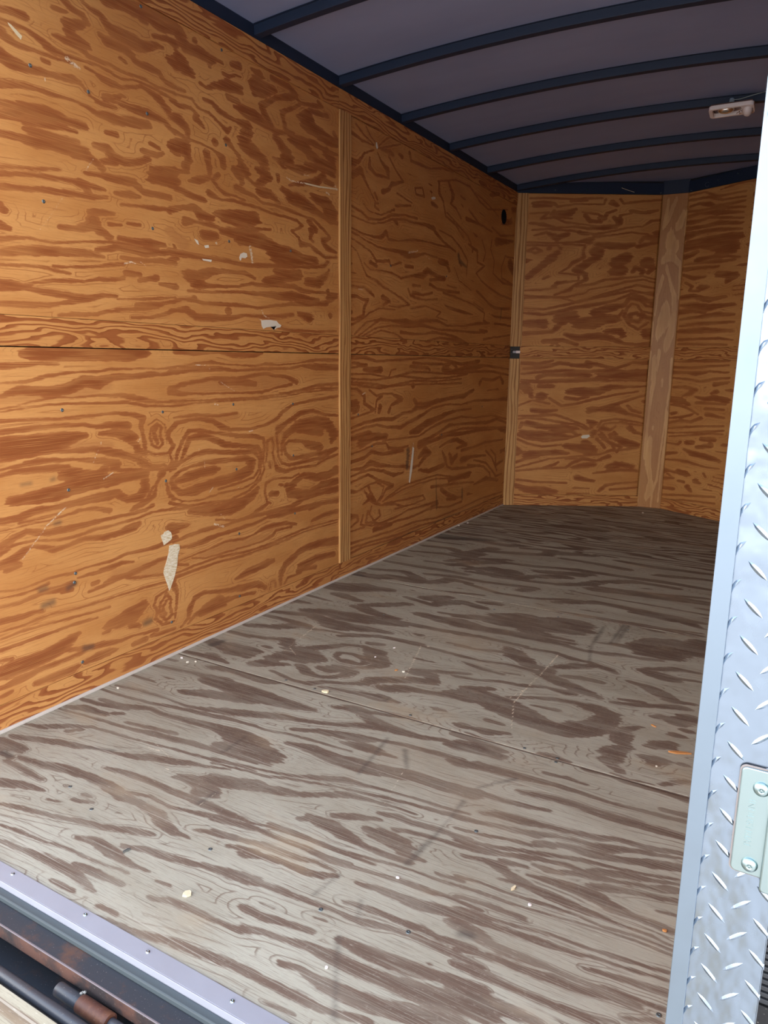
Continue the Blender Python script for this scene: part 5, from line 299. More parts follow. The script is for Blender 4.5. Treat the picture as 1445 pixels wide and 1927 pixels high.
S_L4 = [[2.491,1.848,0.0028,2.606,1.843,0.0035,2.702,1.841,0.003,2.815,1.861,0.003,2.92,1.896,0.0049,3.043,1.916,0.0051,3.16,1.915,0.0045,3.313,1.929,0.0067,3.426,1.926,0.0137,3.478,1.898,0.0097,3.584,1.864,0.0064,3.749,1.834,0.0059],[2.606,1.878,0.0029,2.677,1.861,0.0035,2.776,1.867,0.0024],[2.492,1.774,0.0028,2.631,1.753,0.0035,2.754,1.734,0.0036,2.831,1.732,0.0049,2.993,1.74,0.0089,3.108,1.734,0.0144,3.228,1.749,0.008,3.321,1.767,0.0041,3.486,1.766,0.0042],[2.492,1.791,0.0028,2.607,1.779,0.0035,2.728,1.779,0.0048,2.804,1.786,0.0098,2.855,1.821,0.0098,2.882,1.788,0.0062,2.991,1.794,0.0032,3.164,1.824,0.0065,3.349,1.839,0.0034,3.515,1.84,0.0049,3.656,1.845,0.0043],[2.933,1.895,0.005,2.974,1.883,0.0088],[2.492,1.746,0.0023,2.692,1.702,0.0048,2.755,1.661,0.0061,2.885,1.676,0.0075,2.913,1.654,0.0038,3.023,1.685,0.0052],[2.632,1.635,0.003,2.693,1.611,0.003,2.821,1.619,0.0044,2.928,1.617,0.0038,3.026,1.601,0.0039,3.172,1.628,0.004,3.295,1.641,0.0151,3.358,1.675,0.0152,3.492,1.66,0.0085,3.598,1.652,0.0116,3.393,1.626,0.007],[2.492,1.711,0.0023,2.561,1.685,0.0023,2.608,1.626,0.003,2.657,1.577,0.0036,2.757,1.563,0.0043,2.822,1.537,0.0044,2.917,1.52,0.0045,3.03,1.496,0.004,3.134,1.463,0.0034,3.003,1.441,0.0033,2.892,1.441,0.0026],[2.693,1.648,0.0097,2.756,1.636,0.0074],[3.081,1.672,0.0065,3.17,1.675,0.0067],[3.521,1.749,0.0156,3.627,1.747,0.0159,3.666,1.707,0.0102],[3.115,1.549,0.0053,3.146,1.518,0.0054,3.239,1.508,0.0055,3.335,1.505,0.0035,3.501,1.521,0.0036],[3.174,1.575,0.0067,3.267,1.579,0.0041],[3.176,1.534,0.0095,3.301,1.53,0.0056,3.431,1.555,0.0043],[3.395,1.601,0.0084,3.497,1.582,0.0057,3.675,1.582,0.0074,3.826,1.587,0.0061],[3.636,1.616,0.0037,3.785,1.614,0.0038],[2.493,1.514,0.0023,2.634,1.515,0.0036,2.695,1.495,0.0074,2.733,1.48,0.005],[2.493,1.462,0.0106,2.562,1.467,0.0072,2.622,1.453,0.0061,2.671,1.457,0.0074,2.635,1.417,0.0086,2.623,1.374,0.0074,2.54,1.351,0.0048,2.494,1.349,0.006],[2.494,1.319,0.0048,2.611,1.355,0.0037,2.684,1.39,0.0037,2.786,1.421,0.0032,2.961,1.425,0.0033],[2.505,1.385,0.0095],[2.54,1.279,0.003,2.66,1.345,0.0037,2.8,1.365,0.0032],[2.576,1.271,0.0031,2.698,1.322,0.0038,2.8,1.365,0.0077,2.921,1.364,0.0046,3.093,1.366,0.0163,3.214,1.365,0.0111,3.341,1.385,0.0085,3.509,1.393,0.0073,3.653,1.37,0.006,3.922,1.378,0.0055,4.15,1.405,0.0082,4.375,1.419,0.0059],[2.612,1.269,0.0031,2.762,1.318,0.0038,2.922,1.338,0.0039,3.124,1.34,0.0048,3.31,1.355,0.0071,3.512,1.342,0.0052,3.787,1.341,0.0062,4.049,1.343,0.0065,4.29,1.348,0.0059],[2.661,1.27,0.0031,2.814,1.307,0.0032,2.979,1.294,0.0033,3.067,1.266,0.0034,3.188,1.263,0.0035],[3.036,1.306,0.0081,3.186,1.301,0.0056,3.345,1.307,0.0043,3.444,1.321,0.0073,3.62,1.316,0.006,3.81,1.299,0.0078,3.993,1.264,0.0057],[3.38,1.268,0.0036,3.55,1.291,0.006,3.89,1.278,0.0095],[2.824,1.481,0.0114,2.891,1.466,0.0103,2.838,1.443,0.0076],[3.15,1.444,0.0027,3.336,1.47,0.0028,3.558,1.448,0.0037,3.49,1.414,0.0029,3.651,1.4,0.003],[3.586,1.567,0.0058,3.79,1.553,0.0046,4.074,1.526,0.0048,4.276,1.482,0.005,4.259,1.431,0.005,4.352,1.418,0.0051],[4.073,1.542,0.0032,4.251,1.505,0.0033],[3.957,1.906,0.0045,4.104,1.879,0.0093,4.111,1.809,0.0039,4.243,1.799,0.0048,4.097,1.736,0.0039,4.187,1.697,0.0048,4.348,1.662,0.0058,4.568,1.629,0.0051,4.828,1.613,0.0045],[4.021,1.869,0.0077],[4.182,1.96,0.0047,4.255,1.89,0.004,4.217,1.829,0.0048],[4.358,1.992,0.0048,4.342,1.925,0.004,4.42,1.852,0.0041,4.406,1.767,0.0041,4.606,1.719,0.0068,4.84,1.722,0.0071],[4.84,1.918,0.0035,4.632,1.911,0.0042,4.568,1.827,0.0042,4.578,1.751,0.0051,4.84,1.722,0.0053],[4.741,1.863,0.0345,4.83,1.793,0.0123],[4.451,1.989,0.0244,4.797,2.036,0.0043],[3.606,2.045,0.0035,3.755,2.004,0.0043,3.932,1.956,0.006,3.997,1.912,0.0046],[3.51,1.924,0.0035,3.688,1.914,0.0043,3.842,1.861,0.0045,3.946,1.798,0.0038,3.934,1.704,0.0038],[3.738,1.737,0.003,3.82,1.662,0.003,4.024,1.618,0.0031],[4.349,2.072,0.0048,4.517,2.039,0.0065,4.791,2.078,0.0051],[4.042,2.087,0.0038,4.129,2.054,0.0061],[4.272,1.301,0.0068,4.458,1.319,0.0043,4.81,1.348,0.0037],[4.199,1.361,0.0066,4.335,1.358,0.0085],[2.507,2.227,0.0057,2.602,2.215,0.0041,2.715,2.218,0.0024],[2.542,2.276,0.0035,2.614,2.248,0.0035,2.715,2.224,0.0024],[2.638,2.289,0.0035,2.689,2.254,0.003,2.734,2.235,0.0024],[2.767,2.231,0.0024,2.846,2.28,0.0031,2.9,2.306,0.0031],[2.754,2.215,0.003,2.874,2.25,0.0037,3.0,2.292,0.0032],[2.793,2.218,0.0031,2.888,2.228,0.01,2.916,2.222,0.0076],[2.507,2.094,0.0163,2.567,2.107,0.0071,2.627,2.162,0.0036,2.722,2.199,0.0024],[2.508,2.035,0.0129,2.591,2.076,0.0131,2.642,2.032,0.0061,2.693,1.987,0.0037,2.746,1.947,0.0031],[2.678,2.155,0.0036,2.678,2.107,0.0097,2.743,2.084,0.0049,2.878,2.095,0.0044,2.863,2.134,0.0139,2.795,2.157,0.005,2.754,2.197,0.0024],[2.875,2.2,0.0038,2.947,2.151,0.0045,3.036,2.111,0.0046,2.907,2.072,0.0102,2.88,2.041,0.0077,2.811,2.016,0.0101],[2.732,1.994,0.0075,2.759,1.968,0.005],[2.987,2.238,0.0077,3.017,2.231,0.0103],[3.105,2.271,0.0092,3.122,2.235,0.0066,3.231,2.239,0.0067,3.363,2.246,0.0041,3.536,2.283,0.005,3.684,2.292,0.0044],[2.773,1.92,0.0051,2.733,1.926,0.005,2.733,1.945,0.0038,2.772,1.952,0.0032],[2.618,1.924,0.0024,2.669,1.896,0.0025,2.8,1.899,0.0026,2.939,1.948,0.0052],[2.509,1.893,0.0036,2.593,1.883,0.0037,2.669,1.859,0.005,2.801,1.874,0.0038,2.911,1.917,0.0065,3.057,1.941,0.004,3.213,1.946,0.0042],[2.953,1.97,0.0052,3.131,2.001,0.0034],[3.174,2.104,0.0034,3.269,2.123,0.0041,3.296,2.079,0.0056,3.191,2.073,0.0041,3.174,2.104,0.0034],[3.487,2.194,0.0071,3.491,2.136,0.01,3.547,2.103,0.0058,3.59,2.021,0.0052,3.745,1.993,0.0046,3.872,1.933,0.0047],[3.613,2.226,0.0058,3.694,2.159,0.0149,3.659,2.108,0.0059,3.738,2.091,0.0053,3.821,2.043,0.0046],[3.469,2.197,0.0035,3.725,2.256,0.0037,3.947,2.261,0.0046,4.105,2.203,0.0056,4.269,2.174,0.0049,4.637,2.236,0.0043],[4.035,2.238,0.0031,4.241,2.211,0.0041,4.465,2.164,0.0034],[2.965,2.038,0.0026,3.146,2.017,0.0027],[3.903,2.056,0.0109,4.119,2.058,0.0065,4.355,2.043,0.0051],[3.939,2.118,0.0047,4.005,2.097,0.0063,4.119,2.058,0.0065]]
S_N1 = [[0.094,1.138,0.0102,0.224,1.131,0.0119,0.336,1.158,0.0068],[0.114,1.096,0.0068,0.269,1.106,0.0102,0.397,1.142,0.0102,0.458,1.134,0.0119],[0.614,1.144,0.017,0.701,1.128,0.0119,0.833,1.104,0.0102,0.96,1.148,0.0085,1.09,1.15,0.0136],[0.485,1.126,0.0119,0.633,1.119,0.0153],[0.098,1.053,0.0068,0.271,1.072,0.0085,0.444,1.083,0.0102,0.618,1.076,0.0085,0.791,1.087,0.0119,0.922,1.08,0.0102,1.088,1.073,0.0256],[0.707,1.052,0.0171,0.881,1.054,0.029,1.056,1.039,0.0291],[0.23,1.029,0.0137,0.29,1.047,0.0103,0.446,1.049,0.0137,0.62,1.051,0.0171],[0.101,1.002,0.0086,0.232,0.995,0.012,0.406,1.005,0.012,0.536,1.007,0.0137,0.666,1.017,0.012,0.797,1.01,0.0069,1.084,1.013,0.0069],[0.121,0.959,0.0292,0.148,0.933,0.0258],[0.243,0.96,0.0138,0.347,0.962,0.012],[0.472,0.92,0.019,0.585,0.921,0.0293,0.716,0.923,0.0241,0.801,0.958,0.0172,0.975,0.961,0.0086,1.088,0.97,0.0052],[0.264,0.883,0.0259,0.24,0.857,0.0173],[0.176,0.908,0.0121,0.186,0.873,0.0104],[0.458,0.868,0.0121,0.546,0.86,0.0104,0.632,0.879,0.0069],[0.327,0.866,0.0069,0.426,0.807,0.007,0.548,0.826,0.0069,0.677,0.862,0.0087,0.849,0.899,0.0069,1.022,0.927,0.0052],[0.076,0.803,0.0052,0.196,0.848,0.0052,0.329,0.823,0.0052],[0.657,0.775,0.0226,0.726,0.784,0.0139,0.812,0.812,0.0122,0.923,0.848,0.0087,1.094,0.902,0.0052],[0.753,0.776,0.0087,0.867,0.786,0.0226,0.948,0.752,0.0105,1.037,0.736,0.0087,1.083,0.719,0.007],[0.813,0.794,0.0174,0.864,0.821,0.0139],[0.952,0.813,0.0087,0.99,0.779,0.0087,1.062,0.762,0.007],[1.08,0.85,0.0121],[0.2,0.769,0.0139,0.289,0.762,0.0157,0.394,0.772,0.007],[0.08,0.724,0.0052,0.247,0.726,0.007,0.378,0.737,0.007,0.486,0.703,0.007,0.612,0.661,0.0053,0.658,0.626,0.0053],[0.081,0.698,0.0053,0.16,0.708,0.007,0.292,0.701,0.007,0.435,0.676,0.0088,0.559,0.66,0.007,0.641,0.621,0.0053],[0.118,0.655,0.0088,0.102,0.628,0.007,0.118,0.672,0.007],[0.162,0.664,0.0193,0.296,0.639,0.0176,0.472,0.641,0.0158,0.579,0.625,0.007],[0.368,0.605,0.0159,0.518,0.607,0.0106,0.564,0.581,0.0071],[0.122,0.593,0.0176,0.255,0.568,0.0301,0.388,0.57,0.0212,0.512,0.562,0.0106],[0.087,0.575,0.0053,0.168,0.54,0.0062,0.302,0.524,0.0062,0.478,0.544,0.0071,0.591,0.581,0.0071],[0.645,0.687,0.0123,0.69,0.67,0.0193,0.675,0.635,0.007],[0.695,0.6,0.0176,0.689,0.564,0.0088],[0.728,0.644,0.007,0.751,0.689,0.0061,0.864,0.707,0.0061,0.997,0.692,0.0061,1.086,0.675,0.0053],[0.738,0.618,0.007,0.778,0.671,0.0061,0.91,0.682,0.0061,1.079,0.657,0.0053],[0.763,0.636,0.0158,0.826,0.619,0.0088,0.868,0.646,0.0053],[0.984,0.639,0.0158,1.031,0.604,0.0123,1.085,0.587,0.0071],[0.741,0.583,0.0071,0.779,0.548,0.0089,0.853,0.504,0.0089,0.873,0.469,0.0071,0.821,0.451,0.0089],[0.757,0.601,0.0071,0.825,0.522,0.0089,0.925,0.488,0.0107,0.893,0.443,0.0071],[0.863,0.602,0.0088,0.884,0.558,0.0177,0.967,0.515,0.0231,1.048,0.498,0.0195,0.988,0.479,0.0089],[0.829,0.584,0.0106,0.84,0.557,0.0088],[0.726,0.547,0.0089,0.773,0.503,0.0089,0.793,0.477,0.0089],[0.64,0.502,0.0302,0.679,0.458,0.0356,0.481,0.491,0.0178],[0.089,0.539,0.0053,0.17,0.505,0.0071,0.287,0.48,0.0071,0.445,0.499,0.0053],[0.085,0.433,0.0268,0.13,0.433,0.0107,0.083,0.477,0.0053],[0.175,0.416,0.0232,0.263,0.426,0.0196,0.396,0.436,0.0196,0.503,0.429,0.0089],[0.089,0.352,0.009,0.159,0.38,0.009,0.265,0.399,0.0063],[0.091,0.307,0.0054,0.223,0.345,0.0063,0.355,0.382,0.0063,0.576,0.403,0.0063,0.752,0.423,0.0071,0.839,0.451,0.0071,1.015,0.471,0.0071,1.067,0.48,0.0053],[0.488,0.384,0.0072,0.577,0.385,0.0072],[0.093,0.28,0.0063,0.27,0.3,0.0063,0.493,0.312,0.0072,0.535,0.349,0.009,0.621,0.386,0.0125,0.738,0.369,0.0072,0.825,0.406,0.0161],[0.314,0.31,0.0072,0.402,0.338,0.009,0.427,0.356,0.0072],[0.546,0.313,0.0108,0.634,0.332,0.0198,0.714,0.342,0.0144],[0.849,0.317,0.0252,0.936,0.345,0.0197,1.027,0.328,0.0144,0.891,0.353,0.0144],[0.719,0.27,0.0054,0.94,0.3,0.0108,1.065,0.292,0.009],[0.105,0.208,0.0091,0.276,0.192,0.0073,0.501,0.186,0.0073],[0.587,0.232,0.0181,0.723,0.207,0.0091],[0.089,0.162,0.0145,0.19,0.127,0.0237,0.325,0.12,0.0274,0.415,0.112,0.0146],[0.774,0.125,0.0091,0.824,0.172,0.0109,0.948,0.191,0.0054,1.073,0.202,0.0054],[0.863,0.136,0.0073,1.076,0.157,0.0073]]
S_N2 = [[0.096,2.353,0.0054,0.278,2.355,0.0062,0.445,2.349,0.0047,0.635,2.359,0.0078],[0.115,2.318,0.0062,0.197,2.327,0.0062,0.281,2.316,0.0078,0.307,2.293,0.0062,0.447,2.314,0.0047,0.655,2.313,0.0047,0.668,2.352,0.0062],[0.132,2.299,0.0109,0.199,2.3,0.0094,0.257,2.3,0.0078],[0.72,2.329,0.014,0.755,2.306,0.0094,0.696,2.321,0.0062],[0.776,2.353,0.0062,0.803,2.322,0.0062,0.943,2.339,0.0062,1.091,2.349,0.0047],[0.404,2.333,0.0062,0.528,2.338,0.0047],[0.866,2.268,0.0109,0.95,2.257,0.0078,0.999,2.262,0.011,1.065,2.278,0.0063],[0.102,2.244,0.0039,0.243,2.253,0.0047,0.187,2.206,0.0063,0.287,2.215,0.0047,0.372,2.184,0.0063,0.498,2.17,0.0047,0.624,2.155,0.0047],[0.26,2.238,0.0063,0.284,2.262,0.0078,0.286,2.222,0.0078,0.421,2.208,0.0047],[0.318,2.246,0.0157,0.393,2.247,0.0204,0.449,2.279,0.0063],[0.519,2.233,0.011,0.555,2.194,0.011,0.639,2.187,0.0079,0.62,2.218,0.0063],[0.501,2.256,0.0063,0.618,2.242,0.0063,0.662,2.211,0.011,0.684,2.25,0.0078,0.749,2.275,0.0063],[0.736,2.22,0.011,0.781,2.189,0.0142,0.785,2.236,0.0063,0.867,2.252,0.0047],[0.106,2.173,0.0079,0.206,2.166,0.011,0.308,2.144,0.0047,0.458,2.154,0.0063,0.542,2.139,0.0079,0.667,2.148,0.0158,0.75,2.157,0.011,0.789,2.181,0.0094],[0.125,2.126,0.0047,0.25,2.135,0.0063,0.426,2.122,0.0063,0.595,2.1,0.0063,0.711,2.117,0.0055,0.842,2.15,0.0047,0.958,2.159,0.0039,1.021,2.199,0.0079,1.104,2.208,0.0063],[0.477,2.114,0.0111,0.545,2.099,0.0079],[0.144,2.087,0.0048,0.234,2.111,0.0063,0.312,2.073,0.019,0.394,2.097,0.0127,0.313,2.057,0.0095],[0.596,2.084,0.0095,0.713,2.093,0.0048,0.878,2.119,0.0047,1.005,2.104,0.0047],[0.088,2.038,0.004,0.298,2.033,0.0056,0.465,2.043,0.0048,0.565,2.052,0.0191,0.589,2.068,0.0111],[0.089,2.015,0.004,0.324,2.017,0.0056,0.35,1.994,0.0048,0.287,1.929,0.0225,0.222,1.88,0.0177,0.158,1.823,0.0178,0.109,1.782,0.0146],[0.099,1.975,0.008,0.157,1.999,0.0064,0.2,1.976,0.008,0.159,1.959,0.0064,0.108,1.975,0.0064],[0.258,1.993,0.0128],[0.365,2.026,0.004,0.533,2.02,0.0048,0.52,1.964,0.008,0.531,1.932,0.0096,0.441,1.89,0.0096,0.418,1.858,0.0056,0.344,1.817,0.0049,0.498,1.802,0.0057,0.5,1.762,0.0041,0.34,1.744,0.0114,0.308,1.719,0.0098],[0.625,2.029,0.0127,0.718,2.018,0.0207,0.844,2.015,0.0175,0.902,2.028,0.0111],[0.621,1.965,0.0368,0.624,1.933,0.0208,0.511,1.859,0.021,0.47,1.842,0.0178,0.548,1.811,0.0129,0.559,1.771,0.0114,0.468,1.729,0.0065,0.437,1.696,0.0098,0.32,1.654,0.0057],[0.951,2.048,0.0079,0.973,2.08,0.0095,1.023,2.081,0.0159,1.067,2.065,0.0111],[1.023,2.081,0.0048,1.007,2.073,0.0048],[1.08,2.105,0.0222,1.093,2.05,0.0095,1.011,2.033,0.0095,0.937,2.016,0.0127],[0.851,1.935,0.0321,0.778,1.894,0.0322,0.816,1.838,0.0323,0.749,1.829,0.021],[0.91,1.831,0.0113,0.932,1.864,0.0129,0.985,1.84,0.0145,0.979,1.816,0.0113],[1.022,1.897,0.0354,1.067,1.865,0.0129,1.029,1.825,0.0113],[0.089,1.684,0.0049,0.216,1.693,0.0057,0.334,1.711,0.0049],[1.092,1.777,0.0049,0.988,1.8,0.0049,0.905,1.791,0.0065,0.821,1.782,0.0073,0.703,1.772,0.0081,0.62,1.739,0.0081,0.486,1.721,0.0065],[1.094,1.752,0.0049,0.99,1.775,0.0057,0.865,1.758,0.0073,0.74,1.724,0.0057,0.589,1.698,0.0049,0.557,1.673,0.0057,0.406,1.638,0.0057,0.279,1.637,0.0066,0.092,1.626,0.0066],[1.089,1.712,0.0057,0.952,1.734,0.0065,0.827,1.7,0.0065,0.702,1.666,0.0065,0.578,1.624,0.0066,0.41,1.581,0.0082,0.241,1.546,0.0058,0.096,1.552,0.0041],[1.084,1.671,0.0147,0.999,1.678,0.0065,0.912,1.693,0.0065,0.787,1.667,0.0082,0.661,1.641,0.0066,0.494,1.598,0.0049,0.364,1.638,0.0049,0.091,1.647,0.0057],[1.099,1.605,0.0213,1.038,1.621,0.0131,1.001,1.645,0.0098,0.914,1.669,0.0082,0.791,1.618,0.0074,0.623,1.583,0.0115,0.454,1.557,0.0099,0.37,1.531,0.0116,0.244,1.505,0.0083,0.158,1.512,0.0099,0.089,1.519,0.0066],[1.093,1.572,0.0066,1.033,1.58,0.0066,0.986,1.629,0.0115,0.9,1.636,0.0115,0.87,1.586,0.0099,0.753,1.56,0.0247,0.636,1.526,0.0215],[1.097,1.523,0.0066,1.002,1.538,0.0066,0.964,1.587,0.0066,0.92,1.595,0.0066,0.889,1.562,0.0082,0.868,1.504,0.0083,0.916,1.438,0.0066,0.987,1.405,0.0067,1.06,1.456,0.0066],[1.014,1.497,0.0099,0.983,1.464,0.0116,0.922,1.471,0.0116,0.91,1.512,0.0116,0.96,1.53,0.0099,1.014,1.497,0.0099],[1.074,1.489,0.0132,1.04,1.497,0.0132,1.003,1.522,0.0066],[0.811,1.462,0.0083,0.856,1.545,0.0066],[0.365,1.481,0.0298,0.466,1.499,0.0331,0.384,1.44,0.0166,0.319,1.381,0.0117,0.097,1.362,0.0117],[0.521,1.442,0.0332,0.632,1.451,0.0365,0.716,1.477,0.0331,0.802,1.478,0.0249],[0.102,1.437,0.0216,0.247,1.438,0.0283],[0.74,1.386,0.0133,0.851,1.387,0.0217,0.871,1.354,0.0167],[0.424,1.357,0.0117,0.529,1.333,0.0201,0.682,1.352,0.0217,0.769,1.336,0.0184,0.884,1.295,0.0084,0.988,1.288,0.0084,1.091,1.298,0.0117],[1.067,1.373,0.0367],[0.255,1.305,0.0134,0.409,1.315,0.0117,0.515,1.283,0.0118],[0.317,1.272,0.0067,0.341,1.297,0.0067,0.377,1.273,0.0067],[0.603,1.258,0.0051,0.774,1.269,0.005,0.947,1.262,0.005,1.093,1.273,0.0067]]
S_N3 = [[0.009,1.162,0.0055,0.202,1.17,0.0094,0.318,1.164,0.0066,0.479,1.172,0.0051],[0.005,1.12,0.0069,0.168,1.116,0.0067,0.322,1.131,0.0066,0.476,1.14,0.0051],[0.009,1.079,0.0111,0.132,1.081,0.0068,0.212,1.076,0.0121,0.326,1.092,0.0053,0.482,1.088,0.0051],[0.014,1.037,0.0055,0.137,1.033,0.0068,0.258,1.017,0.0067,0.37,1.04,0.0079,0.487,1.05,0.0064],[0.375,1.001,0.0145,0.483,1.017,0.0078],[0.022,0.968,0.0083,0.128,0.972,0.0096,0.226,0.955,0.0094],[0.181,0.933,0.0177,0.12,0.902,0.0069],[0.396,0.949,0.0145,0.36,0.934,0.0079],[0.015,0.876,0.021,0.124,0.861,0.0179,0.175,0.843,0.0096],[0.232,0.901,0.0068,0.311,0.891,0.0134,0.386,0.902,0.0172,0.484,0.887,0.0195],[0.237,0.86,0.0081,0.353,0.86,0.0067,0.48,0.861,0.0065],[0.019,0.834,0.007,0.12,0.826,0.0083,0.196,0.803,0.0068,0.263,0.773,0.0054],[0.027,0.764,0.0112,0.068,0.774,0.0084],[0.006,0.727,0.0056,0.129,0.743,0.0097,0.215,0.77,0.0068],[0.32,0.818,0.008,0.47,0.821,0.0065],[0.34,0.778,0.0134,0.477,0.762,0.0066],[0.01,0.692,0.0085,0.108,0.713,0.0097,0.206,0.714,0.0082,0.289,0.748,0.0108],[0.006,0.648,0.0057,0.178,0.67,0.0069,0.335,0.69,0.0054,0.484,0.702,0.0053],[0.01,0.613,0.0057,0.183,0.629,0.0055,0.488,0.67,0.0053],[0.021,0.585,0.0043,0.185,0.608,0.0055,0.379,0.64,0.0054,0.484,0.642,0.004],[0.315,0.593,0.0136,0.422,0.596,0.0134],[0.127,0.546,0.0112,0.134,0.554,0.007],[0.192,0.552,0.0167,0.239,0.557,0.0138],[0.001,0.533,0.0057,0.112,0.53,0.007],[0.389,0.552,0.0175,0.275,0.526,0.0096],[0.165,0.5,0.007,0.241,0.474,0.018,0.345,0.465,0.0177,0.477,0.447,0.012],[0.01,0.447,0.01,0.102,0.465,0.0071],[-0.002,0.402,0.0058,0.125,0.41,0.0056,0.208,0.406,0.0098,0.37,0.385,0.0068,0.484,0.386,0.0054],[-0.001,0.314,0.0217,0.051,0.314,0.0086,0.111,0.308,0.0085],[0.014,0.25,0.0101,0.099,0.263,0.0071,0.036,0.29,0.0058],[0.135,0.318,0.0184,0.202,0.313,0.0183,0.235,0.307,0.007],[0.143,0.247,0.0071,0.193,0.248,0.0099],[0.296,0.27,0.018,0.338,0.255,0.0069],[0.36,0.335,0.0068,0.378,0.31,0.0068],[0.005,0.175,0.0102,0.109,0.177,0.01],[0.229,0.217,0.0141,0.265,0.187,0.0098],[0.003,0.116,0.0058,0.237,0.147,0.007,0.472,0.172,0.0054],[0.016,0.073,0.0044,0.201,0.105,0.0057,0.477,0.124,0.0054]]
S_N4 = [[0.018,2.365,0.0072,0.14,2.367,0.0059,0.191,2.347,0.0059,0.249,2.32,0.0047,0.349,2.319,0.0046,0.466,2.316,0.0045],[0.015,2.33,0.0073,0.179,2.326,0.0071,0.286,2.291,0.0058,0.47,2.282,0.0045],[0.027,2.286,0.0073,0.099,2.292,0.0072,0.185,2.278,0.0142,0.229,2.254,0.0094,0.467,2.255,0.0056],[0.016,2.252,0.0073,0.119,2.242,0.0072,0.224,2.243,0.0071,0.472,2.215,0.0057],[0.02,2.216,0.0097,0.121,2.224,0.0072,0.262,2.209,0.0152,0.463,2.183,0.0057],[0.018,2.174,0.0146,0.112,2.172,0.0096,0.196,2.184,0.0071,0.468,2.144,0.0057],[0.022,2.131,0.0122,0.167,2.129,0.0096,0.284,2.136,0.0129,0.465,2.11,0.008],[0.021,2.077,0.0245,0.136,2.092,0.0108,0.276,2.091,0.0118,0.464,2.071,0.0057],[0.018,2.035,0.0049,0.213,2.035,0.0179,0.351,2.029,0.0233,0.463,2.026,0.0172],[0.03,1.997,0.0246,0.146,2.002,0.0181,0.289,1.979,0.0355,0.425,1.963,0.0289],[0.294,1.932,0.0178,0.429,1.928,0.0116],[0.023,1.931,0.0161,0.08,1.943,0.0147,0.123,1.957,0.0097],[0.129,1.896,0.0183,0.228,1.904,0.012,0.366,1.901,0.007,0.474,1.883,0.0046],[0.021,1.876,0.005,0.161,1.875,0.0061,0.301,1.872,0.0095,0.436,1.87,0.0058],[0.018,1.84,0.0124,0.128,1.842,0.0098,0.306,1.837,0.0083],[0.312,1.783,0.0179,0.449,1.765,0.0198,0.386,1.73,0.0154],[0.022,1.802,0.0075,0.115,1.77,0.0123,0.208,1.774,0.0061],[0.181,1.698,0.0183,0.252,1.699,0.0073],[0.043,1.745,0.0062,0.107,1.71,0.0074,0.081,1.681,0.0062,0.169,1.675,0.0074],[0.026,1.635,0.0151,0.115,1.642,0.0124,0.263,1.608,0.0158,0.399,1.623,0.0071],[0.017,1.579,0.0063,0.122,1.573,0.0186,0.269,1.553,0.0207,0.473,1.566,0.0082],[0.015,1.529,0.0165,0.127,1.536,0.0124,0.238,1.518,0.0073],[0.028,1.478,0.0063,0.132,1.486,0.0075,0.345,1.501,0.0145,0.474,1.496,0.0071],[0.034,1.427,0.0076,0.174,1.441,0.0099,0.352,1.441,0.0085,0.481,1.443,0.0071],[0.022,1.389,0.0128,0.216,1.39,0.0186,0.481,1.383,0.0059],[0.029,1.325,0.0089,0.187,1.329,0.0075,0.365,1.332,0.0073,0.482,1.318,0.0048],[0.033,1.293,0.009,0.228,1.291,0.0075,0.439,1.283,0.006]]
S_NB = [[2.337,0.039,0.0061,2.247,0.034,0.0085,2.175,0.022,0.0061],[2.35,0.097,0.0048,2.286,0.073,0.0085,2.215,0.055,0.0085,2.157,0.018,0.0049],[2.238,0.155,0.0096,2.185,0.142,0.0144,2.15,0.115,0.0084],[2.255,0.177,0.0048,2.098,0.179,0.006],[2.08,0.079,0.0182,2.043,0.07,0.0207,2.016,0.127,0.0121],[1.91,0.033,0.0074,1.939,0.061,0.0098,1.937,0.11,0.0085,1.892,0.15,0.0061],[1.858,0.068,0.0074,1.795,0.091,0.0049,1.719,0.116,0.0061,1.631,0.142,0.0122,1.561,0.148,0.0147],[1.784,0.043,0.0087,1.722,0.03,0.0087,1.659,0.017,0.0062,1.583,0.017,0.0038,1.519,0.01,0.0038],[1.891,0.162,0.0048,1.768,0.167,0.0049,1.643,0.172,0.0049],[1.505,0.085,0.031,1.442,0.066,0.0249,1.378,0.046,0.0163],[1.455,0.002,0.0038,1.358,0.004,0.0063,1.293,-0.0,0.0051],[1.479,0.149,0.016,1.39,0.139,0.0185,1.294,0.116,0.0187],[1.222,0.004,0.0054,1.117,-0.001,0.0041,0.962,-0.002,0.0034,0.805,-0.003,0.0034,0.639,-0.006,0.0035,0.419,-0.003,0.0035,0.271,-0.008,0.0042,0.046,-0.001,0.0035],[1.174,0.035,0.0108,1.013,0.042,0.0122,0.878,0.033,0.0082,0.749,0.03,0.0055,0.567,0.024,0.0083,0.421,0.028,0.0097],[1.175,0.162,0.0053,0.966,0.167,0.0047,0.825,0.159,0.0047,0.683,0.151,0.004,0.574,0.147,0.0041,0.429,0.138,0.0041,0.245,0.133,0.0055,0.131,0.104,0.0055,0.018,0.103,0.0042],[1.223,0.065,0.0094,1.104,0.061,0.0054],[1.014,0.109,0.0054,0.979,0.109,0.004],[0.643,0.069,0.0055],[0.755,0.165,0.0067,0.576,0.167,0.0054,0.394,0.162,0.0068,0.21,0.157,0.0055,0.061,0.155,0.0041],[0.533,0.054,0.0137,0.386,0.052,0.018,0.24,0.078,0.0111],[0.166,0.084,0.0208,0.09,0.062,0.0111]]
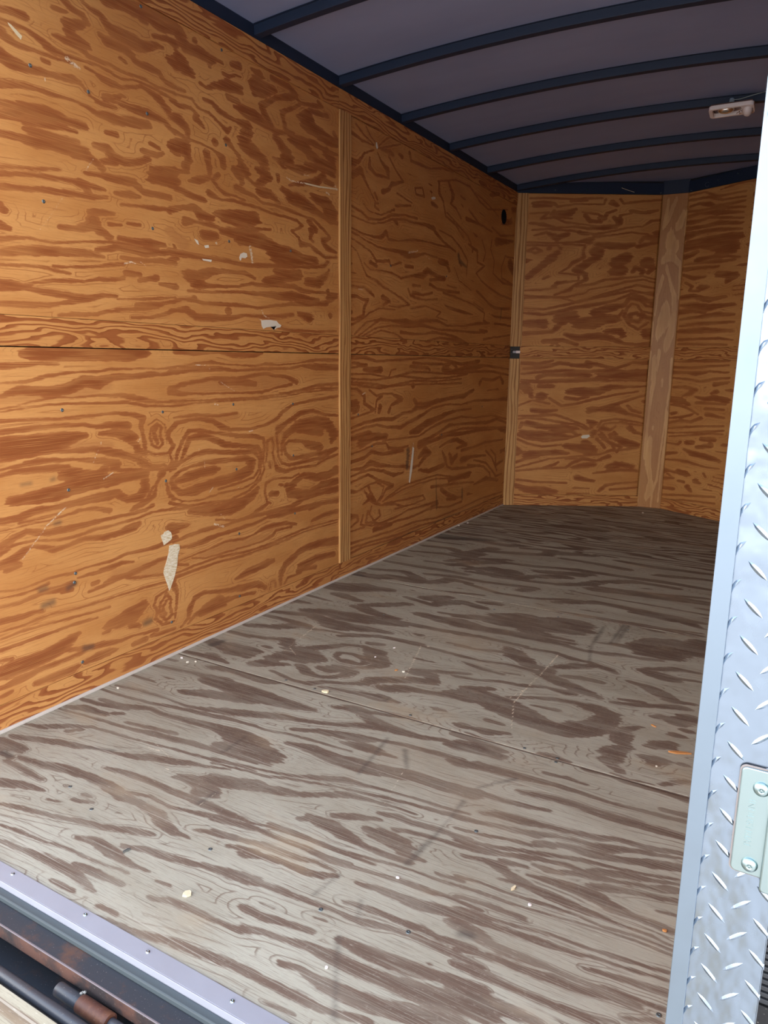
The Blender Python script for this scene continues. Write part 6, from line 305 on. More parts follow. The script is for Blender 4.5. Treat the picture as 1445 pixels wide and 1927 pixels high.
P_L1 = [[0.931,0.87,0.001,0.891,0.8,0.001],[0.968,0.757,0.0013,0.926,0.741,0.0012],[1.102,0.868,0.0013,1.084,0.85,0.0016],[0.771,0.667,0.0014,0.695,0.617,0.0012,0.602,0.526,0.0009],[0.819,0.233,0.001,0.817,0.202,0.001],[1.514,1.062,0.0012,1.606,1.016,0.0012],[1.384,0.811,0.0014,1.39,0.793,0.0014],[1.415,0.764,0.0009,1.419,0.715,0.0009],[1.619,0.612,0.0016,1.603,0.606,0.0009],[1.46,0.632,0.0015,1.438,0.613,0.0012],[1.388,1.122,0.0014,1.462,1.122,0.0014,1.464,1.108,0.0023],[1.485,0.967,0.0026,1.509,0.963,0.0015],[1.691,0.841,0.0019,1.719,0.845,0.0019],[1.46,0.481,0.003,1.513,0.46,0.0037],[1.494,0.518,0.0009,1.522,0.492,0.0012]]
P_L2 = [[0.971,1.767,0.0009,0.938,1.725,0.0011],[0.897,2.033,0.0049,0.938,2.019,0.005],[0.815,1.955,0.0016,0.818,1.946,0.0016],[0.848,1.631,0.0006,0.791,1.558,0.0006,0.754,1.518,0.0006],[1.069,1.459,0.0019,1.1,1.469,0.0019,1.121,1.465,0.0012],[1.133,1.479,0.001,1.164,1.462,0.001],[1.982,1.918,0.0024,2.017,1.91,0.0024,2.201,1.926,0.0019,2.382,1.942,0.0023],[2.107,1.953,0.0015,2.154,1.957,0.0012],[2.289,1.911,0.0051,2.309,1.907,0.0032],[2.361,1.957,0.0032,2.371,1.948,0.0026],[1.729,1.596,0.0057,1.742,1.54,0.0046],[1.527,1.587,0.0049],[1.795,1.353,0.0021,1.806,1.329,0.0021,1.847,1.321,0.0012],[1.773,1.312,0.0015,1.797,1.308,0.0015]]
P_L3 = [[3.222,0.659,0.0036,3.215,0.622,0.004,3.188,0.505,0.0041,3.176,0.417,0.0036],[2.622,0.969,0.0031,2.653,0.975,0.0023]]
P_L4 = [[3.107,1.747,0.0035,3.227,1.772,0.0036],[3.321,1.76,0.0016,3.387,1.744,0.0017],[2.574,1.505,0.0018,2.622,1.506,0.0018]]
Z_L1 = [[0.625,0.761,0.0019,0.656,0.762,0.0026],[0.73,0.764,0.0023,0.739,0.766,0.0023],[0.654,0.415,0.0024,0.676,0.416,0.0028],[0.728,0.62,0.0028,0.744,0.621,0.0032],[0.662,0.362,0.0056,0.698,0.364,0.0057],[0.756,0.394,0.0049,0.785,0.403,0.0033],[1.073,0.17,0.0066,1.096,0.172,0.0066],[0.803,0.167,0.0069,0.833,0.161,0.0061]]
Z_L2 = []
Z_L3 = [[3.152,0.614,0.0148,3.141,0.511,0.0149],[3.552,0.397,0.0041,3.574,0.181,0.0042],[3.984,0.27,0.0027,3.991,0.181,0.0027],[2.499,0.069,0.0151,2.928,0.064,0.0165,3.59,0.071,0.0203,4.788,0.054,0.0225]]
Z_L4 = [[3.798,1.818,0.0104,3.82,1.783,0.0104,3.93,1.758,0.0061],[4.604,1.536,0.0061,4.589,1.456,0.0052],[2.791,1.168,0.0065]]
P_F1 = [[1.176,0.941,0.0012,1.211,0.765,0.0008],[0.498,0.656,0.0021,0.456,0.654,0.0022],[0.446,0.685,0.0009,0.554,0.644,0.0008],[0.793,0.579,0.0007,0.796,0.516,0.001],[0.838,0.25,0.0005,0.848,0.202,0.0005],[0.588,0.598,0.0016,0.603,0.597,0.0012],[1.61,0.636,0.0012,1.614,0.644,0.0012],[1.831,1.378,0.0012,1.784,1.233,0.0014]]
P_F2 = [[0.294,1.765,0.0027,0.351,1.451,0.0017],[0.798,1.789,0.0025,0.887,1.486,0.002],[0.823,1.804,0.0051],[0.353,1.495,0.0018,0.415,1.448,0.0017],[1.308,1.994,0.0026,1.304,1.74,0.0027,1.3,1.505,0.0019,1.363,1.315,0.0016],[1.276,1.537,0.0016,1.307,1.672,0.0017]]
Z_F1 = [[1.385,0.887,0.0018,1.385,0.756,0.0015,1.37,0.595,0.0013],[1.047,1.072,0.0011,1.075,0.859,0.0009],[1.128,1.036,0.0018,1.179,0.953,0.0016],[0.664,0.854,0.0017,0.667,0.746,0.0015],[0.114,0.414,0.0058,0.15,0.412,0.0038],[0.293,0.557,0.0027,0.382,0.586,0.0022],[0.793,0.579,0.001,0.79,0.522,0.0009],[1.361,0.393,0.0006,1.342,0.437,0.0007],[1.355,0.328,0.0007,1.396,0.259,0.0008,1.452,0.169,0.0007],[1.567,0.464,0.0035,1.583,0.468,0.0032],[1.243,0.401,0.0006,1.255,0.48,0.0007],[1.466,1.063,0.0017,1.394,0.969,0.0016]]
Z_F2 = [[1.459,2.704,0.0052,1.461,2.433,0.0045,1.46,2.24,0.004],[1.481,2.717,0.0041,1.479,2.252,0.0032],[1.389,2.414,0.0045,1.399,2.158,0.0046,1.431,2.008,0.0035],[0.914,1.294,0.0037,0.918,1.312,0.0037],[0.061,1.359,0.0113,0.071,1.41,0.0094]]
Z_F3 = [[0.012,3.661,0.0957,0.054,3.825,0.1304,0.129,3.92,0.0895],[0.089,3.579,0.0526,0.32,3.642,0.0329,0.689,3.796,0.0269],[0.065,2.378,0.0382,0.05,2.478,0.0404]]
A_L1 = [[0.58,1.019,0.007,0.699,1.025,0.0103,0.877,1.038,0.0157,0.976,1.052,0.0105],[0.728,0.877,0.0152,0.816,0.868,0.0118,0.96,0.855,0.0124],[1.287,1.03,0.0144,1.444,1.04,0.0236,1.66,1.042,0.0276,1.821,1.052,0.0262,1.997,1.043,0.0143],[1.306,0.925,0.0092,1.507,0.912,0.0122,1.617,0.916,0.0126],[0.95,0.395,0.0132,1.059,0.381,0.0228,1.177,0.371,0.0237],[1.373,0.369,0.011,1.429,0.367,0.0184,1.516,0.363,0.0241,1.632,0.362,0.0227,1.755,0.358,0.0145,1.843,0.36,0.008],[1.765,0.392,0.0089,1.843,0.388,0.0148,1.916,0.388,0.0116]]
A_L2 = [[1.287,1.597,0.0167,1.345,1.563,0.0214]]
A_L3 = [[2.644,0.665,0.0133,2.843,0.645,0.0139]]
A_L4 = []
W_SCREWS = [(0.769, 1.973), (1.206, 1.962), (1.599, 1.956), (0.778, 1.605), (1.205, 1.592), (1.601, 1.603), (1.591, 2.285), (0.786, 0.981), (1.209, 0.952), (1.597, 0.962), (2.005, 0.946), (0.787, 0.722), (1.208, 0.694), (1.605, 0.69), (2.004, 0.706), (0.789, 0.438), (0.782, 0.408), (1.61, 0.409), (2.01, 0.427), (1.601, 0.129), (0.789, 0.121), (1.202, 0.135), (2.005, 1.618), (2.908, 1.654), (3.625, 1.669), (2.725, 0.68), (2.991, -0.156), (1.202, 2.287), (0.968, 1.961), (3.62, 0.671), (4.297, 0.823), (2.578, 0.864)]
F_SCREWS = [(0.523, 1.244), (0.653, 1.241), (1.038, 1.242), (1.433, 1.236), (1.537, 1.231), (1.539, 1.208), (1.177, 2.435), (1.49, 2.438), (1.471, 0.412), (0.942, 0.399), (1.281, 0.372), (1.463, 0.789), (1.952, 0.47), (0.433, 0.399), (0.568, 0.36), (0.479, 2.037), (0.887, 2.376)]

def hash_noise(U, V, su, sv, seed):
    """cheap smooth value noise in numpy"""
    x = U*su; y = V*sv; xi = np.floor(x).astype(np.int64); yi = np.floor(y).astype(np.int64); fx = x-xi; fy = y-yi
    fx = fx*fx*(3-2*fx); fy = fy*fy*(3-2*fy)
    def h(a, b):
        n = (a*374761393+b*668265263+seed*974711) & 0x7fffffff
        n = ((n ^ (n >> 13))*1274126177) & 0x7fffffff
        return ((n ^ (n >> 16)) & 0xffff)/65535.
    return (h(xi, yi)*(1-fx)+h(xi+1, yi)*fx)*(1-fy)+(h(xi, yi+1)*(1-fx)+h(xi+1, yi+1)*fx)*fy
def fields(U, V, strokes, seed, aniso=.75, fill=None):
    """signed distance (metres, + inside) to the traced latewood bands, and a flow field for the thin lines"""
    JU = (hash_noise(U, V, 6, 170, seed)-.5)*.034 + (hash_noise(U, V, 12, 420, seed+1)-.5)*.012
    JV = (hash_noise(U, V, 9, 18, seed+2)-.5)*.006 + (hash_noise(U, V, 30, 50, seed+3)-.5)*.005
    best = np.full(U.shape, 1e3); 
    for pts in strokes:
        P = np.array(pts, float).reshape(-1, 3)      # u, v, half width
        if len(P) == 1: P = np.vstack([P, P+[[1e-4, 0, 0]]])
        for a, b in zip(P, P[1:]):
            s = min(1., max(.12, (max(a[2], b[2])-.006)/.020))      # wide latewood has ragged ends, thin lines stay clean
            Uj = U+JU*s; Vj = V+JV*(.35+.65*s)
            ex = (b[0]-a[0])*aniso; ey = b[1]-a[1]; L = ex*ex+ey*ey+1e-12
            px = (Uj-a[0])*aniso; py = Vj-a[1]
            t = np.clip((px*ex+py*ey)/L, 0, 1)
            d = np.hypot(px-t*ex, py-t*ey)-(a[2]+(b[2]-a[2])*t)*1.25-.0003
            np.minimum(best, d, out=best)
    flow = np.minimum(best, .25)/.017 + 1.2*hash_noise(U, V, 2.5, 7, seed+5)
    if fill:   # a generic figure where nothing was traced (more than `fill` metres from any traced band)
        hh = V*fill[1] + fill[2]*hash_noise(U, V, .9, 3.5, seed+7) + .5*fill[2]*hash_noise(U, V, 2.2, 8, seed+8)
        fr = hh-np.floor(hh)
        gd = (fr-.62)/fill[1]; gd = np.minimum(gd, (1-fr)/fill[1])
        k = np.clip((best-fill[0])/.02, 0, 1)
        best = np.where(best > fill[0]-.001, np.minimum(best, -(gd-(1-k)*.02)), best)
    return -best, flow
def sheet(name, u0, u1, v0, v1, place, strokes, mat, seed, parent, du=.009, dv=.0035, thick=.009, nrm=(1, 0, 0), fill=None, aniso=.75, label=None, vis=None, amber=(), pale=(), stain=()):
    """a plywood sheet: fine grid face carrying the traced veneer figure, with an edge band.
    place(u, v) -> world point; only the part in view gets the fine grid"""
    a0, a1, b0, b1 = vis if vis else (u0, u1, v0, v1)
    us = np.concatenate([[u0], np.arange(a0+du, a1-du*.5, du), [u1]]); vs = np.concatenate([[v0], np.arange(b0+dv, b1-dv*.5, dv), [v1]])
    U, V = np.meshgrid(us, vs)
    gr, fl = fields(U, V, strokes, seed, aniso, fill)
    am = fields(U, V, amber, seed+50, aniso)[0] if amber else np.full(U.shape, -1.)
    pa = fields(U, V, pale, seed+51, 1.)[0] if pale else np.full(U.shape, -1.)
    st_ = fields(U, V, stain, seed+52, 1.)[0] if stain else np.full(U.shape, -1.)
    nv_, nu_ = U.shape
    P0 = np.array(place(0, 0)); PU = np.array(place(1, 0))-P0; PV = np.array(place(0, 1))-P0
    co = P0[None]+U.reshape(-1, 1)*PU[None]+V.reshape(-1, 1)*PV[None]
    idx = np.arange(nv_*nu_).reshape(nv_, nu_)
    q = np.stack([idx[:-1, :-1], idx[:-1, 1:], idx[1:, 1:], idx[1:, :-1]], -1).reshape(-1, 4)
    n = np.array(nrm, float)
    if np.dot(np.cross(PU, PV), n) < 0: q = q[:, ::-1]
    # edge band
    ring = list(idx[0, :])+list(idx[1:, -1])+list(idx[-1, -2::-1])+list(idx[-2:0:-1, 0])
    ring = np.array(ring); nb = len(co)
    co = np.vstack([co, co[ring]-n[None]*thick])
    R = len(ring); k = np.arange(R); k2 = (k+1) % R
    side = np.stack([ring[k], nb+k, nb+k2, ring[k2]], -1)
    allq = np.vstack([q, side])
    me = bpy.data.meshes.new(name)
    me.vertices.add(len(co)); me.vertices.foreach_set('co', co.astype(np.float32).ravel())
    me.loops.add(len(allq)*4); me.loops.foreach_set('vertex_index', allq.astype(np.int32).ravel())
    me.polygons.add(len(allq)); me.polygons.foreach_set('loop_start', np.arange(0, len(allq)*4, 4, dtype=np.int32))
    mi = np.zeros(len(allq), np.int32); mi[len(q):] = 1
    me.materials.append(mat); me.materials.append(m_fl_edge if mat is m_floor else m_ply_edge)
    me.polygons.foreach_set('material_index', mi)
    me.update(calc_edges=True)
    uvl = me.uv_layers.new(name='UVMap')
    UVv = np.vstack([np.stack([U.ravel(), V.ravel()], -1), np.stack([U.ravel()[ring], V.ravel()[ring]], -1)])
    uvl.data.foreach_set('uv', UVv[allq.ravel()].astype(np.float32).ravel())
    for nm, arr in (('grain', gr), ('flow', fl), ('amber', am), ('pale', pa), ('stain', st_)):
        at = me.attributes.new(nm, 'FLOAT', 'POINT'); full = np.concatenate([arr.ravel(), arr.ravel()[ring]]).astype(np.float32); at.data.foreach_set('value', full)
    o = bpy.data.objects.new(name, me); COL.objects.link(o); o.parent = parent
    if label: o['label'] = label
    return o
def struct(name, bm, mats, **k): return tag(obj(name, bm, mats, **k), kind='structure')
# ------------------------------------------------------------------ floor
outline = [(0, 0), (W, 0), (W, YC+.03), (B2.x, B2.y), (B.x, B.y), (0, YC)]
bm = bmesh.new(); box(bm, (-.01, .085, -.05), (W+.01, YC, -.021))
prism(bm, [(-.01, YC), (W+.01, YC), (B2.x, B2.y+.01), (B.x, B.y+.01)], (0, 0, -.05), (1, 0, 0), (0, 1, 0), .029)
floor = struct('floor', bm, m_gap)
fplace = lambda u, v: (u, v, 0.)
g_ = .0028
FY = [(.10, SEAM[0]), (SEAM[0], SEAM[1]), (SEAM[1], SEAM[2])]
FR = [dict(vis=(.45, 2.02, .10, 1.22)), dict(vis=(.0, 1.9, 1.22, 2.5)), dict(vis=(0, 1.8, 2.5, 3.64))]
for i, ((a, b), st, pa_, sn_) in enumerate(zip(FY, (S_F1, S_F2, S_F3), (P_F1, P_F2, ()), (Z_F1, Z_F2, Z_F3))):
    sheet('plywood_sheet', .004, W-.004, a+(g_ if i else 0), b-g_, fplace, st, m_floor, 11+i, floor, du=(.007, .008, .009)[i], dv=(.003, .004, .006)[i], thick=.019, nrm=(0, 0, 1), fill=(.05, 11, 3.0), aniso=.5, pale=pa_, stain=sn_)
def uvset(o, f):
    me = o.data; l = me.uv_layers.new(name='UVMap') if not me.uv_layers else me.uv_layers[0]
    for lp in me.loops:
        c = me.vertices[lp.vertex_index].co; l.data[lp.index].uv = f(c)
bm = bmesh.new(); s = SEAM[2]+g_
prism(bm, [(.004, s), (W-.004, s), (W-.004, YC+.03), (B2.x, B2.y-.004), (B.x, B.y-.004), (.004, YC)], (0, 0, -.019), (1, 0, 0), (0, 1, 0), .019)
o = obj('plywood_sheet', bm, m_floorB, floor); uvset(o, lambda c: (c.x, c.y))
# ------------------------------------------------------------------ left wall
bm = bmesh.new(); box(bm, (-.05, -.03, -.10), (-.012, YC, 2.50)); 
wall_left = struct('wall_left', bm, m_skin)
lw = lambda u, v: (0., u, v)
YP0, YP1 = 2.388, 2.489
sheet('plywood_sheet', -.02, YP0+.05, ZB+.001, ZM0-.003, lw, S_L1, m_wall, 21, wall_left, amber=A_L1, pale=P_L1, stain=Z_L1, du=.007, dv=.0032, fill=(.06, 9, 2.4), vis=(.5, YP0, ZB, ZM0))
sheet('plywood_sheet', -.02, YP0+.05, ZM1+.001, ZT-.001, lw, S_L2, m_wall, 22, wall_left, amber=A_L2, pale=P_L2, stain=Z_L2, du=.007, dv=.0036, fill=(.06, 9, 2.4), vis=(.5, YP0, ZM1, ZT))
sheet('plywood_sheet', YP1-.04, YC, ZB+.001, ZM0-.003, lw, S_L3, m_wall, 23, wall_left, amber=A_L3, pale=P_L3, stain=Z_L3, du=.009, dv=.005, fill=(.05, 13, 2.4))
sheet('plywood_sheet', YP1-.04, YC, ZM1+.001, ZT-.001, lw, S_L4, m_wall, 24, wall_left, amber=A_L4, pale=P_L4, stain=Z_L4, du=.009, dv=.005, fill=(.05, 11, 2.6))
def strip(name, a, b, mat, grain, off=(0, 0), bev=.0006, parent=None):
    bm = bmesh.new(); box(bm, a, b); bm.normal_update(); uvbox(bm, grain, off)
    return struct(name, bm, mat, bev=bev, parent=parent)
strip('trim_1', (-.009, -.02, ZM0), (.0005, YP0+.002, ZM1), m_wallA, 'y', (3, 0.3))
strip('trim_2', (-.009, YP1-.002, ZM0), (.0005, YC-.001, ZM1), m_wallA, 'y', (9, 1.3))
strip('trim_3', (-.009, -.02, .004), (.0015, YP0, ZB), m_wallA, 'y', (5, 2.3))
strip('trim_4', (-.009, YP0+.001, .004), (.0015, YC-.001, ZB), m_wallA, 'y', (7.4, 4.1))
strip('trim_5', (-.009, -.02, ZT), (.004, YP0, H), m_wallA, 'y', (2, 5.7))
strip('trim_6', (-.009, YP0+.001, ZT), (.004, YC-.001, H), m_wallA, 'y', (1, 7.7))
# vertical batten covering the sheet joint
strip('trim_7', (.0005, YP0, ZB+.002), (.010, YP1, ZT-.001), m_batten, 'z', (0, .2), .001)
# pale cove strip where floor meets wall
bm = bmesh.new(); box(bm, (.0005, .12, .0), (.011, YC-.02, .010)); struct('baseboard_left', bm, newmat('pale_cove_strip', .7, col=(.60, .56, .52, 1)), bev=.002)
# ------------------------------------------------------------------ V nose
def nose(p, q, name, off, mat_face, posts):
    d = (q-p); L = d.length; d = d/L; n = Vector((d.y, -d.x, 0))          # n points into the room
    bm = bmesh.new(); prism(bm, [(-.05, -.1), (L+.06, -.1), (L+.06, 2.5), (-.05, 2.5)], p-n*.05, d, (0, 0, 1), .038 if d.cross(Vector((0, 0, 1))).dot(n) > 0 else -.038)
    wl = struct(name, bm, m_skin)
    return d, n, L, wl
def slab(name, p, d, n, u0, u1, z0, z1, t0, t1, mat, along, off, parent=None, kind=True):
    bm = bmesh.new()
    vs = []
    for z in (z0, z1):
        for u, t in ((u0, t0), (u1, t0), (u1, t1), (u0, t1)): vs.append(bm.verts.new(p+d*u+n*t+Vector((0, 0, z))))
    for f in ((0, 3, 2, 1), (4, 5, 6, 7), (0, 1, 5, 4), (1, 2, 6, 5), (2, 3, 7, 6), (3, 0, 4, 7)): bm.faces.new([vs[i] for i in f])
    bmesh.ops.recalc_face_normals(bm, faces=bm.faces[:])
    o = obj(name, bm, mat, parent, bev=.0006)
    if along == 'z': uvset(o, lambda c: (c.z+off[0], (c-p).dot(d)+off[1]))
    else: uvset(o, lambda c: ((c-p).dot(d)+off[0], c.z+off[1]))
    if kind: o['kind'] = 'structure'
    return o
d1, n1, L1, wf1 = nose(A, B, 'wall_front', (0, 0), None, None)
# left face of the nose: traced sheets
pl1 = lambda u, v: tuple(A+d1*u+Vector((0, 0, v)))
sheet('plywood_sheet', .075, L1-.006, ZB+.001, ZM0-.001, pl1, S_N1, m_wall, 31, wf1, du=.010, dv=.006, nrm=tuple(n1), fill=(.035, 18, 2.4))
sheet('plywood_sheet', .075, L1-.006, ZM1+.001, H-.004, pl1, S_N2, m_wall, 32, wf1, du=.010, dv=.006, nrm=tuple(n1), fill=(.035, 14, 3.0))
slab('trim_8', A, d1, n1, .076, L1-.002, ZM0, ZM1, -.009, .0005, m_wallA, 'u', (4, 9))
slab('trim_9', A, d1, n1, .076, L1-.002, .0, ZB, -.009, .001, m_wallA, 'u', (6, 11))
slab('trim_10', A, d1, n1, -.006, .082, 0.0, ZM0-.008, -.004, .008, m_batten, 'z', (2, .55))
slab('trim_11', A, d1, n1, -.006, .084, ZM1-.004, H-.004, -.004, .008, m_batten, 'z', (5, .93))
# wide batten over the blunt tip of the nose
d2 = (B2-B).normalized(); n2 = Vector((d2.y, -d2.x, 0)); L2 = (B2-B).length
bm = bmesh.new(); prism(bm, [(-.03, -.1), (L2+.03, -.1), (L2+.03, 2.5), (-.03, 2.5)], B-n2*.05, d2, (0, 0, 1), .036)
wft = struct('wall_front.001', bm, m_skin)
slab('trim_12', B, d2, n2, -.004, L2+.004, 0., H-.004, -.012, .001, m_batten, 'z', (0, .3))
plb = lambda u, v: tuple(B+n2*.0022+d2*v+Vector((0, 0, u)))
o = sheet('batten_face', .0, H-.004, -.004, L2+.004, plb, S_NB, m_wide, 35, None, du=.010, dv=.004, thick=.0012, nrm=tuple(n2), aniso=.35, vis=(0, H-.004, 0, L2)); o.parent = bpy.data.objects['trim_12']
d3, n3, L3, wf3 = nose(B2, D_, 'wall_front.002', (0, 0), None, None)
pl3 = lambda u, v: tuple(B2+d3*u+Vector((0, 0, v)))
sheet('plywood_sheet', .004, L3, ZB+.001, ZM0-.001, pl3, S_N3, m_wall, 33, wf3, du=.012, dv=.007, nrm=tuple(n3), fill=(.02, 22, 3.0), vis=(0, .62, ZB, ZM0))
sheet('plywood_sheet', .004, L3, ZM1+.001, H-.004, pl3, S_N4, m_wall, 34, wf3, du=.012, dv=.007, nrm=tuple(n3), fill=(.02, 20, 3.0), vis=(0, .62, ZM1, H))
slab('trim_13', B2, d3, n3, .003, L3, ZM0, ZM1, -.009, .0005, m_wallA, 'u', (4, 13))
slab('trim_14', B2, d3, n3, .003, L3, .0, ZB, -.009, .001, m_wallA, 'u', (6, 15))
# ------------------------------------------------------------------ right wall (behind the post from here)
bm = bmesh.new(); box(bm, (W+.012, .0, -.10), (W+.026, YC+.12, 2.5)); wr = struct('wall_right', bm, m_skin)
bm = bmesh.new(); box(bm, (W, .0, .0), (W+.010, YC, H)); bm.normal_update(); uvbox(bm, 'y', (12, 3))
o = obj('plywood_sheet', bm, m_wallB, wr)
# ------------------------------------------------------------------ ceiling
ZR = 2.437                                 # underside of the roof sheet at the side
arc = lambda x: .045*(1-((x-W/2)/(W/2))**2)
bm = bmesh.new(); nx = 24; top = []; ys = [-.05, YC, 5.42]
rows = []
for y in ys:
    rows.append([bm.verts.new((-.03+(W+.06)*i/nx, y, ZR+max(0, arc((W)*i/nx)))) for i in range(nx+1)])
for r0, r1 in zip(rows, rows[1:]):
    for i in range(nx): bm.faces.new((r0[i], r1[i], r1[i+1], r0[i+1]))
r = bmesh.ops.extrude_face_region(bm, geom=bm.faces[:]); bmesh.ops.translate(bm, verts=[v for v in r['geom'] if isinstance(v, bmesh.types.BMVert)], vec=(0, 0, .012))
bmesh.ops.recalc_face_normals(bm, faces=bm.faces[:])
ceil = struct('ceiling', bm, m_ceil)
# steel top rails
bm = bmesh.new(); box(bm, (-.045, -.03, H+.001), (.004, YC+.02, ZR+.004)); struct('trim_15', bm, m_navy, bev=.004)
bm = bmesh.new(); box(bm, (W-.004, 0., H+.001), (W+.045, YC+.02, ZR+.004)); struct('trim_16', bm, m_navy, bev=.004)
slab('trim_17', A, d1, n1, -.01, L1+.01, H-.003, ZR+.03, -.045, .006, m_navy, 'u', (0, 0))
slab('trim_18', B, d2, n2, -.006, L2+.006, H-.003, ZR+.046, -.045, .006, m_navy, 'u', (0, 0))
slab('trim_19', B2, d3, n3, -.01, L3+.01, H-.003, ZR+.03, -.045, .006, m_navy, 'u', (0, 0))
def bow(y, w=.040, h=.034, half=None):
    bm = bmesh.new(); n = 28; x0, x1 = (.0, W) if half is None else half
    prof = [(-w/2-.010, 0), (-w/2, 0), (-w/2+.002, -h), (w/2-.002, -h), (w/2, 0), (w/2+.010, 0)]
    prev = None
    for i in range(n+1):
        x = x0+(x1-x0)*i/n; z = ZR+arc(x)-.0015
        ring = [bm.verts.new((x, a, z+b)) for a, b in prof]
        if prev:
            for k in range(5): bm.faces.new((prev[k], ring[k], ring[k+1], prev[k+1]))
        prev = ring
    o = obj('roof_bow', bm, m_navy, bev=.0015); o.location = (0, y, 0)
    sm = o.modifiers.new('thick', 'SOLIDIFY'); sm.thickness = .0015; sm.offset = 0
    return o
BL = ['behind the doorway, out over the near end of the plywood', 'crossing the top left corner of the view',
      'meeting the rail just above the vertical batten joint', 'third steel bow back, bare of any fitting, meeting the rail right of the joint',
      'running right above the broken dome light', 'next one beyond the broken dome light', 'last full width bow before the nose']
for i, y in enumerate((.60, 1.20, 1.80, 2.41, 3.02, 3.63, 4.24)):
    o = bow(y); ttl = ['nearest the open door, above the frame', 'second from the open door', 'crossing the top left corner of the view',
      'meeting the wall above the vertical batten', 'first one beyond the batten joint', 'carrying the broken dome light', 'just beyond the broken dome light'][i]
    tag(o, 'dark navy steel roof bow '+ttl, 'roof bow', 'steel roof bows across the ceiling')
o = bow(4.83, w=.045); tag(o, 'dark navy steel roof bow farthest back, starting at the nose corner', 'roof bow', 'steel roof bows across the ceiling')
# ------------------------------------------------------------------ rear frame
def dplate(bm, x0, x1, z0, z1, y):
    box(bm, (x0, y, z0), (x1, y+.003, z1))
    pz = .0352; px = .0200
    for ci in range(-1, int((x1-x0)/px)+2):
        cx_ = x0+.0205-.0205+ci*px
        for k in range(int((z1-z0)/pz)+1):
            cz_ = z0+k*pz+(0 if ci % 2 else pz/2)
            s_ = 1 if ci % 2 else -1
            L_, wd, hh = .0135, .0034, .0013
            a = Vector((.72, 0, -.69*s_)); bvec = Vector((.69*s_, 0, .72))
            c0 = Vector((cx_, y, cz_))
            pts = [c0+a*L_*t+bvec*wd*q for t, q in ((-1, 0), (-.5, .75), (0, 1), (.5, .75), (1, 0), (.5, -.75), (0, -1), (-.5, -.75))]
            if c0.x < x0-.004 or c0.x > x1+.004: continue
            pts = [Vector((min(max(p.x, x0+.0002*i_), x1+.0002*i_), p.y, p.z)) for i_, p in enumerate(pts)]
            vs = [bm.verts.new(p+Vector((0, .0005, 0))) for p in pts]
            r1 = bm.verts.new(c0+a*L_*.55-Vector((0, hh, 0))); r0 = bm.verts.new(c0-a*L_*.55-Vector((0, hh, 0)))
            for q_ in (r0, r1): q_.co.x = min(max(q_.co.x, x0+.001), x1)
            vv = vs
            bm.faces.new((vv[0], vv[1], r0)); bm.faces.new((vv[1], vv[2], r0)); bm.faces.new((vv[2], r1, r0)); bm.faces.new((vv[2], vv[3], r1)); bm.faces.new((vv[3], vv[4], r1))
            bm.faces.new((vv[4], vv[5], r1)); bm.faces.new((vv[5], vv[6], r1)); bm.faces.new((vv[6], r0, r1)); bm.faces.new((vv[6], vv[7], r0)); bm.faces.new((vv[7], vv[0], r0))
YPO = -.03
post = bpy.data.objects.new('door_post', None); COL.objects.link(post); post.location = (2.044, 0, -.12)
tag(post, 'aluminium tread plate clad door post at the right edge of the opening', 'door post')
Pm = Matrix.Translation((-2.044, 0, .12))
def ppart(name, bm, mat, **k):
    bm.transform(Pm); return obj(name, bm, mat, post, **k)
bm = bmesh.new(); box(bm, (2.0085, YPO+.004, -.12), (2.083, .0, 2.52)); ppart('frame_tube', bm, m_skin, bev=.003)
bm = bmesh.new(); dplate(bm, 2.0185, 2.0845, -.12, 2.52, YPO)
bmesh.ops.recalc_face_normals(bm, faces=bm.faces[:])
ppart('tread_plate', bm, m_tread)
bm = bmesh.new(); box(bm, (2.083, YPO, -.12), (2.0845, .06, 2.52)); ppart('plate_return', bm, m_alu, bev=.0006)
bm = bmesh.new(); box(bm, (2.0035, YPO-.0035, -.12), (2.0195, YPO-.0005, 2.52)); box(bm, (2.0035, YPO-.001, -.12), (2.006, .02, 2.52)); ppart('edge_trim', bm, m_trimw, bev=.0006)
bm = bmesh.new(); lathe(bm, [(.0055, 0), (.0055, .001), (.0045, .003), (.002, .0042), (0, .0045)], (2.0120, YPO-.0035, 1.349), (0, -1, 0)); bm.transform(Matrix.Translation((-.0, 0, 0)))
b_ = ppart('rivet', bm, m_zinc, smooth=True)
# other side of the frame, out of view, and the header: they shade the inside
bm = bmesh.new(); box(bm, (-.045, -.03, -.12), (-.002, .0, 2.52)); tag(obj('door_post', bm, m_skin), 'plain dark left door post of the trailer opening', 'door post')
bm = bmesh.new(); box(bm, (-.045, -.03, H+.002), (2.002, .03, 2.52)); struct('trim_20', bm, m_skin)
# cam-bar keeper: zinc plate with two button-head screws and a lengthwise channel, fixed to the post
kp = bpy.data.objects.new('latch_keeper', None); COL.objects.link(kp); kp.location = (2.068, YPO, .73)
tag(kp, 'zinc latch keeper plate with two button screws on the tread plate post', 'latch keeper')
Km = Matrix.Translation((-2.068, -YPO, -.73))
def roundrect(x0, x1, z0, z1, r, n=6):
    P = []
    for cx_, cz_, a0 in ((x1-r, z1-r, 0), (x0+r, z1-r, 90), (x0+r, z0+r, 180), (x1-r, z0+r, 270)):
        for i in range(n+1):
            t = math.radians(a0+90*i/n); P.append((cx_+r*math.cos(t), cz_+r*math.sin(t)))
    return P
def kpart(name, bm, mat, **k):
    bmesh.ops.recalc_face_normals(bm, faces=bm.faces[:]); bm.transform(Km); return obj(name, bm, mat, kp, **k)
KY = YPO-.0015
bm = bmesh.new(); prism(bm, roundrect(2.0440, 2.0920, .6735, .7855, .006), (0, KY, 0), (1, 0, 0), (0, 0, 1), .0012); kpart('gasket', bm, newmat('dirty_sealant', .8, col=(.22, .19, .18, 1)))
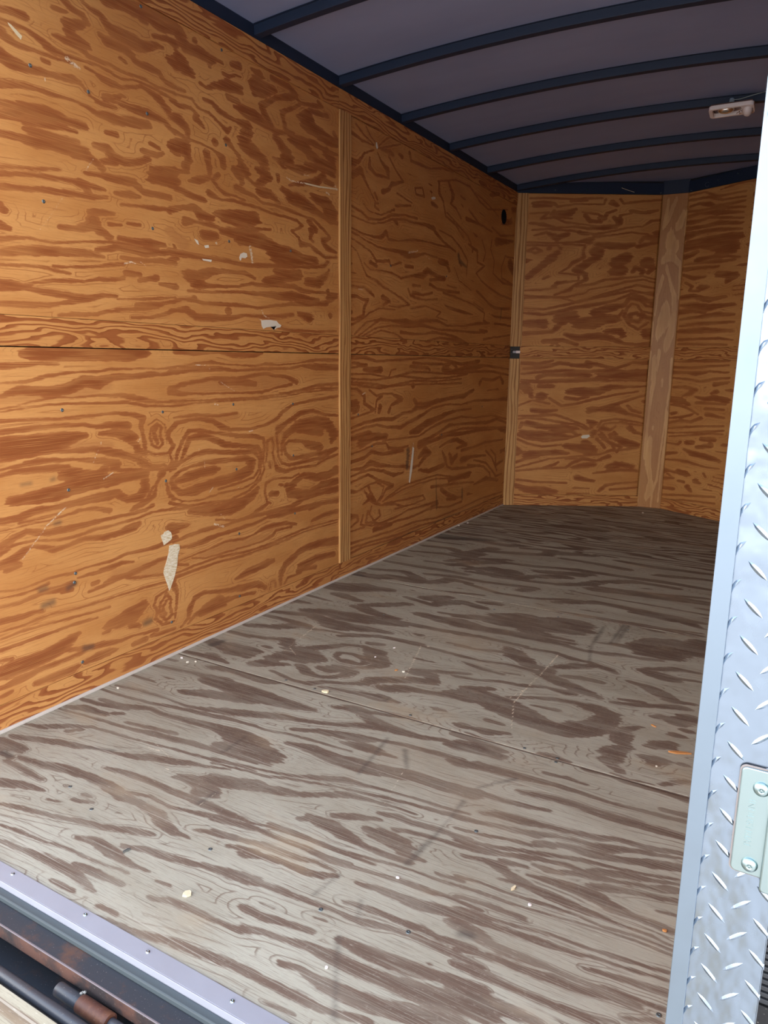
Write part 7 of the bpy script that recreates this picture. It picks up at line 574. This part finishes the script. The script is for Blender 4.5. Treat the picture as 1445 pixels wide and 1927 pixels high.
bm = bmesh.new(); prism(bm, roundrect(2.0455, 2.0905, .6750, .7840, .005), (0, KY-.001, 0), (1, 0, 0), (0, 0, 1), .0025); kpart('plate', bm, m_zinc, bev=.001)
bm = bmesh.new(); prism(bm, roundrect(2.0715, 2.0895, .6640, .7960, .004), (0, KY-.003, 0), (1, 0, 0), (0, 0, 1), .006); kpart('keeper_channel', bm, m_zinc, bev=.0015)
for sx_, sz_ in ((2.0635, .7660), (2.0615, .6860)):
    bm = bmesh.new(); lathe(bm, [(.0072, 0), (.0072, .0008), (.0066, .0022), (.0050, .0036), (.0030, .0044), (.0024, .0045), (.0022, .0020), (.0010, .0018), (.0009, .0040), (0, .0041)], (sx_, KY-.0035, sz_), (0, -1, 0), 24)
    sc = kpart('button_screw', bm, m_zinc, smooth=True)
cu = bpy.data.curves.new('stamp', 'FONT'); cu.body = 'INDUSTRIAL'; cu.size = .0088; cu.extrude = .00035; cu.align_x = 'CENTER'; cu.align_y = 'CENTER'; cu.space_character = 1.05
to = bpy.data.objects.new('tmp', cu); COL.objects.link(to); dg = bpy.context.evaluated_depsgraph_get(); dg.update()
me = bpy.data.meshes.new_from_object(to.evaluated_get(dg)); bpy.data.objects.remove(to)
bm = bmesh.new(); bm.from_mesh(me)
bm.transform(Matrix.Translation((2.0570, KY-.0036, .7275)) @ Matrix.Rotation(-PI/2, 4, 'Y').inverted() @ Matrix.Rotation(PI/2, 4, 'X'))
kpart('stamped_word', bm, m_zinc)
# ------------------------------------------------------------------ sill, hinge and ramp
bm = bmesh.new(); box(bm, (.0, .079, .0005), (2.0, .117, .0032)); box(bm, (.0, .0765, -.016), (2.0, .079, .0032))
th = obj('threshold_strip', bm, m_alu, bev=.0006); tag(th, 'flat aluminium threshold strip screwed along the rear edge of the floor', 'threshold strip')
for x_, y_ in ((.205, .102), (.415, .10), (.623, .104), (.867, .105), (1.055, .102), (1.274, .100), (1.50, .102), (1.72, .10), (1.92, .103)):
    bm = bmesh.new(); lathe(bm, [(.0045, 0), (.0042, .0012), (.0028, .0026), (.0014, .0028), (.0011, .0012), (0, .0010)], (x_, y_, .0032), (0, 0, 1), 14)
    obj('screw', bm, m_zinc if x_ in (.867, 1.274) else m_screw, th, smooth=True)
bm = bmesh.new(); box(bm, (.0, .058, -.026), (2.0, .0765, -.012)); o = obj('rubber_seal', bm, m_seal, bev=.003); tag(o, 'grey rubber seal strip tucked under the aluminium threshold edge', 'seal')
bm = bmesh.new(); box(bm, (-.04, .0195, -.058), (2.08, .078, -.027)); box(bm, (-.04, .060, -.13), (2.08, .078, -.057)); box(bm, (-.04, -.02, -.145), (2.08, .078, -.131)); sl = obj('sill_beam', bm, m_sill, bev=.002)  # lowest black box is added so the gap below the beam looks dark
tag(sl, 'black and rust painted steel sill beam under the threshold strip', 'sill beam')
bm = bmesh.new(); box(bm, (-.04, .0172, -.060), (2.08, .0194, -.0285)); obj('beam_face', bm, m_sillf, sl, bev=.0008)
bm = bmesh.new(); box(bm, (-.04, .0168, -.0284), (2.08, .0205, -.0262)); obj('worn_edge_highlight', bm, newmat('worn_steel_highlight', .4, .3, (.22, .19, .20, 1)), sl, bev=.0008)  # lighter strip: worn edge with its highlight put into the colour
bm = bmesh.new(); cyl(bm, (-.02, -.047, -.047), (2.0, -.047, -.047), .0115, 20); o = obj('hinge_rod', bm, m_rod, smooth=False); tag(o, 'long dark steel hinge rod between the sill beam and the ramp', 'hinge rod')
for p in o.data.polygons: p.use_smooth = len(p.vertices) == 4
def barrel(x):
    r = bpy.data.objects.new('hinge_barrel', None); COL.objects.link(r); r.location = (x, -.004, -.060)
    def c(n, a, b, rad, m):
        bm = bmesh.new(); cyl(bm, (a, 0, 0), (b, 0, 0), rad, 24); q = obj(n, bm, m, r, bev=.001)
        for p in q.data.polygons: p.use_smooth = len(p.vertices) == 4
    c('pin_sleeve', -.085, -.021, .0135, m_rod); c('knuckle', -.02, .062, .0165, m_rust); c('pin_end', .063, .095, .010, m_rod)
    bm = bmesh.new()
    rnd = random.Random(4)
    for q in range(5):
        a = Vector((-.024+rnd.uniform(-.003, .003), .010+rnd.uniform(-.003, .003), .013+rnd.uniform(-.001, .002)))
        bmesh.ops.create_icosphere(bm, subdivisions=1, radius=.0035, matrix=Matrix.Translation(a))
    obj('weld_bead', bm, newmat('weld_grey', .6, .5, (.25, .25, .24, 1)), r)
    return r
tag(barrel(1.005), 'rusty red hinge barrel with a dark sleeve beside the hinge rod', 'hinge')
# ramp door lying down towards the viewer
rp = bpy.data.objects.new('ramp_door', None); COL.objects.link(rp); rp.location = (1.0, -.070, -.032); rp.rotation_euler = (math.radians(15), 0, 0)
tag(rp, 'lowered plywood ramp door, its pale edge showing at the bottom left corner', 'ramp door')
bm = bmesh.new(); box(bm, (-.98, -2.1, -.018), (.98, 0, 0)); bm.normal_update(); uvbox(bm, 'x', (4, .4)); obj('ramp_deck', bm, plywood('ramp_plywood', (.33, .30, .23, 1), (.28, .25, .18, 1), (.20, .15, .10, 1), (.15, .11, .08, 1), (.2, .15, .11, 1), k=16, amp=1.0, rough=.85, seed=8, wear=FW), rp, bev=.001)
bm = bmesh.new(); box(bm, (-.99, -2.1, -.07), (.99, -.004, -.0185)); obj('ramp_frame', bm, m_sill, rp)
# ------------------------------------------------------------------ small fittings on the walls
pg = bpy.data.objects.new('wall_disc', None); COL.objects.link(pg); pg.location = (.0, 4.571, 2.176)
tag(pg, 'round black disc in place of a vent hole, high on the left wall near the nose corner', 'wall disc')
bm = bmesh.new(); lathe(bm, [(.050, -.0005), (.050, .0015), (.048, .002), (0, .002)], (0, 0, 0), (1, 0, 0), 40); obj('cap', bm, newmat('matte_navy_black', .9, 0, (.006, .010, .022, 1), .1), pg)  # flat dark disc set where a round vent hole goes through the panel
# door latch / connector in the notch of the corner post
ct = bpy.data.objects.new('corner_connector', None); COL.objects.link(ct); ct.location = A+d1*.03+Vector((0, 0, 1.222))+n1*.001
ct.rotation_euler = (0, 0, math.atan2(d1.y, d1.x))
tag(ct, 'small black wiring connector with a white tab in the corner post notch', 'connector')
bm = bmesh.new(); box(bm, (-.030, -.014, -.034), (-.017, .0, .034)); obj('housing', bm, m_black, ct, bev=.002)
for k in range(5):
    bm = bmesh.new(); z = -.030+k*.015; cyl(bm, (-.026, -.020, z), (-.012, -.022, z+.006), .0022, 8); obj('wire', bm, m_chrome if k % 2 else m_black, ct)
bm = bmesh.new(); box(bm, (-.012, -.012, -.010), (.016, -.002, .008)); obj('bracket', bm, m_alu, ct, bev=.001)
bm = bmesh.new(); box(bm, (.014, -.014, -.011), (.046, -.002, .009)); obj('tab', bm, m_white, ct, bev=.002)
# paper, paint and screws on the left wall: outlines in (y, z) metres
def scrap(name, poly, label, cat, mat, t=.0006, x=.0006, group=None):
    cy_ = sum(a for a, b in poly)/len(poly); cz_ = sum(b for a, b in poly)/len(poly)
    bm = bmesh.new(); prism(bm, [(a-cy_, b-cz_) for a, b in poly], (0, 0, 0), (0, 1, 0), (0, 0, 1), t)
    bmesh.ops.triangulate(bm, faces=[f for f in bm.faces if len(f.verts) > 4])
    o = obj(name, bm, mat); o.location = (x, cy_, cz_); tag(o, label, cat, group); return o
scrap('paper_scrap', [(1.1677, 0.4904), (1.1812, 0.4939), (1.187, 0.501), (1.206, 0.5034), (1.219, 0.4946), (1.2238, 0.4831), (1.2227, 0.4665), (1.2003, 0.4566), (1.181, 0.4503), (1.1743, 0.4704)], 'small torn square of pale paper stuck on the left wall, above the long scrap', 'paper scrap', m_paper)
scrap('paper_scrap', [(1.2075, 0.4424), (1.235, 0.4428), (1.2598, 0.4375), (1.2615, 0.42), (1.2483, 0.3887), (1.2434, 0.3554), (1.2269, 0.3144), (1.2049, 0.2749), (1.196, 0.2645), (1.1917, 0.2828), (1.1802, 0.3157), (1.1713, 0.3435), (1.1778, 0.3608), (1.1902, 0.3853), (1.2031, 0.416)], 'long torn strip of pale paper tapering down the left wall, just above a knot', 'paper scrap', m_paper)
scrap('paint_patch', [(1.788, 1.3084), (1.8167, 1.3121), (1.8493, 1.3137), (1.8937, 1.3114), (1.9084, 1.3008), (1.9272, 1.2948), (1.9193, 1.2853), (1.8966, 1.2821), (1.8739, 1.2721), (1.8592, 1.2783), (1.8893, 1.2886), (1.8521, 1.2847), (1.8228, 1.2813), (1.801, 1.2737), (1.7908, 1.2865)], 'flaked white paint patch on the left wall touching the middle strip', 'paint patch', m_paint)
scrap('paint_patch', [(1.6589, 1.5501), (1.6659, 1.5633), (1.6858, 1.5719), (1.7055, 1.5702), (1.7083, 1.5581), (1.6948, 1.5502), (1.6718, 1.5496), (1.6681, 1.5389), (1.6616, 1.5381)], 'small round white paint spot with a tail, high on the near left wall', 'paint patch', m_paint)
scrap('paint_patch', [(2.736, 2.2372), (2.7467, 2.2397), (2.758, 2.2172), (2.7474, 2.2071), (2.7364, 2.2197)], 'tiny upright pale filler mark near the top strip, right of the batten', 'filler mark', m_paint)
scrap('paint_patch', [(3.3819, 2.09), (3.4097, 2.101), (3.4384, 2.1032), (3.4391, 2.0915), (3.3966, 2.0808)], 'tiny pale filler mark on the far left wall below the top strip', 'filler mark', m_paint)
scrap('paint_streak', [(3.2078, 0.6304), (3.2292, 0.6218), (3.2182, 0.5508), (3.2069, 0.4862), (3.1821, 0.4102), (3.1678, 0.4188), (3.1789, 0.4864), (3.1967, 0.563)], 'thin upright white scuff streak low on the far left wall panel', 'scuff', m_paint)
scrap('paint_streak', [(0.7078, 2.0631), (0.7171, 2.0611), (0.7495, 2.0426), (0.7451, 2.0316), (0.7328, 2.0396), (0.7104, 2.0573)], 'pale gouge near the top left corner of the left wall', 'gouge', m_straw)
scrap('paint_streak', [(2.122, 1.923), (2.2259, 1.9299), (2.3811, 1.9481), (2.3811, 1.9434), (2.2259, 1.923), (2.1219, 1.9163)], 'long thin pale scratch on the near left wall ending at the batten', 'scratch', m_straw)
scrap('paint_streak', [(1.4065, 1.5864), (1.4258, 1.5815), (1.4306, 1.5669), (1.4196, 1.5712)], 'upper small fleck of flaked white paint left of the round paint spot', 'paint fleck', m_paint)
scrap('paint_streak', [(1.4591, 1.5688), (1.4824, 1.5738), (1.4848, 1.5644), (1.4643, 1.5598)], 'middle small fleck of flaked white paint left of the round paint spot', 'paint fleck', m_paint)
scrap('paint_streak', [(1.4449, 1.5188), (1.4972, 1.521), (1.4938, 1.5128), (1.4503, 1.5137)], 'long low fleck of flaked white paint below and left of the round spot', 'paint fleck', m_paint)
bm = bmesh.new(); prism(bm, [(0.598, 0.5631), (0.6099, 0.576), (0.6607, 0.5809), (0.6701, 0.5682), (0.6457, 0.5508), (0.6074, 0.5504)], tuple(A+n1*.0008), tuple(d1), (0, 0, 1), .0008); o = obj('paint_patch', bm, m_paint); tag(o, 'small pale filler spot low on the nose wall panel', 'filler mark')

# screws in the sheets
scr = None
for i, (y, z) in enumerate(W_SCREWS):
    if scr is None:
        bm = bmesh.new(); lathe(bm, [(.0058, 0), (.0054, .0010), (.0036, .0018), (.0020, .0016), (.0014, .0004), (0, .0002)], (0, 0, 0), (1, 0, 0), 14)
        scr = obj('screw', bm, m_screwd, wall_left, smooth=True); o = scr
    else:
        o = scr.copy(); COL.objects.link(o)
    o.location = (.0002, y, z)
fs = None
for i, (x, y) in enumerate(F_SCREWS):
    if fs is None:
        bm = bmesh.new(); lathe(bm, [(.0052, 0), (.0050, .0008), (.003, .0010), (.0016, .0010), (.0012, .0002), (0, .0002)], (0, 0, 0), (0, 0, 1), 14)
        fs = obj('screw', bm, m_screwd, floor, smooth=True); o = fs
    else:
        o = fs.copy(); COL.objects.link(o)
    o.location = (x, y, .0001)
# ------------------------------------------------------------------ dome light on the ceiling
DLx, DLy = 1.548, 3.60
dl = bpy.data.objects.new('dome_light', None); COL.objects.link(dl); dl.location = (DLx+.02, DLy, 2.418); dl.rotation_euler = (math.radians(-9), 0, 0); dl.scale = (.9, .9, .9)
tag(dl, 'broken off-white dome light with an open frame, hanging from a roof bow', 'dome light')
def frame_ring(bm, out, inn, z0, z1):
    A_ = [[bm.verts.new((x, y, z)) for x, y in out] for z in (z0, z1)]; B_ = [[bm.verts.new((x, y, z)) for x, y in inn] for z in (z0, z1)]
    n = len(out)
    for i in range(n):
        j = (i+1) % n
        bm.faces.new((A_[0][i], A_[0][j], A_[1][j], A_[1][i])); bm.faces.new((B_[0][j], B_[0][i], B_[1][i], B_[1][j]))
        bm.faces.new((A_[1][i], A_[1][j], B_[1][j], B_[1][i])); bm.faces.new((A_[0][j], A_[0][i], B_[0][i], B_[0][j]))
bm = bmesh.new(); frame_ring(bm, roundrect(-.115, .115, -.055, .055, .02), roundrect(-.095, .050, -.042, .042, .012), -.030, -.008); bmesh.ops.recalc_face_normals(bm, faces=bm.faces[:]); obj('bezel', bm, m_white, dl, bev=.002)
bm = bmesh.new(); box(bm, (-.105, -.05, -.008), (.105, .05, 0)); obj('base', bm, m_brownish, dl)
bm = bmesh.new(); bmesh.ops.create_uvsphere(bm, u_segments=20, v_segments=12, radius=1); bmesh.ops.scale(bm, vec=(.045, .026, .022), verts=bm.verts[:]); bmesh.ops.translate(bm, verts=bm.verts[:], vec=(-.03, 0, -.012)); obj('bulb_reflector', bm, m_chrome, dl, smooth=True)
bm = bmesh.new(); bmesh.ops.create_uvsphere(bm, u_segments=20, v_segments=12, radius=1); bmesh.ops.scale(bm, vec=(.026, .036, .028), verts=bm.verts[:]); bmesh.ops.translate(bm, verts=bm.verts[:], vec=(.082, 0, -.036)); obj('switch_dome', bm, m_white, dl, smooth=True)
bm = bmesh.new()
rnd = random.Random(2)
for k in range(9):
    a = Vector((.045+rnd.uniform(-.01, .01), -.03+rnd.uniform(-.01, .02), -.03+rnd.uniform(-.02, .004)))
    tube(bm, [a, a+Vector((rnd.uniform(-.015, .015), rnd.uniform(-.01, .01), rnd.uniform(-.016, .004)))], .0018, 5)
obj('loose_wire_ends', bm, m_chrome, dl)
bm = bmesh.new(); cyl(bm, (0, 0, 0), (0, 0, -.020), .013, 16); o = obj('wire_nut', bm, newmat('pale_blue_plastic', .5, col=(.18, .25, .33, 1)), dl, bev=.003); o.location = (.0, -.045, .020)
bm = bmesh.new(); tube(bm, [(DLx+.02, DLy-.05, 2.432), (DLx+.06, DLy-.055, 2.430), (DLx+.13, DLy-.06, 2.440), (DLx+.22, DLy-.065, 2.449)], .0016); o = obj('wire', bm, newmat('grey_wire', .5, col=(.25, .30, .30, 1)), smooth=True); tag(o, 'thin grey wire trailing right from the broken dome light', 'wire')
# ------------------------------------------------------------------ fixings and threads along the nose rail
NB = []
def at(u, z, off): p = A+d1*u+n1*off; return Vector((p.x, p.y, z))
for j, (u, z) in enumerate(((.28, 2.408), (.52, 2.412), (1.07, 2.396))):
    bm = bmesh.new(); cyl(bm, (0, 0, 0), tuple(n1*.012), .0030, 8); o = obj('screw_tip', bm, m_zinc); o.location = at(u, z, .006)
    tag(o, 'small bright screw tip in the nose rail '+('nearest the left corner', 'halfway along the left face', 'just left of the wide batten')[j], 'screw', 'screw tips in the nose rail')
for j, (u, z) in enumerate(((.03, 2.395), (.25, 2.425), (.40, 2.44))):
    p = B2+d3*u+n3*.006; bm = bmesh.new(); cyl(bm, (0, 0, 0), tuple(n3*.012), .0030, 8); o = obj('screw_tip', bm, m_zinc); o.location = (p.x, p.y, z)
    tag(o, 'small bright screw tip in the nose rail '+('at the right edge of the wide batten', 'midway along the right face', 'close to the door post')[j], 'screw', 'screw tips in the nose rail')
bm = bmesh.new(); q = at(.77, 2.425, .03); tube(bm, [q, q+Vector((.05, .0, -.022)), q+Vector((.09, .02, -.035))], .0016, 5); o = obj('straw', bm, m_straw); tag(o, 'pale straw stalk caught on the nose rail above the plywood', 'straw')
p = B2+d3*.16+n3*.010
bm = bmesh.new(); tube(bm, [(p.x+.02*math.cos(t)*(1-t/12), p.y, 2.412+.016*math.sin(t)) for t in [i*.5 for i in range(14)]], .0012, 5); o = obj('thread_loop', bm, m_navy if 0 else newmat('dark_thread', .6, col=(.10, .11, .15, 1))); tag(o, 'loop of loose thread hanging on the right nose rail', 'thread')
# ------------------------------------------------------------------ litter on the floor
def chip(name, x, y, l, wd, h, ang, mat, label, cat, group=None):
    rnd = random.Random(int(x*1000+y*7000)); bm = bmesh.new(); n = 7
    P = []
    for i in range(n):
        t = 2*PI*i/n; r = rnd.uniform(.75, 1.1); P.append((l/2*math.cos(t)*r, wd/2*math.sin(t)*r))
    prism(bm, P, (0, 0, 0), (1, 0, 0), (0, 1, 0), h)
    for v in bm.verts: v.co.z += rnd.uniform(0, h*.3) if v.co.z > h/2 else 0
    o = obj(name, bm, mat); o.location = (x, y, .0006); o.rotation_euler = (0, 0, ang); tag(o, label, cat, group); return o
chip('wood_chip', 1.845, 1.448, 0.075, 0.012, 0.004, 0.35, m_chip, 'long orange wood splinter on the floor beside the door post', 'wood chip')
chip('wood_chip', 1.747, 1.583, 0.022, 0.007, 0.003, -0.5, m_chip, 'short orange wood chip above the long splinter', 'wood chip')
chip('wood_chip', 0.826, 1.527, 0.014, 0.007, 0.003, 0.8, m_chip, 'small orange wood chip in the middle of the floor', 'wood chip')
chip('crumb', 0.857, 1.529, 0.01, 0.008, 0.004, 0.2, m_paint, 'white crumb right beside the small orange chip', 'crumb')
chip('crumb', 0.695, 1.594, 0.01, 0.005, 0.003, 1.2, m_white, 'white crumb near the round knot on the floor', 'crumb')
chip('crumb', 0.714, 1.714, 0.014, 0.005, 0.003, 0.9, m_white, 'pale sliver above the white crumb near the floor knot', 'crumb')
chip('crumb', 0.059, 0.880, 0.01, 0.007, 0.004, 0.2, m_paint, 'white crumb on the floor near the foot of the left wall', 'crumb')
chip('crumb', -0.028, 0.703, 0.01, 0.006, 0.004, 0.2, m_paint, 'white crumb against the left wall cove strip', 'crumb')
chip('crumb', 0.105, 1.173, 0.012, 0.004, 0.004, 1.2, m_paint, 'pale sliver beside the left end of the floor joint', 'crumb')
chip('crumb', 0.127, 1.193, 0.008, 0.006, 0.004, 0.2, m_paint, 'white crumb just right of the left end of the floor joint', 'crumb')
chip('crumb', 0.056, 1.191, 0.012, 0.006, 0.004, 0.2, m_white, 'grey white crumb at the very end of the floor joint', 'crumb')
chip('wood_shaving', 0.703, 1.237, 0.03, 0.016, 0.006, 0.2, m_straw, 'splintered pale shaving lying on the floor joint', 'wood shaving')
chip('wood_shaving', 1.004, 0.260, 0.022, 0.018, 0.004, 0.9, m_straw, 'yellow crumbly wood shaving near the threshold', 'wood shaving')
chip('nail', 0.778, 0.292, 0.004, 0.026, 0.004, -0.3, m_screw, 'short bent steel nail standing on the front floor sheet', 'nail')
chip('crumb', 1.799, 1.334, 0.006, 0.005, 0.003, 0.2, m_paint, 'white speck below the long orange splinter', 'crumb')
chip('crumb', 1.045, 5.106, 0.016, 0.01, 0.006, 0.2, m_paint, 'white crumbs at the foot of the wide nose batten', 'crumb')
chip('crumb', 1.662, 0.612, 0.008, 0.006, 0.003, 0.2, m_white, 'white speck on the front floor sheet toward the post', 'crumb')
chip('wood_chip', 1.614, 0.642, 0.007, 0.02, 0.003, -0.2, m_straw, 'straw coloured splinter on the front floor sheet', 'wood chip')
chip('wood_chip', 1.927, 0.684, 0.01, 0.006, 0.003, 0.2, m_chip, 'tiny orange chip close to the door post trim', 'wood chip')
chip('crumb', 0.015, 3.912, 0.018, 0.012, 0.005, 0.2, m_paint, 'pale crumb on the dark stain by the far left wall', 'crumb')
chip('crumb', 0.035, 4.027, 0.016, 0.008, 0.005, 1.2, m_white, 'second pale crumb on the dark stain by the far left wall', 'crumb')
chip('crumb', 1.376, 0.540, 0.01, 0.005, 0.003, 0.4, m_white, 'grey white flake on the front floor sheet', 'crumb')
chip('crumb', 1.378, 0.251, 0.006, 0.006, 0.003, 0.4, m_white, 'tiny white speck low on the front floor sheet', 'crumb')

# ------------------------------------------------------------------ outside
bm = bmesh.new(); box(bm, (-30, -30, -.70), (30, 40, -.62)); struct('ground', bm, m_asph)
# ribbed black panel and rubber flap seen past the outer edge of the post
bm = bmesh.new(); y_ = .40
for k in range(40):
    z = .172+k*.0115
    prism(bm, [(0, 0), (.5, 0), (.5, .0075), (0, .0075)], (2.092, y_, z), (1, 0, 0), (0, 0, 1), .006)
box(bm, (2.092, y_+.001, .165), (2.6, y_+.02, .64)); bmesh.ops.recalc_face_normals(bm, faces=bm.faces[:])
o = obj('ribbed_panel', bm, newmat('black_ribbed_plastic', .45, col=(.035, .037, .042, 1)), bev=.001); tag(o, 'black horizontally ribbed panel seen past the outer edge of the door post', 'ribbed panel')
bm = bmesh.new(); box(bm, (2.092, y_-.002, -.62), (2.6, y_+.012, .164)); o = obj('rubber_flap', bm, rusty('speckled_rubber', (.012, .012, .014, 1), (.02, .02, .022, 1))); tag(o, 'speckled black rubber flap below the ribbed panel', 'rubber flap')
